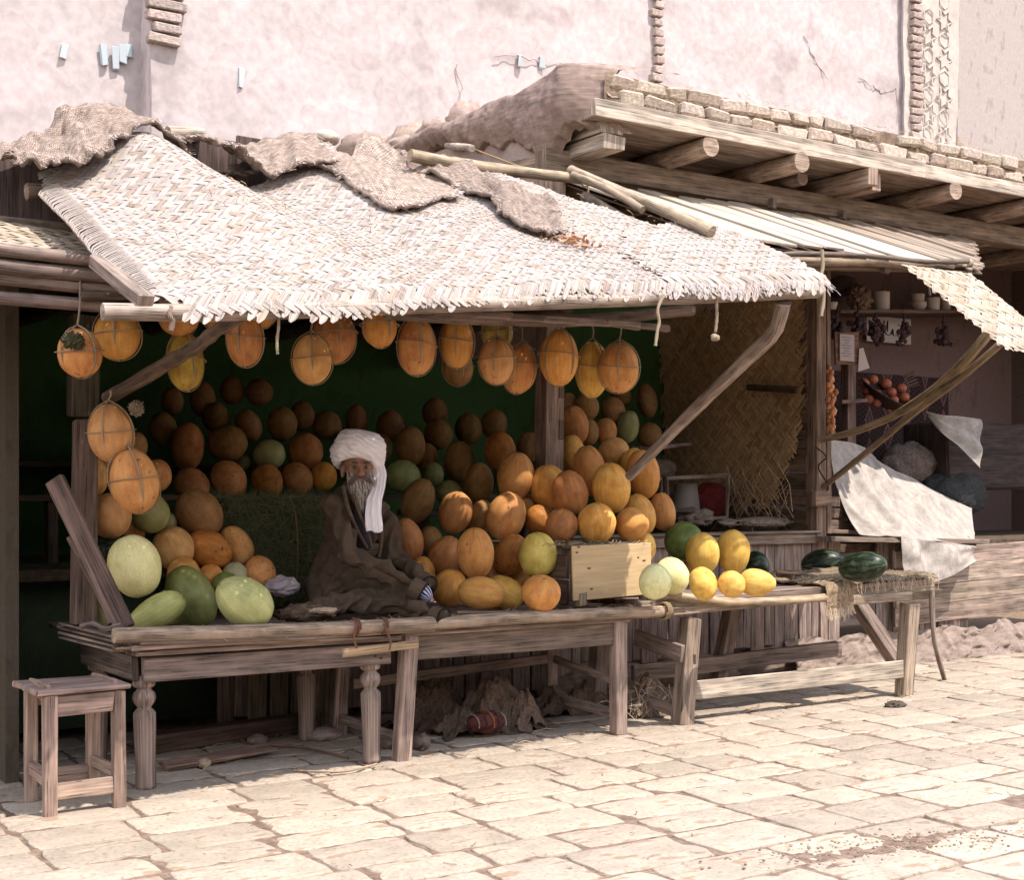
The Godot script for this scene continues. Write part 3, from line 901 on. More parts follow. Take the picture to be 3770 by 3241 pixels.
	melon(Vector3(4.316, 1.210, -7.000), 0.130, 0.102, Vector3(0.022, 0.945, 0.327), "ribbed", 73, "ribbed brown melon right of the man's arm", "melons heaped to the man's right")
	melon(Vector3(4.525, 1.177, -7.050), 0.114, 0.089, Vector3(0.194, 0.875, 0.443), "dim", 74, "dull melon squeezed between the ribbed one and a big orange one", "melons heaped to the man's right")
	melon(Vector3(4.545, 1.190, -6.800), 0.151, 0.114, Vector3(0.076, 0.929, 0.363), "spot", 75, "large smooth orange melon tilted right in the middle of the heap", "melons heaped to the man's right")
	melon(Vector3(4.889, 1.233, -7.100), 0.079, 0.071, Vector3(-0.145, 0.966, 0.215), "tan", 76, "small orange melon behind the large tilted one", "melons heaped to the man's right")
	melon(Vector3(4.822, 1.162, -6.850), 0.096, 0.086, Vector3(-0.545, 0.837, -0.055), "spotdk", 77, "small orange melon with a dark cap right of the large tilted one", "melons heaped to the man's right")
	melon(Vector3(4.963, 1.359, -6.950), 0.145, 0.118, Vector3(-0.311, 0.945, 0.102), "yellowtan", 78, "golden melon directly below the square post", "melons heaped to the man's right")
	melon(Vector3(4.952, 1.332, -6.720), 0.138, 0.110, Vector3(-0.311, 0.945, 0.102), "rust", 79, "dark rust egg shaped melon in front of the golden one", "melons heaped to the man's right", 0.30)
	melon(Vector3(4.766, 1.137, -6.550), 0.101, 0.095, Vector3(0.129, 0.908, 0.399), "rust", 80, "round rust melon at the left edge of the crate top", "melons heaped to the man's right")
	melon(Vector3(5.271, 1.465, -6.950), 0.164, 0.102, Vector3(-0.256, 0.957, 0.139), "half", 81, "ribbed melon with a dark brown flank behind the egg shaped one", "melons heaped to the man's right")
	melon(Vector3(5.185, 1.356, -6.620), 0.155, 0.119, Vector3(-0.228, 0.961, 0.158), "golden", 82, "large golden melon with a bright patch topping the crate heap", "melons heaped to the man's right")
	melon(Vector3(4.946, 1.151, -6.450), 0.120, 0.113, Vector3(-0.089, 0.964, 0.252), "golden", 83, "ribbed golden melon standing in the middle of the crate top", "melons heaped to the man's right")
	melon(Vector3(5.212, 1.141, -6.450), 0.100, 0.103, Vector3(0.549, 0.483, 0.682), "orange", 84, "bright round orange melon at the right end of the crate top", "melons heaped to the man's right")
	melon(Vector3(5.490, 1.190, -6.720), 0.137, 0.098, Vector3(-0.392, 0.919, 0.048), "yellowtan", 85, "tan melon behind the bright round one on the crate", "melons heaped to the man's right")
	melon(Vector3(5.665, 1.445, -6.900), 0.164, 0.108, Vector3(-0.256, 0.957, 0.139), "orange", 86, "tall orange melon behind the lower end of the right brace", "melons heaped to the man's right")
	melon(Vector3(5.742, 1.522, -7.100), 0.101, 0.081, Vector3(0.129, 0.908, 0.399), "golden", 87, "melon with a pale top just left of the right brace's end", "melons heaped to the man's right")
	melon(Vector3(5.826, 1.203, -6.900), 0.129, 0.086, Vector3(-0.311, 0.945, 0.102), "spot", 88, "orange melon standing at the far right of the crate heap", "melons heaped to the man's right")
	melon(Vector3(5.399, 1.589, -7.300), 0.120, 0.081, Vector3(-0.215, 0.962, 0.167), "yellowtan", 89, "golden melon right beside the square post", "melons heaped to the man's right")
	melon(Vector3(5.711, 1.593, -7.259), 0.102, 0.105, Vector3(-0.545, 0.837, -0.055), "tan", 90, "round tan melon high behind the large golden one", "melons heaped to the man's right")
	melon(Vector3(5.642, 1.787, -7.600), 0.136, 0.094, Vector3(-0.311, 0.945, 0.102), "rust", 91, "tall rust melon right of the square post", "melons heaped to the man's right")
	melon(Vector3(5.911, 1.753, -7.800), 0.097, 0.073, Vector3(-0.145, 0.966, 0.215), "dim", 92, "dull melon tucked behind the tall rust one", "melons heaped to the man's right")
	melon(Vector3(6.059, 1.760, -7.797), 0.098, 0.081, Vector3(-0.145, 0.966, 0.215), "ribbed", 93, "small ribbed brown melon in the upper right heap", "melons heaped to the man's right")
	melon(Vector3(6.343, 1.803, -7.900), 0.123, 0.083, Vector3(-0.006, 0.951, 0.308), "olive", 94, "dull greenish melon in the upper right heap", "melons heaped to the man's right")
	melon(Vector3(6.304, 1.926, -8.019), 0.087, 0.109, Vector3(0.608, 0.330, 0.722), "dim", 95, "netted dark melon lying at the top of the right heap", "melons heaped to the man's right")
	melon(Vector3(6.547, 1.750, -7.900), 0.091, 0.091, Vector3(-0.145, 0.966, 0.215), "dark", 96, "dark melon near the shelf board by the right brace", "melons heaped to the man's right")
	melon(Vector3(6.771, 2.024, -8.200), 0.075, 0.132, Vector3(0.644, 0.168, 0.747), "dark", 97, "dark flat melon at the back beside the reed screen", "melons heaped to the man's right")
	melon(Vector3(5.965, 1.934, -7.900), 0.102, 0.091, Vector3(-0.145, 0.966, 0.215), "dim", 98, "dim melon under the last two hanging ones", "melons heaped to the man's right")
	melon(Vector3(6.611, 2.054, -8.300), 0.072, 0.075, Vector3(-0.145, 0.966, 0.215), "dark", 99, "small dark melon at the very top of the right heap", "melons heaped to the man's right")
	melon(Vector3(5.887, 1.966, -8.019), 0.077, 0.067, Vector3(-0.145, 0.966, 0.215), "dim", 100, "small rust melon just right of the post at hanging height", "melons heaped to the man's right")
	melon(Vector3(4.089, 0.998, -6.420), 0.146, 0.103, Vector3(-0.187, 0.965, 0.186), "spot", 101, "pinkish upright melon with a chain of black scars", "melons at the front of the middle bench")
	melon(Vector3(4.481, 0.981, -6.380), 0.129, 0.110, Vector3(-0.201, 0.964, 0.177), "yellow", 102, "lemon yellow melon perched at the front of the middle bench", "melons at the front of the middle bench")
	melon(Vector3(4.462, 0.969, -6.620), 0.126, 0.102, Vector3(0.181, 0.882, 0.434), "spotdk", 103, "orange melon with a black gash between the upright and the yellow ones", "melons at the front of the middle bench")
	melon(Vector3(3.967, 0.809, -6.491), 0.109, 0.097, Vector3(0.129, 0.908, 0.399), "orange", 104, "round orange melon on the bench beside the striped cuff", "melons at the front of the middle bench")
	melon(Vector3(3.985, 0.797, -6.203), 0.129, 0.089, Vector3(0.794, -0.104, 0.599), "orange", 105, "orange melon lying lengthwise at the very front of the bench", "melons at the front of the middle bench")
	melon(Vector3(4.331, 0.769, -6.500), 0.121, 0.092, Vector3(-0.838, 0.483, -0.253), "golden", 106, "golden melon lying behind the lengthwise one", "melons at the front of the middle bench")
	melon(Vector3(4.215, 0.801, -5.975), 0.096, 0.104, Vector3(-0.155, 0.853, 0.499), "orange", 107, "orange melon with its dark stem end up near the crate", "melons at the front of the middle bench")
	melon(Vector3(4.571, 0.806, -6.720), 0.078, 0.084, Vector3(0.370, 0.740, 0.562), "orange", 108, "orange melon behind the one with the dark stem end", "melons at the front of the middle bench")
	melon(Vector3(4.418, 0.851, -6.750), 0.055, 0.057, Vector3(-0.145, 0.966, 0.215), "rust", 109, "sliver of a melon under the upright scarred one", "melons at the front of the middle bench")
	melon(Vector3(4.157, 0.968, -6.850), 0.121, 0.097, Vector3(0.194, 0.875, 0.443), "rust", 110, "dull rust melon behind the upright scarred one", "melons at the front of the middle bench")
	melon(Vector3(4.179, 1.041, -7.050), 0.096, 0.073, Vector3(-0.215, 0.962, 0.167), "dim", 111, "shadowed melon above the man's forearm", "melons at the front of the middle bench")
	melon(Vector3(3.965, 1.055, -6.950), 0.135, 0.091, Vector3(-0.311, 0.945, 0.102), "rust", 112, "rust orange melon pressed against the man's far sleeve", "melons at the front of the middle bench")
	melon(Vector3(3.982, 0.883, -6.800), 0.090, 0.064, Vector3(-0.284, 0.951, 0.121), "orange", 113, "orange melon low behind the man's far cuff", "melons at the front of the middle bench")
	melon(Vector3(5.880, 1.018, -6.750), 0.126, 0.126, Vector3(0.194, 0.875, 0.443), "dkgreen", 114, "large plain green melon at the back of the right bench", "melons on the right bench")
	melon(Vector3(5.812, 0.950, -6.500), 0.134, 0.105, Vector3(-0.215, 0.962, 0.167), "sunny", 115, "smooth yellow melon standing on top in the left of the yellow pile", "melons on the right bench")
	melon(Vector3(6.116, 0.950, -6.550), 0.147, 0.107, Vector3(-0.215, 0.962, 0.167), "sunnyrib", 116, "ribbed yellow melon standing on top in the right of the yellow pile", "melons on the right bench")
	melon(Vector3(5.184, 0.827, -5.790), 0.077, 0.096, Vector3(0.608, 0.330, 0.722), "sunny", 117, "round yellow melon at the left of the bottom yellow row", "melons on the right bench")
	melon(Vector3(5.313, 0.824, -5.702), 0.074, 0.078, Vector3(0.256, 0.837, 0.485), "sunny", 118, "small yellow melon in the middle of the bottom yellow row", "melons on the right bench")
	melon(Vector3(5.482, 0.827, -5.674), 0.105, 0.077, Vector3(0.795, -0.087, 0.600), "sunny", 119, "yellow melon with a pointed end at the right of the bottom row", "melons on the right bench", 0.50)
	melon(Vector3(4.872, 0.847, -5.833), 0.100, 0.089, Vector3(-0.145, 0.966, 0.215), "white", 120, "pale greenish white melon half behind the pale board", "melons on the right bench")
	melon(Vector3(5.156, 0.857, -6.025), 0.110, 0.098, Vector3(-0.419, 0.908, 0.030), "white", 121, "larger creamy white melon next to the half hidden one", "melons on the right bench")
	melon(Vector3(5.352, 0.998, -6.500), 0.093, 0.066, Vector3(-0.145, 0.966, 0.215), "sunny", 122, "sunlit yellow melon peeping out behind the pale board", "melons on the right bench")
	melon(Vector3(5.909, 0.821, -6.750), 0.067, 0.067, Vector3(-0.145, 0.966, 0.215), "rust", 123, "small brown orange melon behind the bottom yellow row", "melons on the right bench")
	melon(Vector3(6.569, 0.840, -6.800), 0.080, 0.099, Vector3(0.608, 0.330, 0.722), "water", 124, "small striped watermelon behind the pointed yellow melon", "melons on the right bench")
	melon(Vector3(6.581, 0.871, -5.892), 0.153, 0.094, Vector3(0.348, 0.142, 0.927), "water", 125, "striped watermelon with a pale crown on the sacking", "melons on the right bench")
	melon(Vector3(7.402, 0.819, -7.000), 0.158, 0.103, Vector3(0.644, 0.168, 0.747), "water", 126, "dark striped watermelon lying against the plank front", "melons on the right bench")
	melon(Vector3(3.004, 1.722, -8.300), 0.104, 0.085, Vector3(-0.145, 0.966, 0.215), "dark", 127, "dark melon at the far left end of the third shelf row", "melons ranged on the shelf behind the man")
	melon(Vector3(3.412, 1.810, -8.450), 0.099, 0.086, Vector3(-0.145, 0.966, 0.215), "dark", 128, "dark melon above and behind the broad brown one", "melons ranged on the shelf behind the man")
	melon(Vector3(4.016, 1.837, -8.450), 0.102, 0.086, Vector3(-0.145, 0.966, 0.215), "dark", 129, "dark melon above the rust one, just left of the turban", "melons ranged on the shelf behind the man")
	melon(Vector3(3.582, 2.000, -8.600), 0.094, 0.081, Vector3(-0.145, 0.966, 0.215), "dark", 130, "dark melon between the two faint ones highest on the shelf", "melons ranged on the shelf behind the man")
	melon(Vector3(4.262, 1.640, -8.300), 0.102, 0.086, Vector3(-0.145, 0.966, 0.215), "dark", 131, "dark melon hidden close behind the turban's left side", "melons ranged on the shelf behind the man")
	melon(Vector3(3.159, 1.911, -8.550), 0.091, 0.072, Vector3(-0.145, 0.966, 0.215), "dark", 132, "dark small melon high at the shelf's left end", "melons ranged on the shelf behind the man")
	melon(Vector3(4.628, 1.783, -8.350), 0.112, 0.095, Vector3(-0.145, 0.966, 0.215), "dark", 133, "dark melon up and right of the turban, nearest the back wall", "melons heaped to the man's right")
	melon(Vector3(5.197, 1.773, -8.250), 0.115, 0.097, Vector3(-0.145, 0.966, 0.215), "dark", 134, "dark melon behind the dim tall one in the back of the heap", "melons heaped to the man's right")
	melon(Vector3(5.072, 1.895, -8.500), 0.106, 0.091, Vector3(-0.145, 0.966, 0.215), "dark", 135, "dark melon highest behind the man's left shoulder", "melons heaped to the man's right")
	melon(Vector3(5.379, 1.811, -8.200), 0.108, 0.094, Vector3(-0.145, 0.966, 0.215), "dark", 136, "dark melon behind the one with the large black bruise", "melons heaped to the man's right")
	melon(Vector3(4.704, 1.564, -8.000), 0.096, 0.082, Vector3(-0.145, 0.966, 0.215), "dim", 137, "dim melon squeezed between the upright and the dull olive ones", "melons heaped to the man's right")
	melon(Vector3(4.795, 1.318, -7.600), 0.093, 0.080, Vector3(-0.145, 0.966, 0.215), "dim", 138, "dim melon filling the gap behind the ribbed brown one", "melons heaped to the man's right")
	melon(Vector3(5.469, 1.641, -7.900), 0.106, 0.085, Vector3(-0.145, 0.966, 0.215), "dim", 139, "dim melon close behind the square post's left edge", "melons heaped to the man's right")

func street() -> void:
	var g := geo(lin(0.30, 0.22, 0.16))
	g.grid(60, 60, func(u, v): return Vector3((u - 0.5) * 160.0, -0.06, (0.5 - v) * 160.0))
	tag(put(g, "ground", mats.dirt), "bare earth of the street around the paving", "ground", "", "structure")
	var fn := FastNoiseLite.new()
	fn.frequency = 1.0
	fn.fractal_octaves = 3
	var g2 := geo(lin(0.30, 0.22, 0.18))
	g2.grid(300, 180, func(u, v):
		var x := lerpf(0.0, 11.5, u)
		var z := lerpf(-2.0, -8.4, v)
		var heap := 0.009 * exp(-pow((x - 4.15) / 0.5, 2.0) - pow((z + 3.50 - 0.25 * (x - 4.15)) / 0.16, 2.0))
		return Vector3(x, -0.005 + 0.008 * fn.get_noise_2d(x * 2.2, z * 2.2) + 0.006 * fn.get_noise_2d(x * 14.0, z * 14.0) + heap, z))
	tag(put(g2, "dirt", mats.dirt), "brown dirt trodden into the paving joints", "dirt", "", "stuff")
	var pave := thing("pavement", Vector3(4, 0, -5), "worn pale flagstones of the street before the stalls", "pavement", "", "structure")
	var slabs := []
	var z := -2.1
	while z > -7.55:
		var dz := rng.randf_range(0.25, 0.335)
		var x := 0.2 + rng.randf() * 0.4
		while x < 10.8:
			var dx := rng.randf_range(0.30, 0.58)
			var deep := (x + dx) * 0.559 - (z - dz) * 0.829
			if deep > 4.6 and x + dx > -0.245 * z - 0.15 and x < -1.39 * z + 0.15: slabs.append([deep, x, x + dx, z, z - dz])
			x += dx
		z -= dz
	slabs.sort_custom(func(p, q): return p[0] < q[0])
	var rest := geo()
	for i in slabs.size():
		var s: Array = slabs[i]
		if i < 300:
			put(flag(geo(), s[1], s[2], s[3], s[4], fn), "flagstone", mats.stone, pave)
		else:
			flag(rest, s[1], s[2], s[3], s[4], fn)
	if rest.v.size() > 0: put(rest, "far_flagstones", mats.stone, pave, true)

func flag(g: Geo, x0: float, x1: float, z0: float, z1: float, fn: FastNoiseLite) -> Geo:
	var k := rng.randf_range(0.82, 1.08)
	g.col = lin(0.445 * k, 0.38 * k, 0.318 * k)
	var from := g.ix.size()
	var gap := rng.randf_range(0.002, 0.008)
	var tilt := Vector2(rng.randf_range(-0.010, 0.010), rng.randf_range(-0.010, 0.010))
	var up := rng.randf_range(0.000, 0.004)
	var off := Vector2(rng.randf(), rng.randf()) * 5.0
	var m := Vector2((x0 + x1) / 2.0, (z0 + z1) / 2.0)
	var h := Vector2((x1 - x0) / 2.0 - gap, (z0 - z1) / 2.0 - gap)
	var n := 20
	var rings := [[], [], [], []]
	var nick := rng.randi_range(0, 60)
	var skew := rng.randf_range(-0.06, 0.06)
	for i in n:
		var a := TAU * (i + 0.5) / n
		var d := Vector2(cos(a), sin(a))
		var e := pow(pow(absf(d.x), 14.0) + pow(absf(d.y), 14.0), -1.0 / 14.0)
		var q := m + d * e * h
		q.x += skew * (q.y - m.y)
		var worn := 0.002 + 0.015 * absf(fn.get_noise_2d(q.x * 7.0 + 40.0, q.y * 7.0)) + (0.030 if i == nick or i == nick + 1 else 0.0)
		var len := q.distance_to(m)
		for r in 4:
			var f: float = [1.0, 1.0 - worn / len, 1.0 - (worn + 0.009) / len, 0.55][r]
			var p := m + (q - m) * f + Vector2(fn.get_noise_2d(q.x * 9.0, q.y * 9.0), fn.get_noise_2d(q.x * 9.0, q.y * 9.0 + 70.0)) * 0.008
			var y: float = [-0.05, -0.006, 0.000, 0.002][r]
			rings[r].append(Vector3(p.x, y + up + tilt.dot(p - m) + (0.004 * fn.get_noise_2d(p.x * 7.0, p.y * 7.0) if r > 1 else 0.0), p.y))
	var b := g.v.size()
	for r in 4:
		for i in n: g.vert(rings[r][i], Vector3.UP, Vector2(rings[r][i].x, rings[r][i].z) + off)
	g.vert(Vector3(m.x, 0.006 + up, m.y), Vector3.UP, m + off)
	for r in 3:
		for i in n:
			var j := (i + 1) % n
			var a := b + r * n
			g.ix.append_array([a + i, a + n + j, a + n + i, a + i, a + j, a + n + j])
	for i in n: g.ix.append_array([b + 3 * n + i, b + 3 * n + (i + 1) % n, b + 4 * n])
	var t := (g.v[g.ix[-1]] - g.v[g.ix[-3]]).cross(g.v[g.ix[-2]] - g.v[g.ix[-3]])
	if t.y < 0.0:
		for i in range(from, g.ix.size(), 3):
			var s := g.ix[i + 1]
			g.ix[i + 1] = g.ix[i + 2]
			g.ix[i + 2] = s
	g.smooth_part(from, b)
	return g

# ---------- the old monument's wall behind the stalls ----------
func monument() -> void:
	var w := thing("monument_wall", Vector3(8, 0, -10), "tall cracked pale plaster wall of an old monument behind the stalls", "wall")
	var fn := FastNoiseLite.new()
	fn.frequency = 1.0
	fn.fractal_octaves = 4
	var c := lin(0.53, 0.47, 0.46)
	var face := func(x0: float, x1: float, z: float, nm: String, cc: Color):
		var g := geo(cc)
		g.grid(int((x1 - x0) * 14.0), 110, func(u, v):
			var x := lerpf(x0, x1, u)
			var y: float = v * 9.0
			return Vector3(x, y, z + 0.030 * fn.get_noise_2d(x * 0.9, y * 0.9) + 0.012 * fn.get_noise_2d(x * 5.0, y * 5.0)), Vector2((x1 - x0) / 5.0, 9.0 / 2.5))
		put(g, nm, mats.plaster, w)
	face.call(3.52, 11.78, -10.0, "plaster_face", c)
	face.call(-3.0, 3.54, -10.20, "recessed_face", c)
	face.call(11.74, 12.62, -9.94, "star_panel", lin(0.56, 0.50, 0.45))
	var g := geo(lin(0.62, 0.54, 0.53))
	g.grid(6, 90, func(u, v): return Vector3(3.525 + 0.012 * fn.get_noise_2d(v * 60.0, u), v * 9.0, lerpf(-10.21, -9.985, u)), Vector2(0.1, 3.6))
	put(g, "pilaster_side", mats.plaster, w)
	var g3 := geo(c)
	g3.grid(4, 60, func(u, v): return Vector3(12.62, v * 9.0, lerpf(-9.94, -14.0, u)), Vector2(0.8, 3.6), false, true)
	put(g3, "corner_side", mats.plaster, w)
	# bare bricks where the plaster has fallen from the corners
	for q in [[3.64, 4.68, 9.0, 0.26, 0], [8.36, 4.66, 9.0, 0.12, 1], [11.90, 4.62, 9.0, 0.16, 2]]:
		var y: float = q[1]
		var i := 0
		while y < 6.6:
			var wd: float = q[3] * rng.randf_range(0.8, 1.15)
			var b := geo(vary(lin(0.56, 0.48, 0.46), 0.08))
			b.box(Transform3D(Basis(Vector3.UP, rng.randf_range(-0.06, 0.06)), Vector3(q[0] + rng.randf_range(-0.02, 0.02), y, -9.985 if q[4] < 2 else -9.93)), Vector3(wd, 0.066, 0.09), 0.008, 0.007, rng)
			put(b, "brick", mats.brick, w)
			y += 0.086
			i += 1
	# remains of blue glazed tile
	for q in [Vector3(4.231, 4.502, -9.985), Vector3(6.818, 5.076, -9.985), Vector3(7.050, 5.099, -9.985), Vector3(3.240, 4.553, -10.180), Vector3(3.325, 4.546, -10.180), Vector3(3.374, 4.584, -10.180), Vector3(3.426, 4.615, -10.180), Vector3(2.944, 4.527, -10.180)]:
		var b := geo(vary(lin(0.40, 0.45, 0.47), 0.12))
		b.box(Transform3D(Basis(Vector3(0, 0, 1), rng.randf_range(-0.08, 0.08)), q), Vector3(rng.randf_range(0.035, 0.06), rng.randf_range(0.08, 0.20), 0.024), 0.003, 0.010, rng)
		put(b, "glazed_tile", mats.ceramic, w)
	# carved star pattern in low relief on the right panel
	var sg := geo(lin(0.55, 0.495, 0.45))
	for r in 6:
		for s in 2:
			var m := Vector3(12.12 + 0.26 * s, 4.15 + 0.42 * r + 0.21 * s, -9.925)
			var p := []
			for i in 13:
				var rad := 0.125 if i % 2 == 0 else 0.066
				p.append(m + Vector3(cos(i * PI / 6.0), sin(i * PI / 6.0), 0) * rad)
			var rr := []
			for i in 13: rr.append(0.010)
			sg.tube(p, rr, 4, 1.0, false)
			var hx := []
			var r2 := []
			for i in 7:
				hx.append(m + Vector3(0, 0.21, 0) + Vector3(cos(i * PI / 3.0 + PI / 6.0), sin(i * PI / 3.0 + PI / 6.0), 0) * 0.085)
				r2.append(0.007)
			sg.tube(hx, r2, 4, 1.0, false)
	put(sg, "carved_stars", mats.plaster, w)
	# long cracks: dark grooves edged by lifted plaster
	for q in [[Vector3(6.155, 4.938, -9.990), Vector3(6.228, 4.699, -9.990), Vector3(6.194, 4.401, -9.990)], [Vector3(10.287, 5.945, -9.990), Vector3(10.463, 5.701, -9.990), Vector3(10.679, 5.484, -9.990)], [Vector3(11.083, 5.653, -9.990), Vector3(11.309, 5.586, -9.990), Vector3(11.462, 5.533, -9.990), Vector3(11.671, 5.619, -9.990), Vector3(11.718, 5.204, -9.990)], [Vector3(6.554, 5.091, -9.990), Vector3(6.863, 5.111, -9.990), Vector3(7.128, 5.105, -9.990), Vector3(7.399, 5.160, -9.990)]]:
		var pts := []
		for i in q.size() - 1:
			for k in 5: pts.append(q[i].lerp(q[i + 1], k / 5.0) + Vector3(rng.randf_range(-0.02, 0.02), rng.randf_range(-0.02, 0.02), rng.randf_range(0.0, 0.012)))
		var rr := []
		for i in pts.size(): rr.append(rng.randf_range(0.0015, 0.006))
		var cg := geo(lin(0.42, 0.36, 0.35))
		cg.tube(pts, rr, 5)
		put(cg, "crack", mats.plaster, w)
	var far := thing("stair_wall", Vector3(14.5, 0, -12.5), "shaded brick flank with diagonal ribs beyond the monument's corner", "wall")
	var fg := geo(lin(0.44, 0.385, 0.36))
	fg.box(Transform3D(Basis(), Vector3(16.5, 4.5, -12.8)), Vector3(7.0, 9.0, 0.3), 0.02, 0.0, rng)
	put(fg, "wall_face", mats.plaster, far)
	for i in 9:
		board(far, "rib", Vector3(13.4, 8.2 - i * 0.55, -12.6), Vector3(16.6, 5.6 - i * 0.55, -12.6), 0.14, 0.16, lin(0.52, 0.42, 0.33), mats.brick)

# houses added across the street, unseen behind the camera: they keep the low sky out of the stalls
func opposite_side() -> void:
	for i in 4:
		var h := thing("added_house", Vector3(-8.0 + i * 7.0, 0, 6.5), ["added unseen low mud house across the street, first from the left", "added unseen taller mud house across the street beside the lowest", "added unseen wide mud house across the street opposite the stalls", "added unseen last mud house across the street to the right"][i], "house", "added mud houses across the street")
		var top: float = [3.6, 4.8, 4.2, 5.0][i]
		board(h, "wall", Vector3(-8.0 + i * 7.0, 0, 8.0), Vector3(-8.0 + i * 7.0, top, 8.0), 6.9, 3.0, vary(lin(0.30, 0.23, 0.18), 0.1), mats.mud, Vector3(1, 0, 0), 0.0)
		board(h, "door", Vector3(-9.0 + i * 7.0, 0, 6.47), Vector3(-9.0 + i * 7.0, 1.9, 6.47), 0.9, 0.05, lin(0.12, 0.08, 0.06), mats.wood, Vector3(1, 0, 0))

# ---------- the mud roofed timber building on the right ----------
func right_building() -> void:
	var b := thing("timber_building", Vector3(9, 0, -8), "mud roofed timber building with log joists and brick coping on the right", "building")
	var wood := lin(0.60, 0.51, 0.43)
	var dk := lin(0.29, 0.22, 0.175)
	board(b, "fascia", Vector3(5.07, 3.648, -6.65), Vector3(8.05, 3.648, -6.65), 0.105, 0.05, wood, mats.wood, Vector3.UP, 0.008)
	board(b, "fascia", Vector3(8.06, 3.640, -6.645), Vector3(13.2, 3.640, -6.645), 0.10, 0.05, wood, mats.wood, Vector3.UP, 0.008)
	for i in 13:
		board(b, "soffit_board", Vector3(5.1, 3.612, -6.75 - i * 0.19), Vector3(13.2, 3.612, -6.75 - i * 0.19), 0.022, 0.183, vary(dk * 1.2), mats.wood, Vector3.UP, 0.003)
	for i in 2:
		board(b, "corner_timber", Vector3(5.27, 3.572 - 0.098 * i, -6.72 + 0.03 * i), Vector3(5.27, 3.572 - 0.098 * i, -9.6), 0.085, 0.17, vary(wood * 0.9), mats.wood, Vector3.UP, 0.006)
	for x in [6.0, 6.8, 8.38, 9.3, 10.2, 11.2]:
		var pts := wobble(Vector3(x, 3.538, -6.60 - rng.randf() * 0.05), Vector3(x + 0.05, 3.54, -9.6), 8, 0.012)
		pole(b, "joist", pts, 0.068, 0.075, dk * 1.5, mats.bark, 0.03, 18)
	for i in 2:
		board(b, "joist", Vector3(7.50 + 0.11 * i, 3.535 - 0.02 * i, -6.62 - 0.06 * i), Vector3(7.52 + 0.11 * i, 3.535, -9.6), 0.12, 0.09, vary(dk * 1.5), mats.wood, Vector3.UP, 0.006)
	pole(b, "joist", wobble(Vector3(7.15, 3.535, -6.95), Vector3(7.2, 3.54, -9.6), 8, 0.01), 0.05, 0.055, dk * 1.4, mats.bark, 0.03)
	board(b, "front_beam", Vector3(5.0, 3.398, -7.1), Vector3(13.2, 3.398, -7.1), 0.145, 0.13, lin(0.27, 0.20, 0.15), mats.wood, Vector3.UP, 0.006)
	for x in [6.92, 7.62]: board(b, "wooden_peg", Vector3(x, 3.34, -7.04), Vector3(x, 3.34, -6.99), 0.07, 0.04, dk, mats.wood)
	# roof slab and upper wall above the soffit
	var g := geo(lin(0.42, 0.33, 0.27))
	g.box(Transform3D(Basis(), Vector3(9.2, 3.75, -8.42)), Vector3(8.0, 0.17, 3.3), 0.02, 0.0, rng)
	put(g, "roof_slab", mats.mud, b)
	# courses of mud bricks along the roof's edge
	for course in 2:
		var x := 5.30 - 0.06 * course
		while x < 12.6:
			var w := rng.randf_range(0.15, 0.29)
			if rng.randf() < 0.93 or x < 7.0:
				var bg := geo(vary(lin(0.60, 0.52, 0.45), 0.07))
				bg.box(Transform3D(Basis(Vector3.UP, rng.randf_range(-0.05, 0.05)), Vector3(x + w / 2.0, 3.752 + course * 0.100 + rng.randf_range(-0.006, 0.006), -6.735 + rng.randf_range(-0.016, 0.016) - course * 0.012)), Vector3(w - 0.014, 0.086 - rng.randf() * 0.01, 0.15), 0.016, 0.011, rng)
				put(bg, "brick", mats.brick, b)
			x += w
	var fn := FastNoiseLite.new()
	fn.frequency = 1.0
	fn.fractal_octaves = 4
	var mg := geo(lin(0.55, 0.47, 0.41))
	mg.grid(260, 14, func(u, v):
		var x := lerpf(5.22, 12.8, u)
		var z := lerpf(-6.69, -7.5, v)
		var k := fn.get_noise_2d(x * 2.2, z * 2.0)
		return Vector3(x, 3.885 + 0.035 * k + 0.020 * fn.get_noise_2d(x * 11.0, z * 11.0) - 0.13 * pow(1.0 - minf(v * 6.0, 1.0), 2.0), z + 0.02 * k))
	put(mg, "mud_coping", mats.mud, b)
	var bed := geo(lin(0.34, 0.26, 0.20))
	bed.grid(240, 4, func(u, v):
		var x := lerpf(5.2, 12.8, u)
		return Vector3(x, lerpf(3.70, 3.89, v) + 0.008 * fn.get_noise_2d(x * 13.0, v), -6.70 + 0.018 * fn.get_noise_2d(x * 9.0, v * 5.0)))
	put(bed, "mud_mortar", mats.mud, b)
	straws("loose_straw", 500, func(): return [Vector3(rng.randf_range(5.2, 11.5), 3.70 + rng.randf_range(0.0, 0.02) + 0.1 * rng.randi_range(0, 2), -6.66 + rng.randf_range(-0.02, 0.02)), Vector3(rng.randf_range(-1, 1), rng.randf_range(-0.3, 0.3), rng.randf_range(-0.2, 0.2)), rng.randf_range(0.02, 0.07)], lin(0.42, 0.34, 0.24), b, 0.0012)
	# mud plastered gable with a ragged lower edge, over a smoother wall
	var gg := geo(lin(0.42, 0.33, 0.30))
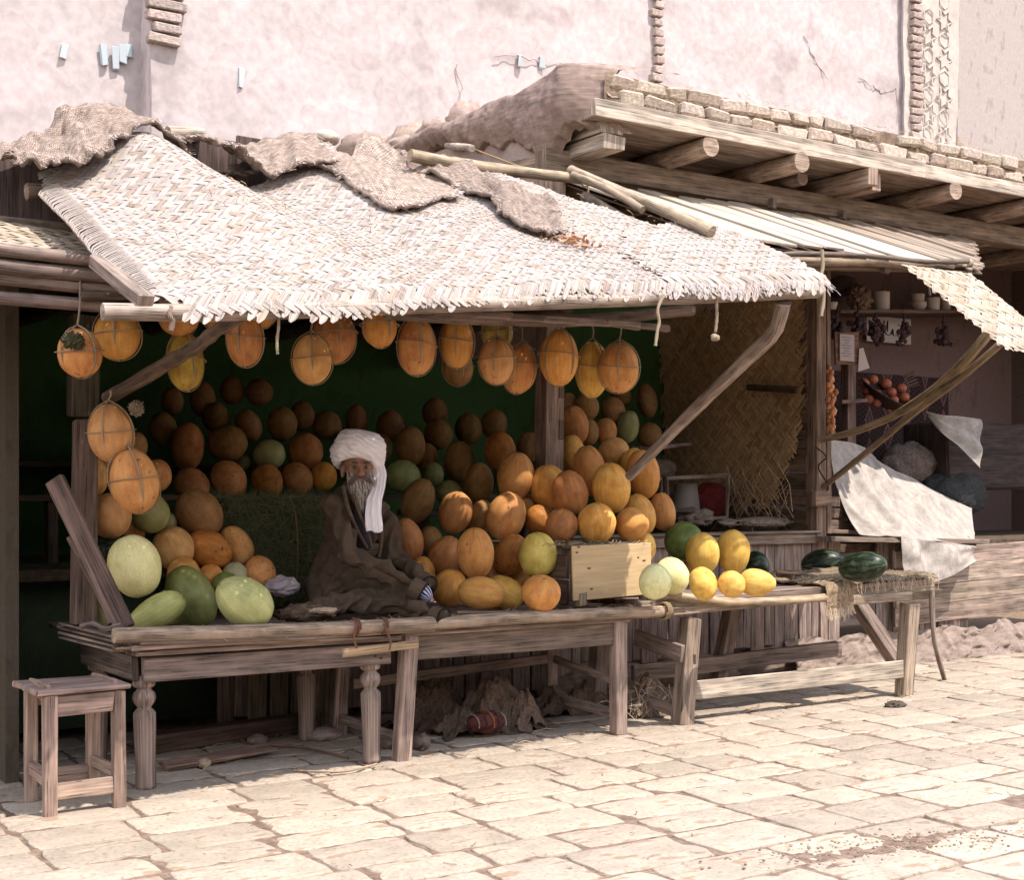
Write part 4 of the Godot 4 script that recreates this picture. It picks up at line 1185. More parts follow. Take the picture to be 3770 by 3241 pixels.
	gg.grid(120, 44, func(u, v):
		var z := lerpf(-6.70, -10.0, u)
		var low := 3.56 - 0.16 * exp(-pow((z + 7.12) / 0.16, 2.0)) + 0.20 * smoothstep(-7.3, -8.6, z) + 0.07 * fn.get_noise_2d(z * 5.0, 3.0) + 0.03 * fn.get_noise_2d(z * 17.0, 9.0)
		var top := 3.90 + 0.05 * fn.get_noise_2d(z * 1.4, 0.0) + 0.04 * exp(-pow((z + 6.9) / 0.3, 2.0))
		var q := minf(v * 1.5, 1.0)
		var y := lerpf(low, top, q)
		var over := maxf(v * 1.5 - 1.0, 0.0) * 2.0
		var belly := 0.07 * sin(clampf(q, 0.0, 1.0) * PI * 0.9)
		var x := 5.055 - belly - 0.03 * q + over * 0.5 + 0.022 * fn.get_noise_2d(z * 3.0, y * 3.0) + 0.008 * fn.get_noise_2d(z * 14.0, y * 14.0)
		if v < 0.03: x += 0.06
		if over > 0.0: y += 0.05 * sin(over * PI * 0.5) + 0.012 * fn.get_noise_2d(z * 9.0, x * 9.0)
		if u < 0.06: x += 0.30 * pow(1.0 - u / 0.06, 2.0)
		return Vector3(x, y, z), Vector2.ONE, false, true)
	put(gg, "mud_gable", mats.mud, b)
	var gw := geo(lin(0.43, 0.34, 0.30))
	gw.box(Transform3D(Basis(), Vector3(5.12, 3.0, -8.55)), Vector3(0.10, 1.5, 2.9), 0.01, 0.0, rng)
	put(gw, "gable_wall", mats.plaster, b)
	board(b, "tie_beam", Vector3(5.05, 3.40, -7.15), Vector3(5.05, 3.52, -8.6), 0.09, 0.05, lin(0.38, 0.29, 0.22), mats.wood)
	pole(b, "projecting_pole", wobble(Vector3(5.020, 3.735, -8.246), Vector3(4.750, 3.529, -7.500), 4, 0.004), 0.022, 0.024, wood, mats.bark)
	# rubble on the roof's back end
	for i in 7:
		var lg := geo(vary(lin(0.48, 0.40, 0.36), 0.1))
		lg.lump(Vector3(rng.randf_range(5.05, 5.8), 3.95 + rng.randf() * 0.1, -9.8 + i * 0.17), Vector3(rng.randf_range(0.3, 0.6), rng.randf_range(0.18, 0.42), rng.randf_range(0.3, 0.5)), 300 + i, 0.3, 2.2)
		put(lg, "mud_rubble", mats.mud, b)
	var lb := geo(lin(0.34, 0.22, 0.17))
	lb.box(Transform3D(Basis(Vector3.UP, 0.25), Vector3(5.160, 3.861, -7.866)), Vector3(0.16, 0.075, 0.20), 0.006, 0.005, rng)
	tag(put(lb, "brick", mats.brick), "single loose red brown brick lying on the mud roof's edge", "brick")
	cord(self, "guy_rope", [Vector3(5.000, 3.733, -8.116), Vector3(4.723, 3.409, -7.200), Vector3(4.639, 3.181, -6.600)], 0.006, lin(0.5, 0.36, 0.2))
	tag(get_child(-1), "thin taut rope running from the mud roof to the bamboo", "rope")

func melon_shop() -> void:
	var s := thing("melon_stall", Vector3(4.2, 0, -7.3), "timber framed melon stall with back wall toned to green gloom and plank front", "stall")
	var green := lin(0.06, 0.145, 0.05)  # green gloom of the interior put into the wall colour
	var wood := lin(0.26, 0.195, 0.155)
	var grey := lin(0.34, 0.265, 0.235)
	var dk := lin(0.13, 0.10, 0.075)
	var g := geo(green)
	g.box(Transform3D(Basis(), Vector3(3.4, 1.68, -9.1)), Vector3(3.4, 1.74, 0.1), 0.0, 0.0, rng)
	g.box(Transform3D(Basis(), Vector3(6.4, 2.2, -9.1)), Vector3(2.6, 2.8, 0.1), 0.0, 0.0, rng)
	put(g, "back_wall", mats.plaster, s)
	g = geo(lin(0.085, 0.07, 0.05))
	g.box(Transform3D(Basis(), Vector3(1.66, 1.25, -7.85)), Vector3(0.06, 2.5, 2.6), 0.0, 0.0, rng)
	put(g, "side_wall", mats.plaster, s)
	g = geo(lin(0.20, 0.165, 0.12))
	g.box(Transform3D(Basis(), Vector3(2.55, 2.52, -8.2)), Vector3(5.0, 0.10, 3.6), 0.01, 0.0, rng)
	put(g, "roof_slab", mats.mud, s)
	for i in 8: pole(s, "ceiling_pole", wobble(Vector3(1.9 + i * 0.42, 2.42, -6.6), Vector3(1.92 + i * 0.42, 2.42, -9.0), 5, 0.015), 0.045, 0.05, dk, mats.bark)
	g = geo(lin(0.16, 0.12, 0.09))
	g.box(Transform3D(Basis(), Vector3(7.4, 0.90, -8.3)), Vector3(11.6, 0.06, 1.9), 0.0, 0.0, rng)
	put(g, "shop_floor", mats.mud, s)
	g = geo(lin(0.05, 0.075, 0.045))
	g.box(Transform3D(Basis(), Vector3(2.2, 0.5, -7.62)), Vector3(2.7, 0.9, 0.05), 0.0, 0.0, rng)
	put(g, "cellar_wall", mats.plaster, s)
	# plank front under the shop floor
	var x := 2.95
	while x < 9.4:
		var w := rng.randf_range(0.075, 0.145)
		var low := (0.02 if x < 5.3 else 0.17) + rng.randf_range(0.0, 0.06)
		if x < 7.85 or x > 8.2:
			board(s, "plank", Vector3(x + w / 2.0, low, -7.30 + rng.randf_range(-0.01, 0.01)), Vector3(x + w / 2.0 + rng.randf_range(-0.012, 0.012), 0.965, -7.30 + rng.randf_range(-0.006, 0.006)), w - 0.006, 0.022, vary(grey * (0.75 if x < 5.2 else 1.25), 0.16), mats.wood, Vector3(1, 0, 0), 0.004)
		x += w
	board(s, "sill_beam", Vector3(2.95, 0.99, -7.30), Vector3(7.6, 0.99, -7.30), 0.075, 0.12, vary(wood * 1.2), mats.wood)
	board(s, "sill_board", Vector3(5.1, 1.035, -7.32), Vector3(7.62, 1.035, -7.32), 0.02, 0.22, vary(wood * 1.3), mats.wood)
	for i in 5:
		var lg := geo(vary(lin(0.36, 0.29, 0.25)))
		lg.lump(Vector3(5.6 + i * 0.85, 0.07, -7.34), Vector3(0.95, 0.30, 0.2), 60 + i, 0.25, 2.5)
		put(lg, "mud_footing", mats.mud, s)
	# posts
	board(s, "square_post", Vector3(5.06, 0.70, -7.10), Vector3(5.09, 3.33, -7.10), 0.14, 0.13, lin(0.36, 0.265, 0.215), mats.wood, Vector3(1, 0, 0), 0.006)
	var post: Node3D = s.get_child(-1)
	for q in [[1.28, 0.26], [1.72, 0.12], [2.02, 0.20]]:
		var mg := geo(lin(0.11, 0.08, 0.06))
		mg.box(Transform3D(Basis(), Vector3(5.115, q[0], -7.033)), Vector3(0.035, q[1], 0.012), 0.002, 0.002, rng)
		put(mg, "mortise", mats.plain, post)
	board(s, "left_post", Vector3(1.971, 0.722, -6.500), Vector3(1.976, 1.674, -6.500), 0.10, 0.09, lin(0.17, 0.12, 0.095), mats.wood, Vector3(1, 0, 0), 0.006)
	board(s, "left_post", Vector3(2.003, 1.691, -6.620), Vector3(2.012, 2.174, -6.620), 0.13, 0.09, lin(0.10, 0.085, 0.055), mats.wood, Vector3(1, 0, 0), 0.006)
	board(s, "right_post", Vector3(7.635, 0.976, -7.280), Vector3(7.635, 3.074, -7.280), 0.10, 0.10, lin(0.33, 0.235, 0.175), mats.wood, Vector3(1, 0, 0), 0.005)
	board(s, "right_post", Vector3(7.825, 1.014, -7.360), Vector3(7.819, 3.009, -7.360), 0.05, 0.06, lin(0.26, 0.18, 0.13), mats.wood, Vector3(1, 0, 0), 0.005)
	board(s, "post_block", Vector3(7.505, 1.278, -7.200), Vector3(7.675, 1.284, -7.200), 0.11, 0.07, lin(0.30, 0.20, 0.15), mats.wood)
	cord(s, "iron_ring", [Vector3(7.541, 1.658, -7.200), Vector3(7.633, 1.586, -7.180), Vector3(7.567, 1.513, -7.200), Vector3(7.654, 1.368, -7.180), Vector3(7.603, 1.306, -7.200)], 0.006, lin(0.07, 0.06, 0.055))
	# awning frame
	pole(s, "eave_pole", curve([Vector3(1.575, 1.989, -4.970), Vector3(2.082, 2.021, -4.950), Vector3(2.882, 2.107, -4.950), Vector3(3.917, 2.210, -4.950), Vector3(5.202, 2.351, -4.950)], 18), 0.033, 0.036, lin(0.52, 0.43, 0.36), mats.bark, 0.05, 16)
	pole(s, "inner_beam", curve([Vector3(3.133, 2.171, -5.700), Vector3(3.682, 2.181, -5.700), Vector3(4.285, 2.217, -5.700), Vector3(5.022, 2.323, -5.700)], 14), 0.030, 0.032, lin(0.30, 0.23, 0.19), mats.bark, 0.06)
	for i in 7:
		var px := [880, 960, 1075, 1180, 1265, 1330, 1390]
		board(s, "lath", Vector3(3.353, 2.164, -5.620) + Vector3(i * 0.20, 0.02 + 0.003 * i, 0.02 * (i % 2)), Vector3(3.574, 2.174, -5.620) + Vector3(i * 0.20, 0.02, 0.02), 0.035, 0.03, vary(grey), mats.wood)
	for q in [1.86, 2.6, 3.3, 3.95, 4.87]:
		var a := mat_at(Vector2(q, 0.02)) - Vector3(0, 0.10, 0)
		var b2 := mat_at(Vector2(q, 1.0)) - Vector3(0, 0.045, 0)
		var pts := []
		for i in 9: pts.append(a.lerp(b2, i / 8.0) - Vector3(0, 0.03 * sin(i / 8.0 * PI), 0))
		pole(s, "rafter", pts, 0.030, 0.026, lin(0.34, 0.27, 0.21), mats.bark)
	board(s, "edge_rafter", Vector3(1.703, 2.249, -5.450), Vector3(1.721, 2.029, -4.930), 0.055, 0.06, lin(0.33, 0.26, 0.22), mats.wood)
	for i in 3: pole(s, "hanging_rail", wobble(Vector3(1.75, 2.16 + 0.07 * i, -5.82 - i * 0.24), Vector3(5.35, 2.42 + 0.03 * i, -5.82 - i * 0.24), 7, 0.02), 0.022, 0.02, dk * 1.4, mats.bark)
	for i in 9:  # added dark boards: make the gap behind the sacking look shaded
		board(s, "added_gap_board", Vector3(1.80 + i * 0.31, 2.5, -6.86 - 0.012 * (i % 2)), Vector3(1.80 + i * 0.31, 2.97 + 0.028 * i + 0.13 * sin(PI * clampf((i - 1) / 5.0, 0.0, 1.0)), -6.86), 0.33, 0.02, vary(lin(0.15, 0.105, 0.09)), mats.wood, Vector3(1, 0, 0), 0.006)
	pole(s, "back_purlin", wobble(Vector3(1.7, 2.70, -6.46), Vector3(4.9, 2.95, -6.46), 7, 0.02), 0.04, 0.035, wood, mats.bark)
	pole(s, "bamboo_purlin", curve([Vector3(3.792, 3.180, -6.620), Vector3(4.014, 3.172, -6.620), Vector3(4.534, 3.177, -6.600), Vector3(5.017, 3.191, -6.600)], 16), 0.036, 0.030, lin(0.46, 0.37, 0.27), mats.bark, 0.05, 14)
	pole(s, "bamboo_rafter", curve([Vector3(4.870, 3.231, -6.599), Vector3(4.880, 2.983, -6.056), Vector3(4.920, 2.760, -5.565), Vector3(4.950, 2.700, -5.463)], 14), 0.030, 0.036, lin(0.48, 0.39, 0.29), mats.bark, 0.05, 14)
	pole(s, "bamboo_rafter", curve([Vector3(4.800, 3.171, -6.481), Vector3(4.800, 3.010, -6.110), Vector3(4.820, 2.871, -5.875)], 10), 0.024, 0.022, lin(0.42, 0.34, 0.25), mats.bark, 0.05, 12)
	cord(s, "lashing", [Vector3(4.900, 3.202, -6.504), Vector3(4.950, 3.186, -6.507), Vector3(4.900, 3.120, -6.499), Vector3(4.900, 3.162, -6.538), Vector3(4.940, 3.209, -6.542), Vector3(4.920, 3.102, -6.497), Vector3(4.920, 3.021, -6.530)], 0.007, lin(0.42, 0.33, 0.22), 24)
	pole(s, "brace", curve([Vector3(2.057, 1.774, -6.420), Vector3(2.103, 1.821, -6.250), Vector3(2.176, 1.908, -5.950), Vector3(2.177, 1.955, -5.600), Vector3(2.144, 1.991, -5.300), Vector3(2.131, 2.021, -5.020)], 18), 0.035, 0.027, lin(0.19, 0.135, 0.10), mats.bark, 0.10, 12)
	pole(s, "brace", curve([Vector3(4.985, 1.418, -6.200), Vector3(5.013, 1.585, -5.980), Vector3(5.039, 1.817, -5.640), Vector3(5.043, 2.023, -5.300), Vector3(5.031, 2.155, -5.080), Vector3(4.986, 2.280, -4.980)], 20), 0.028, 0.040, lin(0.42, 0.34, 0.29), mats.bark, 0.06, 14)
	# leaning boards at the left end
	board(s, "leaning_board", Vector3(1.768, 1.398, -6.250), Vector3(2.023, 0.733, -6.050), 0.082, 0.03, lin(0.20, 0.14, 0.12), mats.wood, Vector3(0.8, 0.2, 0.5), 0.006)
	pole(s, "leaning_stick", wobble(Vector3(1.859, 1.130, -6.350), Vector3(1.984, 0.752, -6.120), 6, 0.01), 0.013, 0.020, lin(0.22, 0.16, 0.13), mats.bark)
	# shelf behind the man, and the step for the right heap
	board(s, "back_shelf", Vector3(2.0, 1.30, -8.05), Vector3(5.6, 1.30, -8.05), 0.03, 0.55, dk, mats.wood)
	board(s, "back_shelf", Vector3(2.0, 1.50, -8.75), Vector3(7.3, 1.50, -8.75), 0.03, 0.40, dk, mats.wood)
	for i in 5: board(s, "shelf_leg", Vector3(2.2 + i * 0.8, 0.93, -7.85), Vector3(2.2 + i * 0.8, 1.285, -7.85), 0.06, 0.06, dk, mats.wood, Vector3(1, 0, 0))
	board(s, "heap_board", Vector3(4.45, 1.02, -7.1), Vector3(5.6, 1.02, -7.1), 0.03, 0.30, dk, mats.wood)
	board(s, "heap_board", Vector3(4.4, 1.20, -7.65), Vector3(6.6, 1.20, -7.65), 0.03, 0.4, dk, mats.wood)
	board(s, "shelf_board", Vector3(6.528, 1.659, -7.900), Vector3(7.063, 1.698, -8.200), 0.03, 0.25, grey, mats.wood)
	# side partition of boards and a torn reed screen
	for i in 13:
		var y: float = 1.02 + i * 0.128
		board(s, "partition_board", Vector3(7.64, y + rng.randf_range(-0.012, 0.012), -7.38), Vector3(7.66, y + 0.045 + rng.randf_range(-0.012, 0.012), -9.05), 0.118, 0.02, vary(lin(0.25, 0.17, 0.12), 0.18), mats.wood, Vector3.UP, 0.004)
	var screen := thing("reed_screen", Vector3(7.5, 1.1, -8.3), "torn woven brown reed screen hanging on the stall's right partition", "screen")
	var out := PackedVector2Array([Vector2(0.02, 1.75), Vector2(0.02, 0.75), Vector2(0.10, 0.55), Vector2(0.20, 0.42), Vector2(0.26, 0.20), Vector2(0.42, 0.30), Vector2(0.60, 0.16), Vector2(0.80, 0.34), Vector2(1.05, 0.22), Vector2(1.55, 0.25), Vector2(1.60, 1.75)])
	weave(screen, out, 0.036, func(q): return Vector3(7.60 - 0.02 * sin(q.x * 5.0 + q.y * 3.0) - 0.03 * maxf(0.5 - q.y, 0.0), 1.03 + q.y, -7.42 - q.x), func(_q): return Vector3(-1, 0, 0), lin(0.60, 0.42, 0.25), 0.16, "reed_strip", 0.003)
	straws("loose_reeds", 60, func():
		var side := -1.0 if rng.randf() < 0.5 else 1.0
		return [Vector3(7.575 - rng.randf() * 0.03, rng.randf_range(1.12, 1.42), -7.5 - rng.randf() * 0.8), Vector3(-0.05, -1.0, side * rng.randf_range(0.4, 1.3)), rng.randf_range(0.15, 0.42)], lin(0.52, 0.38, 0.24), screen, 0.0025)
	board(self, "wooden_bar", Vector3(7.500, 2.136, -7.872), Vector3(7.500, 2.082, -7.349), 0.05, 0.03, lin(0.14, 0.085, 0.06), mats.wood)
	tag(get_child(-1), "dark wooden bar nailed across the reed screen", "bar")
	# neighbour at the far left, in shadow
	var n := thing("neighbour_stall", Vector3(0.9, 0, -6.8), "shaded neighbouring stall cut off by the left edge of the view", "stall")
	for i in 4: pole(n, "eave_pole", wobble(Vector3(-0.6, 2.46 - i * 0.075, -6.15 - 0.05 * i), Vector3(2.1, 2.30 - i * 0.06, -5.75 - 0.02 * i), 5, 0.015), 0.03, 0.028, vary(lin(0.27, 0.21, 0.18)), mats.bark)
	board(n, "post", Vector3(1.25, 0.0, -7.0), Vector3(1.25, 2.4, -7.0), 0.12, 0.12, dk, mats.wood, Vector3(1, 0, 0))
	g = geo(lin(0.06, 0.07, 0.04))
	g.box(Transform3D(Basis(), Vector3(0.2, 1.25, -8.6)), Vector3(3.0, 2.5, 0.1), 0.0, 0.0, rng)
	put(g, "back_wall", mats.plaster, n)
	g = geo(lin(0.20, 0.165, 0.12))
	g.box(Transform3D(Basis(), Vector3(-1.2, 2.50, -8.2)), Vector3(2.4, 0.10, 3.5), 0.01, 0.0, rng)
	put(g, "roof_slab", mats.mud, n)
	var nm := thing("reed_mat", Vector3(0.9, 2.5, -6.2), "drooping reed mat of the neighbouring stall at the left edge in shade", "mat")
	weave(nm, PackedVector2Array([Vector2(-0.5, 0), Vector2(1.95, 0), Vector2(2.05, 0.8), Vector2(-0.5, 0.8)]), 0.05, func(q): return Vector3(q.x, 2.66 - q.y * 0.30 - 0.05 * q.x, -6.5 + q.y * 0.75), func(_q): return Vector3(0, 0.93, 0.37), lin(0.42, 0.35, 0.28), 0.04, "reed_strip")

func slat_awning() -> void:
	var s := thing("slatted_awning", Vector3(7.2, 2.7, -6.3), "sloping awning of sunlit wooden slats on the right building", "awning")
	var x := 5.13
	var i := 0
	while x < 9.6:
		var w := rng.randf_range(0.14, 0.205) if x < 7.05 else rng.randf_range(0.03, 0.05)
		var gap := rng.randf_range(0.016, 0.042) if x < 7.05 else rng.randf_range(0.001, 0.004)
		var t := (x - 5.1) / 4.0
		var zf := -5.58 - 0.02 * t - maxf(x - 7.3, 0.0) * 0.80
		if zf < -6.95: break
		board(s, "slat", Vector3(x + w / 2.0, 3.30 + rng.randf_range(-0.02, 0.02), -7.04), Vector3(x + w / 2.0 + rng.randf_range(-0.03, 0.03), lerpf(2.715 + 0.03 * t, 3.30, (-5.58 - 0.02 * t - zf) / 1.46) + rng.randf_range(-0.01, 0.012), zf), 0.018, w, vary(lin(0.46, 0.40, 0.34) if x < 7.05 else lin(0.36, 0.29, 0.235), 0.10), mats.pine, Vector3.UP, 0.003)
		x += w + gap
		i += 1
	var ug := geo(lin(0.12, 0.085, 0.065))  # added dark sheet: keeps striped light out and darkens the slat gaps
	ug.sheet(20, 6, func(u, v): return Vector3(lerpf(5.16, 8.95 - 1.6 * (1.0 - v), u), lerpf(2.690 + 0.018 * u, 3.262, v), lerpf(-5.60, -7.03, v)), 0.008, Vector2(4, 1))
	put(ug, "added_underlay", mats.reed, s)
	pole(s, "edge_roll", curve([Vector3(5.420, 2.633, -5.560), Vector3(5.784, 2.681, -5.560), Vector3(6.358, 2.716, -5.560), Vector3(6.752, 2.723, -5.560), Vector3(7.159, 2.763, -5.560)], 18), 0.014, 0.016, lin(0.20, 0.16, 0.13), mats.bark, 0.2)
	pole(s, "front_bar", curve([Vector3(5.631, 2.628, -5.620), Vector3(6.298, 2.689, -5.620), Vector3(6.735, 2.711, -5.620), Vector3(7.255, 2.768, -5.620)], 14), 0.026, 0.028, lin(0.40, 0.32, 0.24), mats.bark, 0.05)
	board(s, "front_plank", Vector3(5.691, 2.616, -5.700), Vector3(7.373, 2.751, -5.700), 0.03, 0.10, lin(0.22, 0.16, 0.12), mats.wood)
	for q in [5.75, 6.5, 7.2]: pole(s, "rafter", wobble(Vector3(q, 3.24, -7.04), Vector3(q, 2.66, -5.62), 5, 0.01), 0.028, 0.028, lin(0.20, 0.15, 0.115), mats.bark)
	pole(s, "brace", curve([Vector3(7.582, 1.713, -7.200), Vector3(7.688, 1.760, -7.000), Vector3(7.765, 1.861, -6.700), Vector3(7.702, 2.011, -6.300), Vector3(7.582, 2.201, -5.900), Vector3(7.596, 2.404, -5.700)], 18), 0.026, 0.034, lin(0.42, 0.31, 0.19), mats.bark, 0.05, 12)
	pole(s, "brace", curve([Vector3(7.645, 1.368, -7.220), Vector3(7.728, 1.635, -6.850), Vector3(7.669, 1.879, -6.400), Vector3(7.646, 2.120, -5.950), Vector3(7.698, 2.314, -5.700)], 18), 0.022, 0.026, lin(0.33, 0.24, 0.15), mats.bark, 0.05, 12)
	# the sunlit mat of the next awning, seen under the eave
	var m := thing("sunlit_reed_mat", Vector3(10.2, 2.2, -6.4), "bright sunlit reed mat sloping down at the right edge", "mat")
	weave(m, PackedVector2Array([Vector2(0, 0), Vector2(0.62, 0), Vector2(0.62, 1.0), Vector2(0, 1.0)]), 0.055, func(q): return Vector3(6.427, 2.643, -5.450) + Vector3(q.x + q.y * 0.62, -q.y * 0.48 + 0.02, q.y * 0.25), func(_q): return Vector3(0.3, 0.55, 0.78), lin(0.50, 0.43, 0.37), 0.03, "reed_strip")

func mats_and_sacks() -> void:
	var c := lin(0.415, 0.365, 0.352)
	var at := func(q): return mat_at(Vector2(q.x, q.y / 1.78))
	var up := func(q): return mat_up(Vector2(q.x, q.y / 1.78))
	var m := thing("reed_mat", Vector3(3.4, 2.2, -5.6), "large undulating woven reed mat spread over the melon stall's awning", "mat")
	weave(m, PackedVector2Array([Vector2(1.76, 0.0), Vector2(4.34, -0.12), Vector2(4.56, 0.45), Vector2(4.82, 1.0), Vector2(5.05, 1.5), Vector2(5.06, 1.84), Vector2(3.4, 1.83), Vector2(2.9, 1.85), Vector2(2.5, 1.87), Vector2(1.92, 1.86), Vector2(1.76, 1.74)]), 0.031, at, up, c, 0.06, "reed_strip", 0.0024)
	var m2 := thing("reed_mat", Vector3(4.8, 2.5, -5.3), "smaller frayed reed mat laid over the awning's right front corner", "mat")
	weave(m2, PackedVector2Array([Vector2(4.50, 1.02), Vector2(5.10, 0.86), Vector2(5.24, 1.15), Vector2(5.27, 1.84), Vector2(4.2, 1.86), Vector2(4.25, 1.35)]), 0.035, func(q): return mat_at(Vector2(q.x, q.y / 1.78)) + Vector3(0, 0.014, 0), up, c * 1.02, 0.07, "reed_strip", 0.003)
	for mm in [m, m2]:
		straws("frayed_fibres", 130, func():
			var x := rng.randf_range(1.9, 4.6) if mm == m else rng.randf_range(4.25, 5.26)
			return [mat_at(Vector2(x, rng.randf_range(1.02, 1.05))) + Vector3(0, 0.006, 0.02), Vector3(rng.randf_range(-0.9, 0.9), -0.9, 0.8), rng.randf_range(0.02, 0.06)], c * 0.95, mm, 0.0014)
	# looped selvedge along the left edge
	var g := geo(c)
	for i in 90:
		var d := 0.25 + i * 0.0165
		g.col = vary(c, 0.12)
		var pts := []
		var rr := []
		var w := rng.randf_range(0.06, 0.10)
		for k in 7:
			var a := k / 6.0 * PI
			var q := Vector2(1.775 + 0.035 * cos(a) - 0.01, (d + k * 0.012 - 0.03) / 1.78)
			pts.append(mat_at(Vector2(q.x - 0.03 * sin(a), q.y)) + Vector3(0, 0.012 - 0.05 * sin(a * 0.5), 0) + Vector3(-w * 0.25 * sin(a), 0.012 * sin(a), 0))
			rr.append(0.0045)
		g.tube(pts, rr, 4, 0.5, false)
	put(g, "selvedge_loops", mats.reed, m, true)
	var sk := lin(0.46, 0.375, 0.335)
	cover("sackcloth", "brown sackcloth rolled thick along its lower edge at the awning's left end", [Vector2(1.62, -0.20), Vector2(1.80, -0.20), Vector2(1.98, -0.19), Vector2(2.15, -0.17), Vector2(2.32, -0.16), Vector2(2.50, -0.15)], [Vector2(1.62, 0.13), Vector2(1.78, 0.15), Vector2(1.95, 0.14), Vector2(2.10, 0.07), Vector2(2.28, 0.0), Vector2(2.50, -0.03)], 0.03, 0.05, 401, sk, func(u, w): return 0.10 * exp(-pow((w - 0.12) / 0.22, 2.0)) * (1.0 - smoothstep(0.3, 0.7, u)) + 0.05 * exp(-pow((u - 0.42) / 0.07, 2.0)) * w)
	cover("sackcloth", "fringed sackcloth hanging over the dark gap at the awning's back", [Vector2(2.46, -0.16), Vector2(2.62, -0.20), Vector2(2.82, -0.22), Vector2(3.02, -0.20), Vector2(3.26, -0.14)], [Vector2(2.44, -0.02), Vector2(2.60, 0.02), Vector2(2.82, 0.05), Vector2(3.02, 0.04), Vector2(3.24, 0.08)], 0.035, 0.035, 402, sk * 1.05, func(u, w): return 0.13 * exp(-pow((u - 0.36) / 0.26, 2.0)) + 0.02 * sin(u * 9.0))
	cover("sackcloth", "frayed dark sackcloth strip tucked along the top edge of the mat", [Vector2(2.845, -0.174), Vector2(2.973, -0.159), Vector2(3.083, -0.096), Vector2(3.175, -0.010), Vector2(3.222, 0.112)], [Vector2(2.779, -0.113), Vector2(2.895, -0.084), Vector2(3.017, -0.023), Vector2(3.136, 0.042), Vector2(3.204, 0.152)], 0.02, 0.03, 403, sk * 0.8)
	cover("sackcloth", "broad sackcloth draped over the middle of the awning with a curved hem", [Vector2(3.258, -0.280), Vector2(3.238, 0.000), Vector2(3.827, -0.478), Vector2(3.897, -0.309), Vector2(3.920, -0.151), Vector2(3.999, 0.040)], [Vector2(3.201, -0.046), Vector2(3.206, 0.168), Vector2(3.220, 0.305), Vector2(3.248, 0.418), Vector2(3.431, 0.429), Vector2(3.850, 0.180)], 0.022, 0.020, 404, sk * 1.12)
	cover("sackcloth", "crumpled torn sackcloth trailing down toward the awning's right side", [Vector2(3.907, -0.284), Vector2(4.048, -0.186), Vector2(4.171, -0.039), Vector2(4.216, 0.144), Vector2(4.265, 0.267), Vector2(4.288, 0.379)], [Vector2(3.835, -0.127), Vector2(3.906, 0.054), Vector2(3.980, 0.252), Vector2(3.844, 0.478), Vector2(3.884, 0.595), Vector2(4.017, 0.637)], 0.026, 0.045, 405, sk * 0.95, func(u, w): return 0.05 * exp(-pow((u - 0.62) / 0.1, 2.0)) * sin(w * PI) + 0.04 * exp(-pow((u - 0.9) / 0.1, 2.0)) * w)
	# the light log that shows through the gap, a pale stone and dead leaves on the mat
	pole(self, "log", wobble(Vector3(2.487, 3.151, -6.800), Vector3(2.678, 3.177, -6.820), 4, 0.004), 0.035, 0.035, lin(0.5, 0.42, 0.34), mats.bark)
	tag(get_child(-1), "pale log end showing between the sackcloths at the back", "log")
	var lg := geo(lin(0.55, 0.47, 0.41))
	lg.lump(Vector3(3.447, 3.293, -6.950), Vector3(0.16, 0.09, 0.14), 71, 0.15, 1.5)
	tag(put(lg, "stone", mats.stone), "smooth pale stone weighting the sackcloth at the awning's back", "stone")
	var lv := geo(lin(0.40, 0.22, 0.12))
	for i in 90:
		lv.col = vary(lin(0.42, 0.23, 0.13), 0.35)
		var p := mat_at(Vector2(3.988, 0.690) + Vector2(rng.randfn(0.0, 0.05), rng.randfn(0.0, 0.045)) + Vector2(0.02, 0.0) * (i % 5)) + Vector3(0, 0.02 + rng.randf() * 0.015, 0)
		var b := Basis.from_euler(Vector3(rng.randf_range(-0.8, 0.8), rng.randf() * TAU, rng.randf_range(-0.8, 0.8)))
		lv.poly([p + b * Vector3(-0.018, 0, 0), p + b * Vector3(0, 0.004, 0.009), p + b * Vector3(0.020, 0.002, 0), p + b * Vector3(0, 0.004, -0.010)], b.y, [Vector2.ZERO, Vector2.ZERO, Vector2.ZERO, Vector2.ZERO])
	tag(put(lv, "dead_leaves", mats.straw), "small drift of dry brown leaves at the tail of the torn sackcloth", "leaves", "", "stuff")
	straws("mat_straw", 260, func():
		var q := Vector2(rng.randf_range(1.9, 5.0), rng.randf_range(0.2, 1.0))
		return [mat_at(q) + mat_up(q) * 0.008, Vector3(rng.randf_range(-1, 1), -0.2, rng.randf_range(-0.5, 0.8)), rng.randf_range(0.02, 0.09)], lin(0.36, 0.25, 0.16))
	tag(get_child(-1), "loose straw lying scattered over the reed mats", "straw")

func lash(par: Node, p: Vector3, d: Vector3, r: float, turns: int, c: Color) -> void:
	var u := d.normalized()
	var s := u.cross(Vector3(0.1, 1, 0.2)).normalized()
	var w := u.cross(s)
	var pts := []
	for i in turns * 10 + 1:
		var a := i / 10.0 * TAU
		pts.append(p + (s * cos(a) + w * sin(a)) * r + u * (i * 0.0009 - turns * 0.0045))
	var rr := []
	for q in pts: rr.append(0.005)
	var g := geo(c)
	g.tube(pts, rr, 5)
	put(g, "lashing", mats.rope, par)

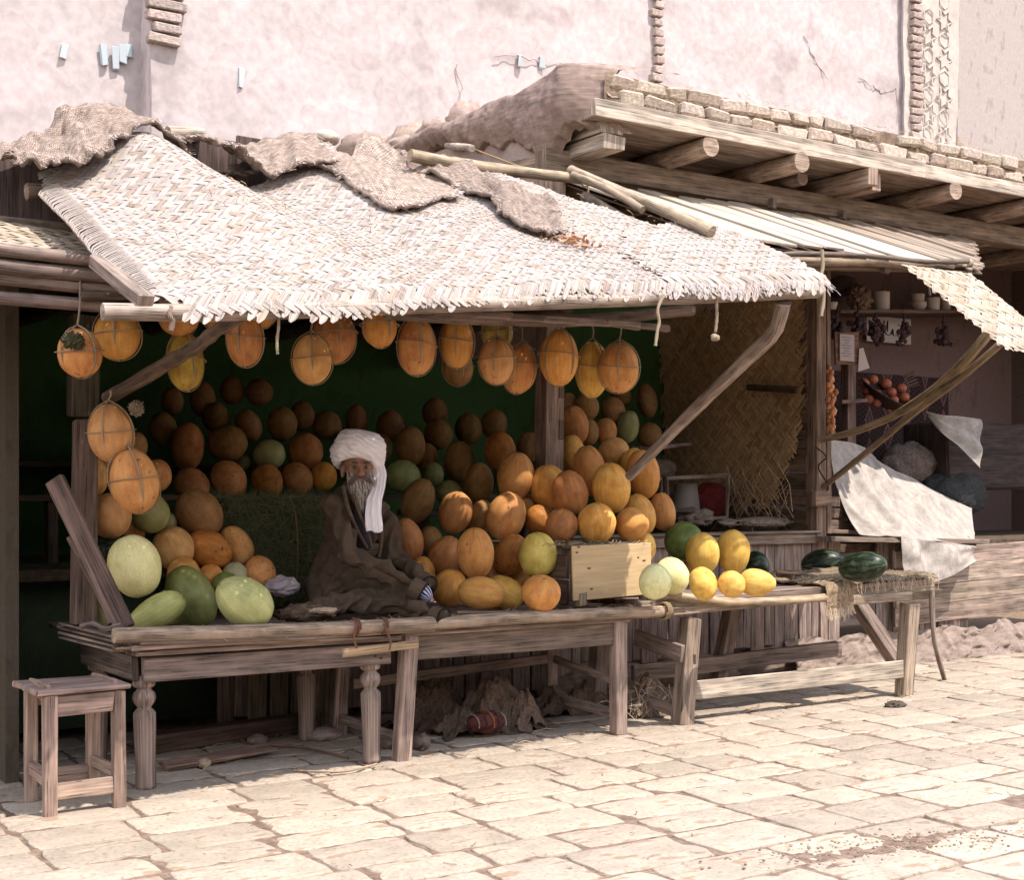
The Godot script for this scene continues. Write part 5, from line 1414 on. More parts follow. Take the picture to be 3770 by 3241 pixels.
func benches() -> void:
	var dk := lin(0.235, 0.18, 0.155)
	var md := lin(0.33, 0.255, 0.22)
	var lt := lin(0.46, 0.37, 0.28)
	# left table with turned legs
	var t := thing("left_table", Vector3(2.7, 0, -6.4), "old dark table with stout turned legs at the left", "table")
	for i in 5: board(t, "top_board", Vector3(2.02 + rng.randf() * 0.03, 0.625, -6.06 - i * 0.17), Vector3(3.38 - rng.randf() * 0.03, 0.615, -6.06 - i * 0.17), 0.028, 0.163, vary(md), mats.wood)
	board(t, "apron", Vector3(2.09, 0.548, -6.03), Vector3(3.34, 0.540, -6.03), 0.105, 0.03, dk * 1.15, mats.wood, Vector3.UP, 0.005)
	board(t, "apron", Vector3(2.07, 0.55, -6.06), Vector3(2.07, 0.55, -6.82), 0.105, 0.03, dk * 0.8, mats.wood)
	for q in [Vector2(2.13, -6.10), Vector2(3.26, -6.07), Vector2(2.13, -6.8), Vector2(3.26, -6.8)]:
		var g := geo(vary(lin(0.36, 0.275, 0.235), 0.06))
		var pr := []
		for e in [[0.0, 0.0], [0.0, 0.043], [0.02, 0.046], [0.10, 0.044], [0.20, 0.047], [0.30, 0.050], [0.345, 0.050], [0.358, 0.040], [0.368, 0.029], [0.378, 0.036], [0.395, 0.048], [0.415, 0.052], [0.435, 0.047], [0.448, 0.034], [0.456, 0.030], [0.464, 0.046], [0.475, 0.052], [0.49, 0.050], [0.515, 0.050], [0.515, 0.0]]: pr.append(Vector2(e[1], e[0]))
		var base := Transform3D(Basis(Vector3(0, 0, 1), rng.randf_range(-0.025, 0.025)), Vector3(q.x, 0.0, q.y))
		if q.y > -6.2 and q.x < 2.5: base.basis = Basis(Vector3(0, 0, 1), 0.02)
		g.lathe(pr, 20, base)
		g.turn_uv(0)
		put(g, "turned_leg", mats.bark, t)
	# the layer of boards that carries melons and man
	var p := thing("board_platform", Vector3(3.5, 0.65, -6.6), "loose boards laid over the tables to carry melons and man", "platform")
	for i in 8:
		board(p, "board", Vector3(1.98 + rng.randf() * 0.1, 0.655 + rng.randf_range(-0.004, 0.004), -6.02 - i * 0.16), Vector3(3.55, 0.655, -6.02 - i * 0.16), 0.022, 0.154, vary(md), mats.wood, Vector3.UP, 0.004)
		board(p, "board", Vector3(3.56, 0.660, -6.02 - i * 0.16), Vector3(5.2 - rng.randf() * 0.05, 0.668, -6.02 - i * 0.16), 0.022, 0.154, vary(md), mats.wood, Vector3.UP, 0.004)
	board(p, "board", Vector3(2.042, 0.678, -5.950), Vector3(2.899, 0.650, -5.950), 0.016, 0.05, lin(0.33, 0.24, 0.19), mats.wood)
	board(p, "board", Vector3(1.947, 0.653, -5.980), Vector3(3.259, 0.626, -5.980), 0.014, 0.06, lin(0.30, 0.22, 0.17), mats.wood, Vector3.UP, 0.005)
	for i in 4: board(p, "side_board", Vector3(1.933, 0.708, -6.700) + Vector3(0, -0.022 * i, 0), Vector3(1.966, 0.702, -6.000) + Vector3(0.0, -0.02 * i, 0), 0.012, 0.05, vary(dk * 1.3), mats.wood)
	pole(self, "front_pole", curve([Vector3(1.935, 0.716, -5.950), Vector3(2.550, 0.696, -5.950), Vector3(3.270, 0.683, -5.950), Vector3(4.214, 0.681, -5.950), Vector3(5.075, 0.666, -5.960)], 24), 0.036, 0.034, lin(0.44, 0.345, 0.255), mats.bark, 0.05, 16)
	tag(get_child(-1), "long peeled pole lying along the front edge of the tables", "pole")
	lash(get_child(-1), Vector3(3.103, 0.686, -5.950), Vector3(1, -0.02, 0), 0.041, 3, lin(0.28, 0.14, 0.11))
	lash(get_child(-1), Vector3(3.257, 0.684, -5.950), Vector3(1, -0.02, 0), 0.041, 2, lin(0.28, 0.14, 0.11))
	cord(self, "hanging_twine", [Vector3(3.088, 0.709, -5.900), Vector3(3.072, 0.644, -5.900), Vector3(3.088, 0.592, -5.900)], 0.006, lin(0.28, 0.15, 0.12))
	tag(get_child(-1), "reddish twine dangling from the front pole left of the pale slat", "twine")
	cord(self, "hanging_twine", [Vector3(3.232, 0.702, -5.900), Vector3(3.270, 0.618, -5.900), Vector3(3.265, 0.571, -5.900)], 0.005, lin(0.28, 0.15, 0.12))
	tag(get_child(-1), "reddish twine dangling from the front pole across the pale slat", "twine")
	pole(self, "knotted_branch", curve([Vector3(1.854, 0.743, -6.150), Vector3(1.893, 0.758, -6.100), Vector3(1.936, 0.733, -6.060), Vector3(1.988, 0.754, -6.000)], 10), 0.012, 0.016, lin(0.24, 0.19, 0.17), mats.bark, 0.3)
	tag(get_child(-1), "gnarled grey branch at the foot of the leaning board", "branch")
	board(self, "pale_lath", Vector3(3.029, 0.569, -5.930), Vector3(3.442, 0.588, -5.930), 0.042, 0.012, lin(0.50, 0.36, 0.22), mats.wood, Vector3.UP, 0.002)
	tag(get_child(-1), "pale wooden slat fixed aslant across the two table fronts", "slat")
	for q in [Vector3(2.023, 0.577, -6.012), Vector3(2.037, 0.539, -6.012), Vector3(3.277, 0.569, -6.012), Vector3(3.282, 0.520, -6.012), Vector3(3.249, 0.532, -6.012)]:
		var ng := geo(lin(0.05, 0.04, 0.035))
		ng.lump(q, Vector3(0.012, 0.012, 0.008), 3, 0.1, 1.0, 8, 6)
		put(ng, "nail", mats.plain, t)
	# middle table
	var m := thing("middle_table", Vector3(4.1, 0, -6.4), "plain square legged table with a stained apron in the middle", "table")
	for i in 5: board(m, "top_board", Vector3(3.40, 0.632, -6.06 - i * 0.165), Vector3(4.82, 0.632, -6.06 - i * 0.165), 0.024, 0.158, vary(md), mats.wood)
	board(m, "apron", Vector3(3.47, 0.560, -6.035), Vector3(4.74, 0.560, -6.02), 0.125, 0.03, lin(0.22, 0.165, 0.13), mats.wood, Vector3.UP, 0.004)
	for q in [[Vector3(3.401, 0.000, -6.026), 0.045], [Vector3(4.760, 0.000, -6.015), 0.0], [Vector3(3.45, 0, -6.82), 0.04], [Vector3(4.90, 0, -6.86), 0.0]]:
		board(m, "leg", q[0], q[0] + Vector3(q[1], 0.625, 0.0), 0.075, 0.075, vary(md * 1.1, 0.08), mats.wood, Vector3(1, 0, 0), 0.004)
	board(m, "rung", Vector3(3.539, 0.280, -6.820), Vector3(4.899, 0.326, -6.840), 0.055, 0.025, md * 0.9, mats.wood)
	board(m, "rung", Vector3(4.880, 0.325, -6.778), Vector3(4.760, 0.291, -6.037), 0.045, 0.025, md, mats.wood)
	board(m, "rung", Vector3(4.880, 0.092, -6.788), Vector3(4.760, 0.110, -6.046), 0.055, 0.028, md, mats.wood)
	board(m, "rung", Vector3(3.46, 0.10, -6.78), Vector3(3.42, 0.10, -6.08), 0.05, 0.025, md, mats.wood)
	# right bench
	var r := thing("right_bench", Vector3(6.3, 0, -6.5), "long rough bench on splayed legs at the right", "bench")
	for i in 5: board(r, "top_board", Vector3(5.02, 0.700, -6.12 - i * 0.17), Vector3(7.42, 0.745, -6.12 - i * 0.17), 0.03, 0.16, vary(md * 1.15), mats.wood, Vector3.UP, 0.006)
	board(r, "edge_board", Vector3(4.95, 0.672, -6.06), Vector3(7.45, 0.725, -6.06), 0.085, 0.035, lt * 0.85, mats.wood, Vector3.UP, 0.006)
	board(r, "edge_board", Vector3(6.534, 0.654, -6.030), Vector3(7.187, 0.657, -6.030), 0.06, 0.03, lt, mats.wood, Vector3.UP, 0.006)
	var leg := func(a: Vector3, b: Vector3, c: Color):
		board(r, "leg", a, b, 0.10, 0.085, c, mats.wood, Vector3(1, 0, 0), 0.005)
	leg.call(Vector3(5.265, 0.000, -6.061), Vector3(5.363, 0.605, -6.100), lin(0.33, 0.255, 0.20))
	var lg: Node3D = r.get_child(-1)
	for q in [[1404, 1330, 0.06], [1389, 1440, 0.055]]:
		var mg := geo(lin(0.06, 0.045, 0.035))
		mg.box(Transform3D(Basis(), (Vector3(5.341, 0.368, -6.045) if q[0] == 1404 else Vector3(5.291, 0.083, -6.040))), Vector3(0.02, q[2], 0.012), 0.001, 0.0, rng)
		put(mg, "mortise", mats.plain, lg)
	leg.call(Vector3(7.193, 0.000, -6.095), Vector3(7.237, 0.600, -6.080), lt)
	leg.call(Vector3(5.22, 0, -6.82), Vector3(5.25, 0.69, -6.78), md)
	leg.call(Vector3(7.953, 0.000, -6.614) + Vector3(-0.1, 0, 0.0), Vector3(7.35, 0.70, -6.76), md)
	leg.call(Vector3(6.3, 0.05, -6.9), Vector3(6.38, 0.70, -6.8), md)
	board(r, "rail", Vector3(5.360, 0.183, -6.080), Vector3(7.228, 0.180, -6.080), 0.115, 0.035, lin(0.50, 0.43, 0.35), mats.wood, Vector3.UP, 0.006)
	board(r, "rail", Vector3(5.499, 0.197, -6.800), Vector3(7.368, 0.232, -6.800), 0.10, 0.035, md * 1.1, mats.wood, Vector3.UP, 0.006)
	board(r, "rail", Vector3(5.240, 0.466, -6.456), Vector3(5.270, 0.400, -6.058), 0.10, 0.03, md, mats.wood)
	board(r, "rail", Vector3(5.240, 0.115, -6.433), Vector3(5.270, 0.068, -6.101), 0.07, 0.03, md, mats.wood)
	pole(self, "bamboo_edge", curve([Vector3(5.100, 0.746, -6.040), Vector3(5.426, 0.712, -6.030), Vector3(5.571, 0.692, -6.020), Vector3(5.929, 0.679, -6.020), Vector3(6.262, 0.679, -6.020), Vector3(6.487, 0.684, -6.020)], 24), 0.026, 0.024, lin(0.52, 0.41, 0.28), mats.bark, 0.12, 14)
	tag(get_child(-1), "knotty bamboo pole along the front edge of the right bench", "pole")
	lash(get_child(-1), Vector3(5.042, 0.671, -5.950), Vector3(1, 0, 0), 0.046, 4, lin(0.45, 0.36, 0.24))
	# sackcloth over the bench's right end
	var sk := lin(0.46, 0.36, 0.25)
	var fn := FastNoiseLite.new()
	fn.frequency = 1.0
	fn.fractal_octaves = 3
	var drape := func(nm, label, x0, x1, z0, z1, y, hang, sd, c):
		var root := thing(nm, Vector3((x0 + x1) / 2, y, z1), label, "sackcloth")
		var f := func(u, v):
			var x := lerpf(x0, x1, u)
			var z := lerpf(z1, z0, v)
			var over := maxf(z - (-6.02), 0.0)
			var q := Vector3(x, y + 0.02 * (x - x0) + 0.018 * fn.get_noise_2d(x * 7.0 + sd, z * 7.0) + 0.03 * absf(fn.get_noise_2d(x * 3.0, z * 4.0 + sd)), z)
			if over > 0.0:
				q.z = -6.02 + minf(over, 0.025) + 0.012 * sin(x * 25.0 + sd)
				q.y -= maxf(over - 0.015, 0.0) * (1.0 + 0.3 * fn.get_noise_2d(x * 8.0, sd))
			return q
		var g := geo(c)
		g.sheet(30, 22, f, 0.006, Vector2(x1 - x0, z0 - z1))
		put(g, "cloth", mats.burlap, root)
		straws("fringe", 110, func():
			var q: Vector3 = f.call(rng.randf(), 1.0)
			return [q + Vector3(0, -0.02, 0.004), Vector3(rng.randf_range(-0.5, 0.5), -1, 0.15), rng.randf_range(0.04, 0.12)], c * 1.2, root, 0.0012)
		straws("fibres", 120, func():
			var q: Vector3 = f.call(rng.randf(), rng.randf())
			return [q + Vector3(0, 0.008, 0), Vector3(rng.randf_range(-1, 1), 0.2, rng.randf_range(-1, 1)), rng.randf_range(0.03, 0.10)], c * 1.1, root, 0.0012)
	drape.call("sackcloth", "frayed sackcloth strip hanging over the right bench's front edge", 6.38, 6.62, -5.86, -6.5, 0.755, 0.2, 3, sk)
	drape.call("sackcloth", "ragged sackcloth spread over the right bench under the watermelons", 6.5, 7.42, -5.99, -6.86, 0.765, 0.1, 9, sk * 0.8)
	pole(self, "rolled_rag", curve([Vector3(6.370, 0.721, -6.250), Vector3(6.627, 0.790, -6.200), Vector3(6.800, 0.792, -6.150), Vector3(7.022, 0.736, -6.100), Vector3(7.192, 0.665, -6.050)], 16), 0.022, 0.03, lin(0.50, 0.40, 0.28), mats.burlap, 0.25)
	tag(get_child(-1), "twisted pale rag rolled along the front of the right bench", "rag")
	for i in 3:
		pole(self, "rope_coil", curve([Vector3(6.455, 0.790, -6.500) + Vector3(0, 0.01 * i, 0), Vector3(6.625, 0.761, -6.500) + Vector3(0.02, 0.012 * i, 0.05 * i), Vector3(6.907, 0.715, -6.550) + Vector3(0, 0.012 * i, 0), Vector3(7.151, 0.716, -6.600)], 16), 0.012, 0.010, vary(lin(0.16, 0.11, 0.09)), mats.rope, 0.2)
		tag(get_child(-1), ["dark coarse rope nearest the front edge of the right bench", "dark coarse rope lying in the middle of three on the right bench", "dark coarse rope topmost and loosest on the right bench"][i], "rope", "dark ropes on the right bench")
	# the stool at the left edge
	var st := thing("stool", Vector3(1.77, 0, -5.95), "pale wooden stool with square legs at the left edge", "stool")
	var sc := lin(0.46, 0.335, 0.275)
	var fl := [Vector3(1.62, 0, -5.80), Vector3(1.91, 0, -5.81), Vector3(1.63, 0, -6.13), Vector3(1.90, 0, -6.13)]
	for q in fl: board(st, "leg", q, q + Vector3(0.0, 0.50, 0.0), 0.05, 0.05, vary(sc, 0.06), mats.wood, Vector3(1, 0, 0), 0.003)
	for i in 3: board(st, "seat_board", Vector3(1.56, 0.515, -5.83 - i * 0.125), Vector3(1.955, 0.515, -5.83 - i * 0.125), 0.022, 0.12, vary(sc * 0.95, 0.06), mats.wood)
	for y in [0.455, 0.10]:
		var hh := 0.085 if y > 0.3 else 0.075
		board(st, "rail", Vector3(1.645, y, -5.80), Vector3(1.885, y, -5.805), hh, 0.028, vary(sc, 0.06), mats.wood)
		board(st, "rail", Vector3(1.655, y, -6.13), Vector3(1.875, y, -6.13), hh, 0.028, vary(sc * 0.9, 0.06), mats.wood)
		board(st, "rail", Vector3(1.91, y + 0.05, -5.835), Vector3(1.90, y + 0.05, -6.105), hh * 0.8, 0.026, vary(sc * 0.9, 0.06), mats.wood)
		board(st, "rail", Vector3(1.62, y + 0.05, -5.825), Vector3(1.63, y + 0.05, -6.105), hh * 0.8, 0.026, vary(sc * 0.9, 0.06), mats.wood)
	# crate with the pale board in front
	var c := thing("crate", Vector3(4.8, 0.7, -6.4), "dark wooden crate carrying golden melons", "crate")
	for y in 2: board(c, "crate_slat", Vector3(4.55, 0.775 + y * 0.145, -6.46), Vector3(4.56, 0.775 + y * 0.145, -6.21), 0.135, 0.02, vary(lin(0.13, 0.085, 0.06)), mats.wood)
	for y in 2: board(c, "crate_slat", Vector3(4.57, 0.80 + y * 0.145, -6.20), Vector3(5.12, 0.80 + y * 0.145, -6.20), 0.135, 0.02, vary(lin(0.16, 0.11, 0.08)), mats.wood)
	for i in 3: board(c, "crate_lid", Vector3(4.56 + 0.04 * i, 1.03, -6.24 - i * 0.13), Vector3(5.14, 1.03, -6.24 - i * 0.13), 0.018, 0.12, vary(lin(0.20, 0.15, 0.11)), mats.wood)
	board(c, "crate_foot", Vector3(4.621, 0.775, -6.170), Vector3(4.621, 0.703, -6.170), 0.05, 0.05, lin(0.42, 0.32, 0.22), mats.wood, Vector3(1, 0, 0))
	board(c, "crate_foot", Vector3(5.073, 0.770, -6.170), Vector3(5.073, 0.705, -6.170), 0.04, 0.05, lin(0.36, 0.28, 0.2), mats.wood, Vector3(1, 0, 0))
	board(self, "pale_board", Vector3(4.556, 0.884, -6.160), Vector3(5.112, 0.896, -6.160), 0.302, 0.018, lin(0.60, 0.45, 0.26), mats.pine, Vector3.UP, 0.004, 0.003)
	tag(get_child(-1), "pale sawn board leaning against the front of the crate", "board")
	var knots := get_child(-1)
	for q in [Vector3(4.592, 1.031, -6.145), Vector3(5.013, 0.962, -6.145), Vector3(4.664, 0.911, -6.145), Vector3(5.056, 0.944, -6.145), Vector3(4.579, 1.001, -6.145), Vector3(4.681, 0.796, -6.145)]:
		var kg := geo(lin(0.16, 0.09, 0.05))
		kg.lump(q + Vector3(0, 0, -0.004), Vector3(rng.randf_range(0.015, 0.03), 0.010, 0.008), int(q.x * 50.0), 0.3, 2.0, 8, 6)
		put(kg, "knot", mats.plain, knots)

func blob(nm: String, label: String, cat: String, p: Vector3, size: Vector3, c: Color, m: Material, sd: int, amp := 0.25, freq := 2.0, base = null, turn := 0.0, group := "", wr := 0.0) -> MeshInstance3D:
	var g := geo(c)
	g.lump(p, size, sd, amp, freq, 40, 26, base, Basis(Vector3.UP, turn), Vector2(size.x + size.z, size.y) * 2.0)
	if wr > 0.0:
		var fn := FastNoiseLite.new()
		fn.seed = sd
		fn.frequency = 1.0
		fn.fractal_octaves = 2
		crease(g, func(q): return wr * (0.5 - absf(fn.get_noise_3d(q.x * 5.0 + q.y * 2.0, q.y * 2.0, q.z * 5.0 - q.y)) * 2.0))
	var o := put(g, nm, m)
	tag(o, label, cat, group)
	return o

# a limp cloth heaped on the ground: soft peaks with folds that run down from them
func heap_cloth(nm: String, label: String, cat: String, p: Vector3, size: Vector3, c: Color, sd: int) -> void:
	var r := RandomNumberGenerator.new()
	r.seed = sd
	var fn := FastNoiseLite.new()
	fn.seed = sd
	fn.frequency = 1.0
	fn.fractal_octaves = 2
	var peaks := []
	for i in 3: peaks.append([Vector2(r.randf_range(-0.45, 0.45), r.randf_range(-0.4, 0.3)) if i > 0 else Vector2(r.randf_range(-0.1, 0.1), -0.1), 1.0 if i == 0 else r.randf_range(0.45, 0.75), r.randf() * TAU, r.randi_range(4, 6)])
	var g := geo(c)
	g.sheet(54, 44, func(u, v):
		var q := Vector2(u * 2.0 - 1.0, 1.0 - v * 2.0)
		var out := 1.0 + 0.22 * fn.get_noise_2d(q.angle() * 1.3, 3.0)
		q *= out
		var y := 0.0
		for e in peaks:
			var d: Vector2 = q - e[0]
			var reach: float = 0.95 * (1.0 + 0.28 * cos(d.angle() * e[3] + e[2]))
			var t: float = minf(d.length() / reach, 1.0)
			var h: float = e[1] * 0.62 * (1.0 - t * t)
			y = maxf(y, h) + 0.25 * minf(y, h)
		y += 0.05 * fn.get_noise_2d(q.x * 3.0, q.y * 3.0) + 0.05 * 1.9 * (0.35 - absf(fn.get_noise_2d(q.x * 2.0 + 5.0, q.y * 1.2 + q.x)) * 2.0) * minf(y * 4.0, 1.0)
		return Vector3(p.x + q.x * size.x * 0.5 * (1.0 - 0.25 * y), maxf(0.012 + y * size.y * 0.8, 0.012), p.z + q.y * size.z * 0.5 * (1.0 - 0.25 * y)), 0.006, Vector2(size.x, size.z) * 1.6)
	tag(put(g, nm, mats.burlap), label, cat)

func under_benches() -> void:
	var sk := lin(0.23, 0.165, 0.13)
	heap_cloth("sack", "large grey brown sack heaped in a peak under the middle table", "sack", Vector3(4.314, 0.033, -6.550), Vector3(0.52, 0.42, 0.46), sk * 1.15, 511)
	heap_cloth("sack", "limp brown sack standing open right of the red bundle under the table", "sack", Vector3(4.431, -0.005, -6.420), Vector3(0.24, 0.36, 0.22), sk * 1.25, 502)
	heap_cloth("sack", "dim bulging sack at the back under the middle table", "sack", Vector3(4.045, 0.031, -6.780), Vector3(0.56, 0.42, 0.40), sk * 0.9, 503)
	heap_cloth("sack", "brown sack with a dark fold left of the red bundle", "sack", Vector3(4.052, 0.029, -6.500), Vector3(0.36, 0.24, 0.30), sk, 504)
	heap_cloth("sack", "dull sack against the plank front beside the table's rear leg", "sack", Vector3(4.845, -0.024, -6.750), Vector3(0.38, 0.26, 0.32), sk * 1.05, 505)
	var red := thing("red_bundle", Vector3(4.196, 0.000, -6.470), "red patterned woven bundle lying under the middle table", "bundle")
	var rg := geo(lin(0.17, 0.055, 0.05))
	rg.lump(Vector3(4.098, 0.084, -6.330), Vector3(0.22, 0.115, 0.15), 506, 0.30, 1.8, 28, 16, 0.004)
	put(rg, "cloth", mats.wool, red)
	for i in 5:
		var sg := geo([lin(0.45, 0.36, 0.28), lin(0.06, 0.05, 0.06), lin(0.45, 0.20, 0.10), lin(0.10, 0.09, 0.12), lin(0.5, 0.42, 0.32)][i])
		var pts := []
		var rr := []
		for k in 15:
			var a := lerpf(-0.3, PI + 0.3, k / 14.0)
			pts.append(Vector3(4.098, 0.084, -6.330) + Vector3(-0.085 + i * 0.043, sin(a) * 0.064 * (1.0 - 0.12 * absf(i - 2.0)), cos(a) * 0.085 * (1.0 - 0.1 * absf(i - 2.0))))
			rr.append(0.006)
		sg.tube(pts, rr, 5, 0.6)
		put(sg, "woven_band", mats.wool, red)
	heap_cloth("sack", "heap of torn netting and sacking behind the middle table's right leg", "sack", Vector3(5.371, -0.039, -6.500), Vector3(0.46, 0.34, 0.40), lin(0.36, 0.27, 0.20), 507)
	heap_cloth("sack", "flattened pale sacking bundle behind the table's right leg", "sack", Vector3(5.245, 0.002, -6.850), Vector3(0.52, 0.26, 0.34), lin(0.36, 0.27, 0.21), 508)
	straws("netting_fibres", 160, func(): return [Vector3(5.218, 0.067, -6.360) + Vector3(rng.randfn(0, 0.1), rng.randfn(-0.02, 0.07), rng.randf() * 0.06), Vector3(rng.randf_range(-1, 1), rng.randf_range(-1, 1), 0.2), rng.randf_range(0.04, 0.12)], lin(0.40, 0.31, 0.22))
	tag(get_child(-1), "loose netting fibres on the torn sacking", "fibres")
	straws("street_litter", 170, func(): return [Vector3(rng.randf_range(1.8, 8.5), 0.010, rng.randf_range(-6.2, -3.4)), Vector3(rng.randf_range(-1, 1), 0.0, rng.randf_range(-1, 1)), rng.randf_range(0.015, 0.07)], lin(0.24, 0.17, 0.12))
	tag(get_child(-1), "bits of straw and chaff littering the sunlit paving", "straw")
	# slippers
	for k in 2:
		var q: Vector3 = [Vector3(3.528, 0.000, -6.386), Vector3(3.656, 0.000, -6.300)][k]
		var s := thing("slipper", q, ["worn dark slipper half behind the table's square leg", "worn dark slipper standing right of the table's square leg"][k], "slipper", "pair of slippers under the tables")
		var b := Basis(Vector3.UP, -0.3)
		var g := geo(lin(0.19, 0.125, 0.10))
		g.grid(24, 12, func(u, v):
			var a: float = u * TAU
			var e := Vector3(cos(a) * 0.052, 0, -sin(a) * 0.115)
			if e.z > 0.0: e.x *= 1.0 - 0.2 * e.z / 0.115
			var y := lerpf(0.0, 0.085 if e.z > 0.02 else 0.055, v)
			var k2: float = 1.0 + 0.12 * sin(v * PI) - 0.35 * v * v * (1.0 if e.z > 0.02 else 0.15)
			return q + b * (Vector3(e.x * k2, y, e.z * k2)), Vector2(0.4, 0.1), true)
		put(g, "upper", mats.wool, s)
		var g2 := geo(lin(0.33, 0.26, 0.22))
		g2.grid(24, 4, func(u, v):
			var a: float = u * TAU
			return q + b * Vector3(cos(a) * 0.056 * (1.0 - v), 0.012 + 0.03 * (1.0 - v) * 0.2, -sin(a) * 0.118 * (1.0 - v)), Vector2.ONE, true)
		put(g2, "sole", mats.wool, s)
		var g3 := geo(lin(0.30, 0.23, 0.20))
		g3.lump(q + b * Vector3(0, 0.035, 0.055), Vector3(0.108, 0.085, 0.13), 20 + k, 0.06, 1.5, 18, 12, q.y + 0.003, b)
		put(g3, "toe_cap", mats.wool, s)
	# stones, broken boards, sticks on the ground
	blob("stone", "flat grey stone beside the round prop under the left table", "stone", Vector3(3.343, 0.000, -6.770) + Vector3(0, 0.03, 0), Vector3(0.20, 0.075, 0.16), lin(0.33, 0.27, 0.25), mats.stone, 511, 0.15, 1.4)
	blob("stone", "small rounded stone in the shade under the left table", "stone", Vector3(3.002, 0.000, -6.860) + Vector3(0, 0.02, 0), Vector3(0.11, 0.06, 0.09), lin(0.27, 0.22, 0.19), mats.stone, 512, 0.15, 1.4)
	blob("stone", "small pale stone propping the broken board", "stone", Vector3(2.529, 0.000, -6.421) + Vector3(0, 0.02, 0), Vector3(0.07, 0.05, 0.06), lin(0.45, 0.36, 0.27), mats.stone, 513, 0.2, 1.4)
	board(self, "broken_board", Vector3(2.327, 0.000, -6.430) + Vector3(0, 0.03, 0), Vector3(2.925, 0.000, -6.501) + Vector3(0, 0.045, 0), 0.022, 0.09, lin(0.34, 0.22, 0.17), mats.wood, Vector3(0, 1, 0.3), 0.008)
	tag(get_child(-1), "long broken board lying on the paving under the left table", "board")
	board(self, "old_sill", Vector3(2.425, 0.000, -6.917) + Vector3(0, 0.05, 0), Vector3(3.439, 0.000, -7.057) + Vector3(0, 0.05, 0), 0.10, 0.12, lin(0.12, 0.075, 0.055), mats.wood)
	tag(get_child(-1), "dark timber sill on the ground at the back of the left table", "timber")
	pole(self, "stick", curve([Vector3(2.982, 0.000, -7.104) + Vector3(0, 0.03, 0), Vector3(2.937, 0.000, -6.852) + Vector3(0, 0.01, 0), Vector3(3.093, 0.000, -6.580) + Vector3(0, 0.02, 0), Vector3(3.195, 0.000, -6.195) + Vector3(0, 0.01, 0)], 12), 0.008, 0.006, lin(0.30, 0.19, 0.14), mats.bark)
	tag(get_child(-1), "thin crooked stick lying under the left table", "stick")
	pole(self, "stick", curve([Vector3(2.831, 0.000, -6.048) + Vector3(0, 0.014, 0), Vector3(3.000, 0.000, -5.893) + Vector3(0, 0.014, 0), Vector3(3.229, 0.000, -5.964) + Vector3(0, 0.014, 0)], 10), 0.006, 0.005, lin(0.50, 0.39, 0.28), mats.bark)
	tag(get_child(-1), "pale switch lying on the sunlit paving before the turned leg", "stick")
	pole(self, "round_prop", wobble(Vector3(3.323, 0.000, -6.910), Vector3(3.350, 0.458, -6.900), 5, 0.005), 0.055, 0.05, lin(0.20, 0.15, 0.125), mats.bark)
	tag(get_child(-1), "round timber prop under the left table", "prop")
	for i in 4:
		board(self, "rear_plank", Vector3(3.145, -0.025, -7.200) + Vector3(0.13 * i, 0, 0), Vector3(3.151, 0.442, -7.200) + Vector3(0.13 * i, 0, 0), 0.11, 0.02, vary(lin(0.17, 0.135, 0.10)), mats.wood, Vector3(1, 0, 0))
		tag(get_child(-1), ["first upright plank behind the round prop from the left", "upright plank left of the round prop in the shade", "upright plank just right of the round prop", "last upright plank before the middle table's rear leg"][i], "plank")
	straws("floor_straw", 240, func(): return [Vector3(rng.randf_range(2.3, 7.2), 0.012, rng.randf_range(-7.1, -5.9)), Vector3(rng.randf_range(-1, 1), 0.0, rng.randf_range(-0.5, 0.5)), rng.randf_range(0.03, 0.14)], lin(0.40, 0.30, 0.20))
	tag(get_child(-1), "scattered straw and splinters on the ground under the tables", "straw")
	blob("rag", "small dirty rag at the foot of the right bench", "rag", Vector3(6.759, 0.000, -5.793) + Vector3(0, 0.015, 0), Vector3(0.16, 0.05, 0.10), lin(0.15, 0.12, 0.10), mats.burlap, 515, 0.4, 2.0)
	# the right end: boarded flank and a thin bent prop
	var f := thing("board_flank", Vector3(8.6, 0.3, -7.2), "flank of wide horizontal boards on rubble at the right edge", "wall")
	for i in 4: board(f, "board", Vector3(8.42, 0.36 + i * 0.148, -7.22), Vector3(10.4, 0.40 + i * 0.148, -7.30), 0.142, 0.03, vary(lin(0.42, 0.33, 0.27), 0.1), mats.wood, Vector3.UP, 0.006)
	var fn := FastNoiseLite.new()
	fn.frequency = 1.0
	fn.fractal_octaves = 4
	var mg := geo(lin(0.38, 0.31, 0.275))
	mg.grid(110, 16, func(u, v):
		var x := lerpf(7.3, 10.4, u)
		return Vector3(x, v * 0.24 * (1.0 + 0.25 * fn.get_noise_2d(x * 3.0, 4.0)), -7.12 - 0.15 * v + 0.04 * fn.get_noise_2d(x * 3.5, v * 2.0) + 0.03 * fn.get_noise_2d(x * 14.0, v * 6.0)))
	put(mg, "mud_footing", mats.mud, f)
	pole(self, "bent_prop", curve([Vector3(7.968, 0.684, -6.500), Vector3(7.917, 0.446, -6.450), Vector3(7.892, 0.243, -6.400), Vector3(8.012, 0.000, -6.420)], 12), 0.020, 0.018, lin(0.36, 0.28, 0.23), mats.bark)
	tag(get_child(-1), "thin bent stick propping the right bench's end", "prop")
	# dirt and gravel heap in the near right corner
	straws("gravel", 10, func(): return [Vector3(4.6, 0.02, -3.45), Vector3(1, 0, 0), 0.02], lin(0.3, 0.2, 0.15))
	get_child(-1).free()
	used.erase("gravel")
	var gg := geo()
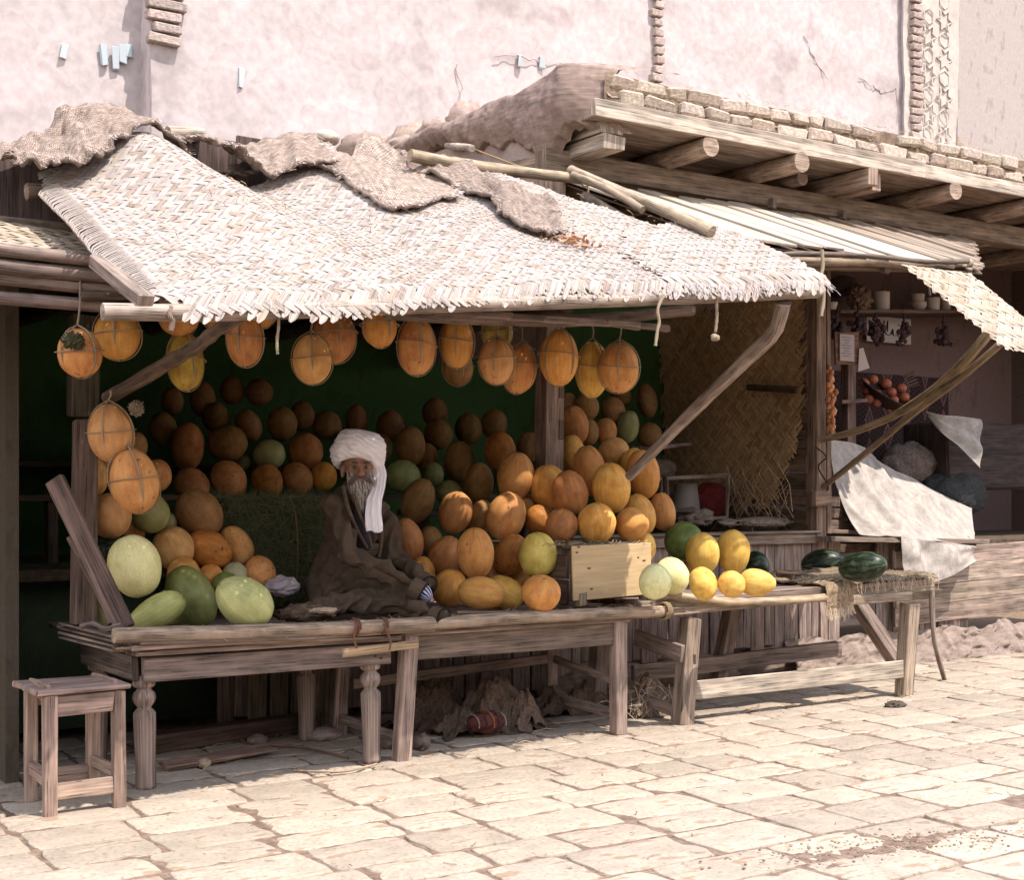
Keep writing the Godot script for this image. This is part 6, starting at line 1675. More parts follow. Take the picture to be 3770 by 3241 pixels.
	for i in 260:
		gg.col = vary(lin(0.36, 0.28, 0.22), 0.3)
		var a := rng.randfn(0.0, 0.38)
		gg.lump(Vector3(4.15 + a, 0.010 + 0.016 * exp(-a * a * 4.0), -3.50 + a * 0.25 + rng.randfn(0.0, 0.09)), Vector3(1.3, 0.7, 1.0) * rng.randf_range(0.004, 0.013), 600 + i, 0.3, 2.0, 6, 4)
	tag(put(gg, "gravel", mats.stone), "patch of gravel and dirt on the paving in the near right corner", "gravel", "", "stuff")

func bits() -> void:
	# hay bale behind the man
	var h := thing("hay_bale", Vector3(3.25, 0.68, -7.3), "dark bale of hay bound with twine behind the seated man", "hay bale")
	var g := geo(lin(0.10, 0.115, 0.06))  # interior's dark green gloom put into the hay colour
	var fn := FastNoiseLite.new()
	fn.frequency = 1.0
	fn.fractal_octaves = 4
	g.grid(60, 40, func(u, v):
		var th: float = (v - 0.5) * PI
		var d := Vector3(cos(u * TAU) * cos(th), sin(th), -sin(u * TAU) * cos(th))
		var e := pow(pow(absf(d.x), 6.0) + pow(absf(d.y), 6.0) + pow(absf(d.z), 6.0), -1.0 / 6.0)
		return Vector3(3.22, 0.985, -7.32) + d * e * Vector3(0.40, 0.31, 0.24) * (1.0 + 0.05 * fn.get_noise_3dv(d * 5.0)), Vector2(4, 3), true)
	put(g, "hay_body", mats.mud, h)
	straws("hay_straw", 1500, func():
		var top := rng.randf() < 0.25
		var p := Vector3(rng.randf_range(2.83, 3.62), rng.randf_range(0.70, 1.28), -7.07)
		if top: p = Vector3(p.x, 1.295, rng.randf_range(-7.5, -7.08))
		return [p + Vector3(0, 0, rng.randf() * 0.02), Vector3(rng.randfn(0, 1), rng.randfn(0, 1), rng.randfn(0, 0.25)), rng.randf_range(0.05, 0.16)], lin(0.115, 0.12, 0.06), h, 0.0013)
	cord(h, "twine", [Vector3(3.273, 1.314, -7.050), Vector3(3.299, 1.213, -7.030), Vector3(3.314, 1.049, -7.030), Vector3(3.310, 0.776, -7.040)], 0.005, lin(0.25, 0.2, 0.12))
	blob("crumpled_paper", "crumpled grey blue paper lying at the foot of the hay bale", "paper", Vector3(3.034, 0.849, -6.620), Vector3(0.20, 0.09, 0.13), lin(0.33, 0.28, 0.29), mats.plain, 531, 0.35, 1.6, null, 0.3, "", 0.012)
	blob("folded_sack", "folded brown sack lying on the boards in front of the man's knees", "sack", Vector3(2.924, 0.753, -6.120), Vector3(0.34, 0.085, 0.16), lin(0.17, 0.125, 0.09), mats.burlap, 532, 0.3, 2.0, 0.672, 0.1, "", 0.02)
	blob("corn_husk", "pale dry husk lying on the folded sack", "husk", Vector3(2.961, 0.766, -6.050), Vector3(0.15, 0.03, 0.06), lin(0.40, 0.31, 0.22), mats.straw, 533, 0.5, 2.0, null, -0.35, "", 0.01)
	straws("bench_straw", 700, func():
		var x := rng.randf_range(2.2, 5.1)
		return [Vector3(x, rng.randf_range(0.675, 0.69), rng.randf_range(-6.3, -5.93)), Vector3(rng.randf_range(-1, 1), rng.randf_range(-0.1, 0.25), rng.randf_range(-0.6, 0.6)), rng.randf_range(0.03, 0.11)], lin(0.32, 0.24, 0.15))
	tag(get_child(-1), "loose straw and chaff strewn along the front of the boards", "straw")
	straws("crate_straw", 120, func(): return [Vector3(rng.randf_range(4.4, 5.1), 1.045, rng.randf_range(-6.6, -6.16)), Vector3(rng.randf_range(-1, 1), 0.15, rng.randf_range(-1, 1)), rng.randf_range(0.03, 0.09)], lin(0.34, 0.27, 0.16))
	tag(get_child(-1), "straw bedding under the melons on the crate", "straw")
	pole(self, "dry_stalk", curve([Vector3(3.711, 0.723, -6.000), Vector3(3.884, 0.715, -5.990), Vector3(4.084, 0.710, -5.990)], 8), 0.009, 0.006, lin(0.30, 0.20, 0.14), mats.bark, 0.3)
	tag(get_child(-1), "dry brown stalk lying before the lengthwise melon", "stalk")
	# cords that hang from the eave
	var rc := lin(0.52, 0.45, 0.36)
	cord(self, "dangling_rope", [Vector3(2.246, 2.051, -4.940), Vector3(2.248, 1.979, -4.940), Vector3(2.241, 1.921, -4.940), Vector3(2.244, 1.870, -4.940)], 0.006, rc)
	tag(get_child(-1), "single pale cord end hanging from the mat left of the man", "cord")
	cord(self, "dangling_rope", [Vector3(1.818, 2.019, -4.940), Vector3(1.807, 1.984, -4.920), Vector3(1.818, 1.967, -4.920), Vector3(1.811, 1.930, -4.920)], 0.011, lin(0.30, 0.23, 0.20))
	tag(get_child(-1), "short knotted cord at the left end of the eave pole", "cord")
	cord(self, "dangling_rope", [Vector3(4.173, 2.247, -4.900), Vector3(4.137, 2.226, -4.900), Vector3(4.108, 2.169, -4.900), Vector3(4.119, 2.120, -4.900), Vector3(4.108, 2.079, -4.900), Vector3(4.096, 2.006, -4.900)], 0.008, rc)
	tag(get_child(-1), "frayed pale rope looped over the eave pole right of the hanging melons", "cord")
	cord(self, "dangling_rope", [Vector3(4.486, 2.250, -4.920), Vector3(4.490, 2.171, -4.920), Vector3(4.480, 2.095, -4.920)], 0.008, lin(0.42, 0.34, 0.28))
	var kn := get_child(-1)
	tag(kn, "pale cord ending in a big knot near the right brace", "cord")
	var kg := geo(rc)
	kg.lump(Vector3(4.477, 2.069, -4.920), Vector3(0.05, 0.035, 0.035), 9, 0.4, 2.0, 14, 8)
	put(kg, "knot", mats.rope, kn)
	cord(self, "dangling_rope", [Vector3(5.829, 2.702, -5.520), Vector3(5.837, 2.606, -5.520), Vector3(5.821, 2.534, -5.520), Vector3(5.845, 2.439, -5.520), Vector3(5.825, 2.326, -5.520)], 0.011, rc)
	tag(get_child(-1), "knotted rope hanging from the slatted awning before the right post", "cord")
	cord(self, "dangling_rope", [Vector3(6.846, 2.691, -5.600), Vector3(6.833, 2.639, -5.600), Vector3(6.851, 2.532, -5.600)], 0.008, lin(0.20, 0.17, 0.15))
	tag(get_child(-1), "dark plaited cord hanging at the far right under the slatted awning", "cord")
	cord(self, "dangling_rope", [Vector3(4.900, 3.064, -6.509), Vector3(4.900, 3.013, -6.499), Vector3(4.900, 2.972, -6.513)], 0.009, rc)
	tag(get_child(-1), "short rope end hanging from the bamboo joint", "cord")
	blob("dead_leaves", "small clump of withered leaves on the far left melon", "leaves", Vector3(1.703, 1.961, -5.750), Vector3(0.08, 0.06, 0.03), lin(0.06, 0.055, 0.03), mats.straw, 541, 0.9, 4.0)
	blob("withered_stem", "withered flower stem hanging beside the upper slung melon", "stem", Vector3(2.121, 1.719, -6.200), Vector3(0.06, 0.06, 0.04), lin(0.22, 0.17, 0.12), mats.straw, 542, 0.9, 4.0)
	# things on the counter right of the heap
	for k in 2:
		var q: Array = [[Vector3(6.751, 1.431, -7.950), Vector3(7.377, 1.457, -7.950), Vector3(7.357, 1.129, -7.950), Vector3(6.770, 1.121, -7.950)], [Vector3(6.605, 1.416, -8.050), Vector3(6.787, 1.425, -8.050), Vector3(6.777, 1.141, -8.050), Vector3(6.605, 1.136, -8.050)]][k]
		var fr := thing("window_frame", q[2], ["pale wooden window frame leaning at the foot of the reed screen", "second pale window frame partly hidden behind the orange melons"][k], "frame")
		for i in 4: board(fr, "frame_bar", q[i], q[(i + 1) % 4], 0.028, 0.02, vary(lin(0.42, 0.34, 0.27)), mats.wood, Vector3(0, 0.1, 1) if i % 2 else Vector3.UP, 0.002)
	var cg := geo(lin(0.34, 0.295, 0.265))
	cg.lathe([Vector2(0, 0), Vector2(0.115, 0), Vector2(0.118, 0.01), Vector2(0.085, 0.27), Vector2(0.08, 0.275), Vector2(0, 0.275)], 24, Transform3D(Basis(), Vector3(7.163, 1.119, -8.200) + Vector3(0, 0.0, 0)))
	tag(put(cg, "sugar_cone", mats.plain), "blunt grey white cone standing behind the window frame", "cone")
	blob("red_cloth", "red cloth bundle behind the window frame", "cloth", Vector3(7.430, 1.264, -8.200), Vector3(0.30, 0.28, 0.2), lin(0.26, 0.045, 0.045), mats.wool, 551, 0.2, 1.6, null, 0.0, "", 0.02)
	blob("grey_rag", "crumpled grey rag on the counter below the window frame", "rag", Vector3(6.652, 1.144, -7.550), Vector3(0.34, 0.12, 0.2), lin(0.25, 0.20, 0.18), mats.wool, 552, 0.5, 2.2, 1.03, 0.0, "", 0.03)
	blob("sack", "flat pale sacking laid along the counter edge under the reed screen", "sack", Vector3(7.187, 1.103, -7.450), Vector3(0.72, 0.07, 0.20), lin(0.40, 0.33, 0.28), mats.burlap, 553, 0.3, 2.6, 1.03, 0.0, "", 0.02)
	blob("grey_box", "dull grey stone block on the shelf by the right brace", "block", Vector3(6.899, 1.502, -8.200), Vector3(0.30, 0.17, 0.2), lin(0.25, 0.20, 0.18), mats.mud, 554, 0.15, 1.5)

func greengrocer() -> void:
	var s := thing("greengrocer_stall", Vector3(9.3, 0.9, -8.3), "dim greengrocer's stall with shelves at the right behind a post", "stall")
	var dk := lin(0.15, 0.10, 0.085)
	var g := geo(lin(0.20, 0.135, 0.125))
	g.box(Transform3D(Basis(), Vector3(10.2, 2.2, -9.1)), Vector3(5.0, 2.9, 0.1), 0.0, 0.0, rng)
	put(g, "back_wall", mats.plaster, s)
	g = geo(lin(0.16, 0.11, 0.09))
	g.box(Transform3D(Basis(), Vector3(12.4, 2.2, -8.2)), Vector3(0.1, 2.9, 1.8), 0.0, 0.0, rng)
	put(g, "side_wall", mats.plaster, s)
	board(s, "shelf", Vector3(9.303, 2.928, -8.750), Vector3(11.508, 3.084, -8.750), 0.035, 0.34, dk * 1.3, mats.wood)
	board(s, "shelf", Vector3(8.635, 2.069, -8.100), Vector3(8.944, 2.092, -8.100), 0.035, 0.3, dk * 1.6, mats.wood)
	board(s, "inner_post", Vector3(8.927, 1.705, -8.150), Vector3(8.927, 2.604, -8.150), 0.10, 0.08, dk * 1.5, mats.wood, Vector3(1, 0, 0))
	board(s, "counter_edge", Vector3(7.582, 0.984, -7.180), Vector3(9.381, 0.928, -7.180), 0.035, 0.20, lin(0.34, 0.26, 0.21), mats.wood, Vector3.UP, 0.006)
	board(s, "counter_front", Vector3(7.889, 1.031, -7.400), Vector3(8.349, 1.012, -7.400), 0.03, 0.05, lin(0.30, 0.22, 0.18), mats.wood)
	for i in 3: board(s, "counter_slat", Vector3(7.974, 1.076, -7.500) + Vector3(0, 0.09 * i, 0), Vector3(8.632, 1.057, -7.600) + Vector3(0, 0.09 * i, 0), 0.075, 0.02, vary(lin(0.26, 0.18, 0.14)), mats.wood)
	# printed wall hanging
	var im := tex(128, 128, func(_i, x, y):
		var u := fposmod(x / 32.0, 1.0) - 0.5
		var v := fposmod(y / 42.6 + (0.5 if (x / 32) % 2 else 0.0), 1.0) - 0.5
		var d := absf(u) * 1.9 + absf(v)
		var a := 0.72 if absf(d - 0.40) < 0.05 else (0.55 if d < 0.18 else (0.42 if d < 0.36 else 0.34 + 0.10 * sin(x * 0.8) * sin(y * 0.9)))
		return Color(a, a * 0.80, a * 0.80))
	mat("print", im, 0.95)
	var cl := geo(lin(0.40, 0.36, 0.36))
	cl.grid(30, 10, func(u, v): return Vector3(lerpf(8.95, 11.3, u), lerpf(1.55, 2.45, v), -9.02 + 0.015 * sin(u * 40.0)), Vector2(2.2, 1.0))
	tag(put(cl, "wall_hanging", mats.print), "patterned dark cloth covering the greengrocer's back wall", "cloth")
	# poster with large script
	var sign_ := thing("script_poster", Vector3(10.407, 2.870, -8.980), "white poster with large black script behind the dried bunches", "poster")
	var pg := geo(lin(0.52, 0.47, 0.46))
	pg.box(Transform3D(Basis(), Vector3(10.393, 2.869, -8.980)), Vector3(0.62, 0.245, 0.008), 0.001, 0.0, rng)
	put(pg, "sheet", mats.plain, sign_)
	var ink := geo(lin(0.03, 0.025, 0.03))
	var o := Vector3(10.384, 2.868, -8.972)
	for st in [[[0.27, 0.05], [0.25, 0.09], [0.235, 0.06], [0.26, 0.03], [0.25, -0.03], [0.21, -0.07]], [[0.22, 0.085], [0.18, 0.02], [0.17, -0.045], [0.13, -0.055], [0.12, -0.01]], [[0.15, 0.06], [0.12, 0.05]], [[0.11, -0.04], [0.06, -0.05], [0.05, 0.01], [0.02, -0.045], [-0.04, -0.045], [-0.06, 0.0]], [[-0.02, 0.085], [-0.025, 0.02], [-0.02, -0.02]], [[-0.07, 0.09], [-0.08, -0.04], [-0.12, -0.055], [-0.14, -0.01]], [[-0.11, 0.07], [-0.17, 0.05]], [[-0.16, -0.04], [-0.21, -0.05], [-0.25, -0.01], [-0.23, 0.06]], [[-0.27, 0.08], [-0.275, -0.05]]]:
		var pts := []
		for q in st: pts.append(o + Vector3(q[0], q[1], 0))
		var c := curve(pts, 10)
		var rr := []
		for i in c.size(): rr.append(0.006 + 0.009 * sin(PI * i / (c.size() - 1)))
		ink.tube(c, rr, 6, 0.12)
	put(ink, "script", mats.plain, sign_)
	# framed print
	var fp := thing("framed_print", Vector3(8.739, 2.514, -8.000), "framed sheet of print hanging on the inner post", "picture")
	board(fp, "frame", Vector3(8.619, 2.513, -8.020), Vector3(8.909, 2.530, -8.020), 0.27, 0.02, lin(0.24, 0.13, 0.075), mats.wood, Vector3.UP, 0.001)
	var sg := geo(lin(0.33, 0.285, 0.285))
	sg.box(Transform3D(Basis(), Vector3(8.742, 2.523, -8.000)), Vector3(0.172, 0.222, 0.012), 0.001, 0.0, rng)
	put(sg, "sheet", mats.plain, fp)
	var tg := geo(lin(0.16, 0.13, 0.13))
	for i in 8: tg.box(Transform3D(Basis(), Vector3(8.734, 2.522, -7.993) + Vector3(0, 0.085 - i * 0.022, 0)), Vector3(0.115 - 0.03 * (i % 3), 0.006, 0.002), 0.0, 0.0, rng)
	put(tg, "lines", mats.plain, fp)
	var wg := geo(lin(0.55, 0.5, 0.46))
	wg.poly([Vector3(8.882, 2.521, -7.990), Vector3(8.908, 2.529, -7.970), Vector3(8.986, 2.364, -7.970), Vector3(8.870, 2.331, -7.990)], Vector3(0, 0, 1), [Vector2.ZERO, Vector2.ZERO, Vector2.ZERO, Vector2.ZERO])
	wg.poly([Vector3(8.887, 2.522, -7.994), Vector3(8.912, 2.530, -7.974), Vector3(8.990, 2.365, -7.974), Vector3(8.875, 2.332, -7.994)], Vector3(0, 0, -1), [Vector2.ZERO, Vector2.ZERO, Vector2.ZERO, Vector2.ZERO])
	tag(put(wg, "paper_slip", mats.plain), "white paper slip pinned beside the framed print", "paper")
	# pots on the shelf
	var pot := func(nm: String, label: String, cat: String, p: Vector3, prof: Array, c: Color):
		var pr := []
		for e in prof: pr.append(Vector2(e[0], e[1]))
		var q := geo(c)
		q.lathe(pr, 24, Transform3D(Basis(), p))
		tag(put(q, nm, mats.ceramic), label, cat, "pots on the greengrocer's shelf")
	var wh := lin(0.50, 0.44, 0.40)
	pot.call("white_jar", "tall white cylindrical jar in the middle of the greengrocer's shelf", "jar", Vector3(9.968, 2.988, -8.700), [[0, 0], [0.075, 0], [0.075, 0.175], [0.069, 0.175], [0.069, 0.02], [0, 0.02]], wh)
	pot.call("bowl", "round white bowl on the right part of the greengrocer's shelf", "bowl", Vector3(10.481, 3.025, -8.700), [[0, 0], [0.045, 0], [0.075, 0.05], [0.075, 0.085], [0.068, 0.085], [0.04, 0.03], [0, 0.02]], wh)
	pot.call("cup", "white cup standing inside the round bowl", "cup", Vector3(10.474, 3.113, -8.700), [[0, 0], [0.055, 0], [0.062, 0.07], [0.056, 0.07], [0.05, 0.01], [0, 0.01]], wh)
	pot.call("white_jar", "white jar just right of the bowl on the shelf", "jar", Vector3(10.631, 3.026, -8.650), [[0, 0], [0.058, 0], [0.062, 0.13], [0.056, 0.13], [0.052, 0.02], [0, 0.02]], wh)
	pot.call("white_jar", "last white jar on the shelf, with a narrower shoulder", "jar", Vector3(10.865, 3.048, -8.700), [[0, 0], [0.05, 0], [0.05, 0.09], [0.04, 0.12], [0.034, 0.12], [0.04, 0.08], [0, 0.02]], wh)
	pot.call("bowl", "small white bowl at the shelf's left end by the post", "bowl", Vector3(9.205, 2.940, -8.600), [[0, 0], [0.04, 0], [0.055, 0.06], [0.05, 0.06], [0.035, 0.01], [0, 0.01]], wh)
	pot.call("basin", "dark upturned basin at the left end of the shelf", "basin", Vector3(9.682, 3.144, -8.900), [[0, 0], [0.17, 0], [0.165, 0.05], [0.13, 0.13], [0.05, 0.17], [0, 0.17]], lin(0.10, 0.07, 0.065))
	blob("paper_cones", "bundle of brown paper cones beside the upturned basin", "paper", Vector3(9.616, 3.074, -8.650), Vector3(0.22, 0.22, 0.16), lin(0.30, 0.21, 0.16), mats.wool, 561, 0.7, 3.0, null, 0.0, "", 0.02)
	# dried bunches under the shelf
	for i in 5:
		var q: Vector3 = [Vector3(9.065, 2.729, -8.400), Vector3(9.430, 2.788, -8.500), Vector3(9.781, 2.767, -8.600), Vector3(10.155, 2.800, -8.600), Vector3(10.712, 2.797, -8.600)][i]
		var bg := geo(lin(0.055, 0.035, 0.035))
		for k in 46:
			bg.col = vary(lin(0.065, 0.04, 0.042), 0.35)
			bg.lump(q + Vector3(rng.randfn(0, 0.036), rng.randfn(0, 0.05), rng.randfn(0, 0.022)), Vector3.ONE * rng.randf_range(0.035, 0.06), 700 + i * 50 + k, 0.3, 2.0, 7, 5)
		bg.tube([q + Vector3(0, 0.05, 0), q + Vector3(0.005, 0.22, 0)], [0.012, 0.006], 5)
		tag(put(bg, "dried_bunch", mats.straw), ["dark dried bunch hanging nearest the right post", "dark dried bunch above the framed print", "dark dried bunch in front of the poster's left part", "dark dried bunch in front of the poster's right part", "dark dried bunch hanging alone right of the poster"][i], "dried bunch", "dried bunches under the shelf")
	# basket with onions
	var b := thing("basket", Vector3(9.555, 2.024, -8.300), "dark shallow wicker basket tilted toward the street with onions", "basket")
	var tl := Transform3D(Basis(Vector3(1, 0, 0), 0.55) * Basis(Vector3(0, 0, 1), -0.2), Vector3(9.580, 2.102, -8.350))
	var bk := geo(lin(0.075, 0.05, 0.04))
	bk.lathe([Vector2(0, 0), Vector2(0.17, 0.0), Vector2(0.27, 0.10), Vector2(0.285, 0.11), Vector2(0.26, 0.115), Vector2(0.16, 0.03), Vector2(0, 0.03)], 36, tl, func(u, v): return 1.0 + 0.015 * sin(u * TAU * 18.0) * sin(v * 40.0))
	put(bk, "wicker", mats.reed, b)
	var spots := [Vector3(9.423, 2.283, -8.420), Vector3(9.561, 2.325, -8.440), Vector3(9.729, 2.293, -8.440), Vector3(9.708, 2.212, -8.360), Vector3(9.886, 2.257, -8.400), Vector3(9.394, 2.209, -8.360), Vector3(9.498, 2.190, -8.340), Vector3(9.519, 2.139, -8.280), Vector3(9.647, 2.135, -8.280), Vector3(9.831, 2.170, -8.320), Vector3(9.845, 2.106, -8.260), Vector3(9.401, 2.100, -8.260), Vector3(9.526, 2.059, -8.220), Vector3(9.635, 2.045, -8.220), Vector3(9.722, 2.034, -8.200), Vector3(9.345, 2.134, -8.300)]
	for q in spots:
		var og := geo(vary(lin(0.34, 0.115, 0.065), 0.2))
		og.lump(q, Vector3(0.092, 0.085, 0.092) * rng.randf_range(0.9, 1.1), int(q.x * 900.0), 0.08, 1.5, 18, 12)
		tag(put(og, "onion", mats.skin), "red brown onion heaped in the tilted basket", "onion", "onions in the tilted basket")
	# braid of onions on the post
	var br := thing("onion_braid", Vector3(7.638, 1.749, -7.150), "long braid of small orange onions hanging on the right post", "onion braid")
	for i in 46:
		var t := i / 45.0
		var q := Vector3(7.633, 2.240, -7.160).lerp(Vector3(7.659, 1.743, -7.160), t) + Vector3(rng.randfn(0, 0.014), 0, rng.randf_range(-0.02, 0.03))
		var og := geo(vary(lin(0.46, 0.20, 0.09), 0.3))
		og.lump(q, Vector3(1, 1.2, 1) * rng.randf_range(0.03, 0.05), 800 + i, 0.25, 2.0, 9, 7)
		put(og, "bulb", mats.skin, br)
	cord(br, "braid_string", [Vector3(7.665, 2.281, -7.200), Vector3(7.665, 2.042, -7.180), Vector3(7.680, 1.733, -7.180)], 0.008, lin(0.4, 0.26, 0.14))
	var fanw := thing("cane_bundle", Vector3(10.356, 2.359, -8.700), "small tied bundle of canes above the onion basket", "canes")
	for i in 6: board(fanw, "cane", Vector3(10.194, 2.394, -8.650) + Vector3(0.02, -0.02, 0) * i, Vector3(10.352, 2.448, -8.650) + Vector3(0.016, -0.024, 0) * i, 0.012, 0.012, vary(lin(0.22, 0.14, 0.11)), mats.wood)
	board(s, "dark_bin", Vector3(9.911, 1.634, -8.150), Vector3(11.227, 1.652, -8.150), 0.60, 0.5, lin(0.06, 0.045, 0.04), mats.wood, Vector3.UP, 0.02, 0.02)
	blob("sack", "plump grey sack behind the white sheet", "sack", Vector3(9.669, 1.545, -8.150), Vector3(0.60, 0.42, 0.36), lin(0.24, 0.20, 0.19), mats.burlap, 572, 0.15, 1.5, null, 0.0, "", 0.03)
	blob("sack", "dark checked sack at the right edge behind the sheet", "sack", Vector3(10.078, 1.306, -8.000), Vector3(0.8, 0.42, 0.36), lin(0.07, 0.075, 0.085), mats.burlap, 573, 0.15, 1.5, null, 0.0, "", 0.03)
	# the white sheet thrown over the goods
	var fn := FastNoiseLite.new()
	fn.frequency = 1.0
	fn.fractal_octaves = 3
	fn.seed = 5
	var fn3 := FastNoiseLite.new()
	fn3.frequency = 1.0
	fn3.fractal_octaves = 1
	fn3.seed = 12
	var net := [[Vector3(8.294, 1.745, -7.780), Vector3(8.709, 1.714, -7.850), Vector3(9.007, 1.564, -7.850), Vector3(9.434, 1.400, -7.820), Vector3(10.090, 1.178, -7.800)],
		[Vector3(8.199, 1.583, -7.660), Vector3(8.600, 1.529, -7.700), Vector3(8.912, 1.439, -7.700), Vector3(9.290, 1.309, -7.660), Vector3(9.896, 1.097, -7.640)],
		[Vector3(8.147, 1.358, -7.560), Vector3(8.473, 1.319, -7.520), Vector3(8.785, 1.271, -7.520), Vector3(9.108, 1.169, -7.460), Vector3(9.656, 0.988, -7.440)],
		[Vector3(8.127, 1.129, -7.420), Vector3(8.360, 1.112, -7.360), Vector3(8.621, 1.094, -7.340), Vector3(8.948, 1.027, -7.300), Vector3(9.461, 0.915, -7.280)],
		[Vector3(8.015, 1.007, -7.220), Vector3(8.175, 0.992, -7.140), Vector3(8.326, 0.987, -7.060), Vector3(8.677, 0.947, -7.050), Vector3(9.180, 0.889, -7.050)]]
	var cat := func(a, b, c, d, t): return a.cubic_interpolate_in_time(b, d, c, t, 1.0, 1.0, 1.0) if false else 0.5 * (2.0 * b + (c - a) * t + (2.0 * a - 5.0 * b + 4.0 * c - d) * t * t + (3.0 * b - a - 3.0 * c + d) * t * t * t)
	var row := func(r: Array, u: float) -> Vector3:
		var f := u * (r.size() - 1)
		var i := mini(int(f), r.size() - 2)
		return cat.call(r[maxi(i - 1, 0)], r[i], r[i + 1], r[mini(i + 2, r.size() - 1)], f - i)
	var sheet := thing("white_sheet", Vector3(8.514, 0.930, -7.200), "rumpled white sheet thrown over the greengrocer's goods", "sheet")
	var g2 := geo(lin(0.56, 0.52, 0.495))
	g2.sheet(70, 56, func(u, v):
		var col := []
		for r in net: col.append(row.call(r, u))
		var p: Vector3 = row.call(col, 1.0 - v)
		var f := (0.060 * pow(1.0 - absf(fn3.get_noise_2d(u * 2.0 + v * 1.1, v * 0.7 - u * 0.4)) * 1.6, 3.0) + 0.008 * pow(1.0 - absf(fn3.get_noise_2d(u * 3.6 - v * 1.6 + 7.0, v * 1.8 + u)) * 1.8, 3.0)) * (0.25 + 0.75 * smoothstep(0.0, 0.2, v) * smoothstep(0.0, 0.12, u) * smoothstep(1.0, 0.85, v) * smoothstep(1.0, 0.9, u))
		return p + Vector3(-0.15, 0.8, 0.55) * f, 0.005, Vector2(1.2, 0.9))
	put(g2, "cover", mats.cloth, sheet)
	var top := [Vector3(8.297, 0.996, -7.050), Vector3(8.487, 0.969, -7.045), Vector3(8.664, 0.947, -7.040), Vector3(8.898, 0.919, -7.040), Vector3(9.167, 0.890, -7.040)]
	var bot := [Vector3(8.295, 0.695, -7.020), Vector3(8.445, 0.668, -7.010), Vector3(8.575, 0.633, -7.000), Vector3(8.847, 0.692, -7.000), Vector3(9.147, 0.786, -7.020)]
	var g3 := geo(lin(0.56, 0.52, 0.495))
	g3.sheet(44, 24, func(u, v):
		var a: Vector3 = row.call(bot, u)
		var b3: Vector3 = row.call(top, u)
		return a.lerp(b3, v) + Vector3(0, 0, 0.035 * sin(v * PI * 0.9) * sin(u * 11.0) + 0.012 * fn3.get_noise_2d(u * 3.0, v * 2.0)), 0.005, Vector2(0.6, 0.4))
	put(g3, "hanging_flap", mats.cloth, sheet)
	var g4 := geo(lin(0.52, 0.49, 0.47))
	var t4 := [Vector3(9.632, 2.021, -7.900), Vector3(9.696, 1.976, -7.800), Vector3(9.860, 1.966, -7.750), Vector3(10.093, 1.958, -7.700)]
	var b4 := [Vector3(9.646, 1.961, -7.880), Vector3(9.671, 1.814, -7.780), Vector3(9.797, 1.709, -7.700), Vector3(9.962, 1.540, -7.600)]
	g4.sheet(30, 18, func(u, v): return row.call(b4, u).lerp(row.call(t4, u), v) + Vector3(0, 0.02, 0.03) * sin(v * 12.0 + u * 4.0) * 0.5, 0.005, Vector2(0.5, 0.4))
	tag(put(g4, "white_cloth", mats.cloth), "smaller white cloth hanging above the sheet at the right edge", "cloth")

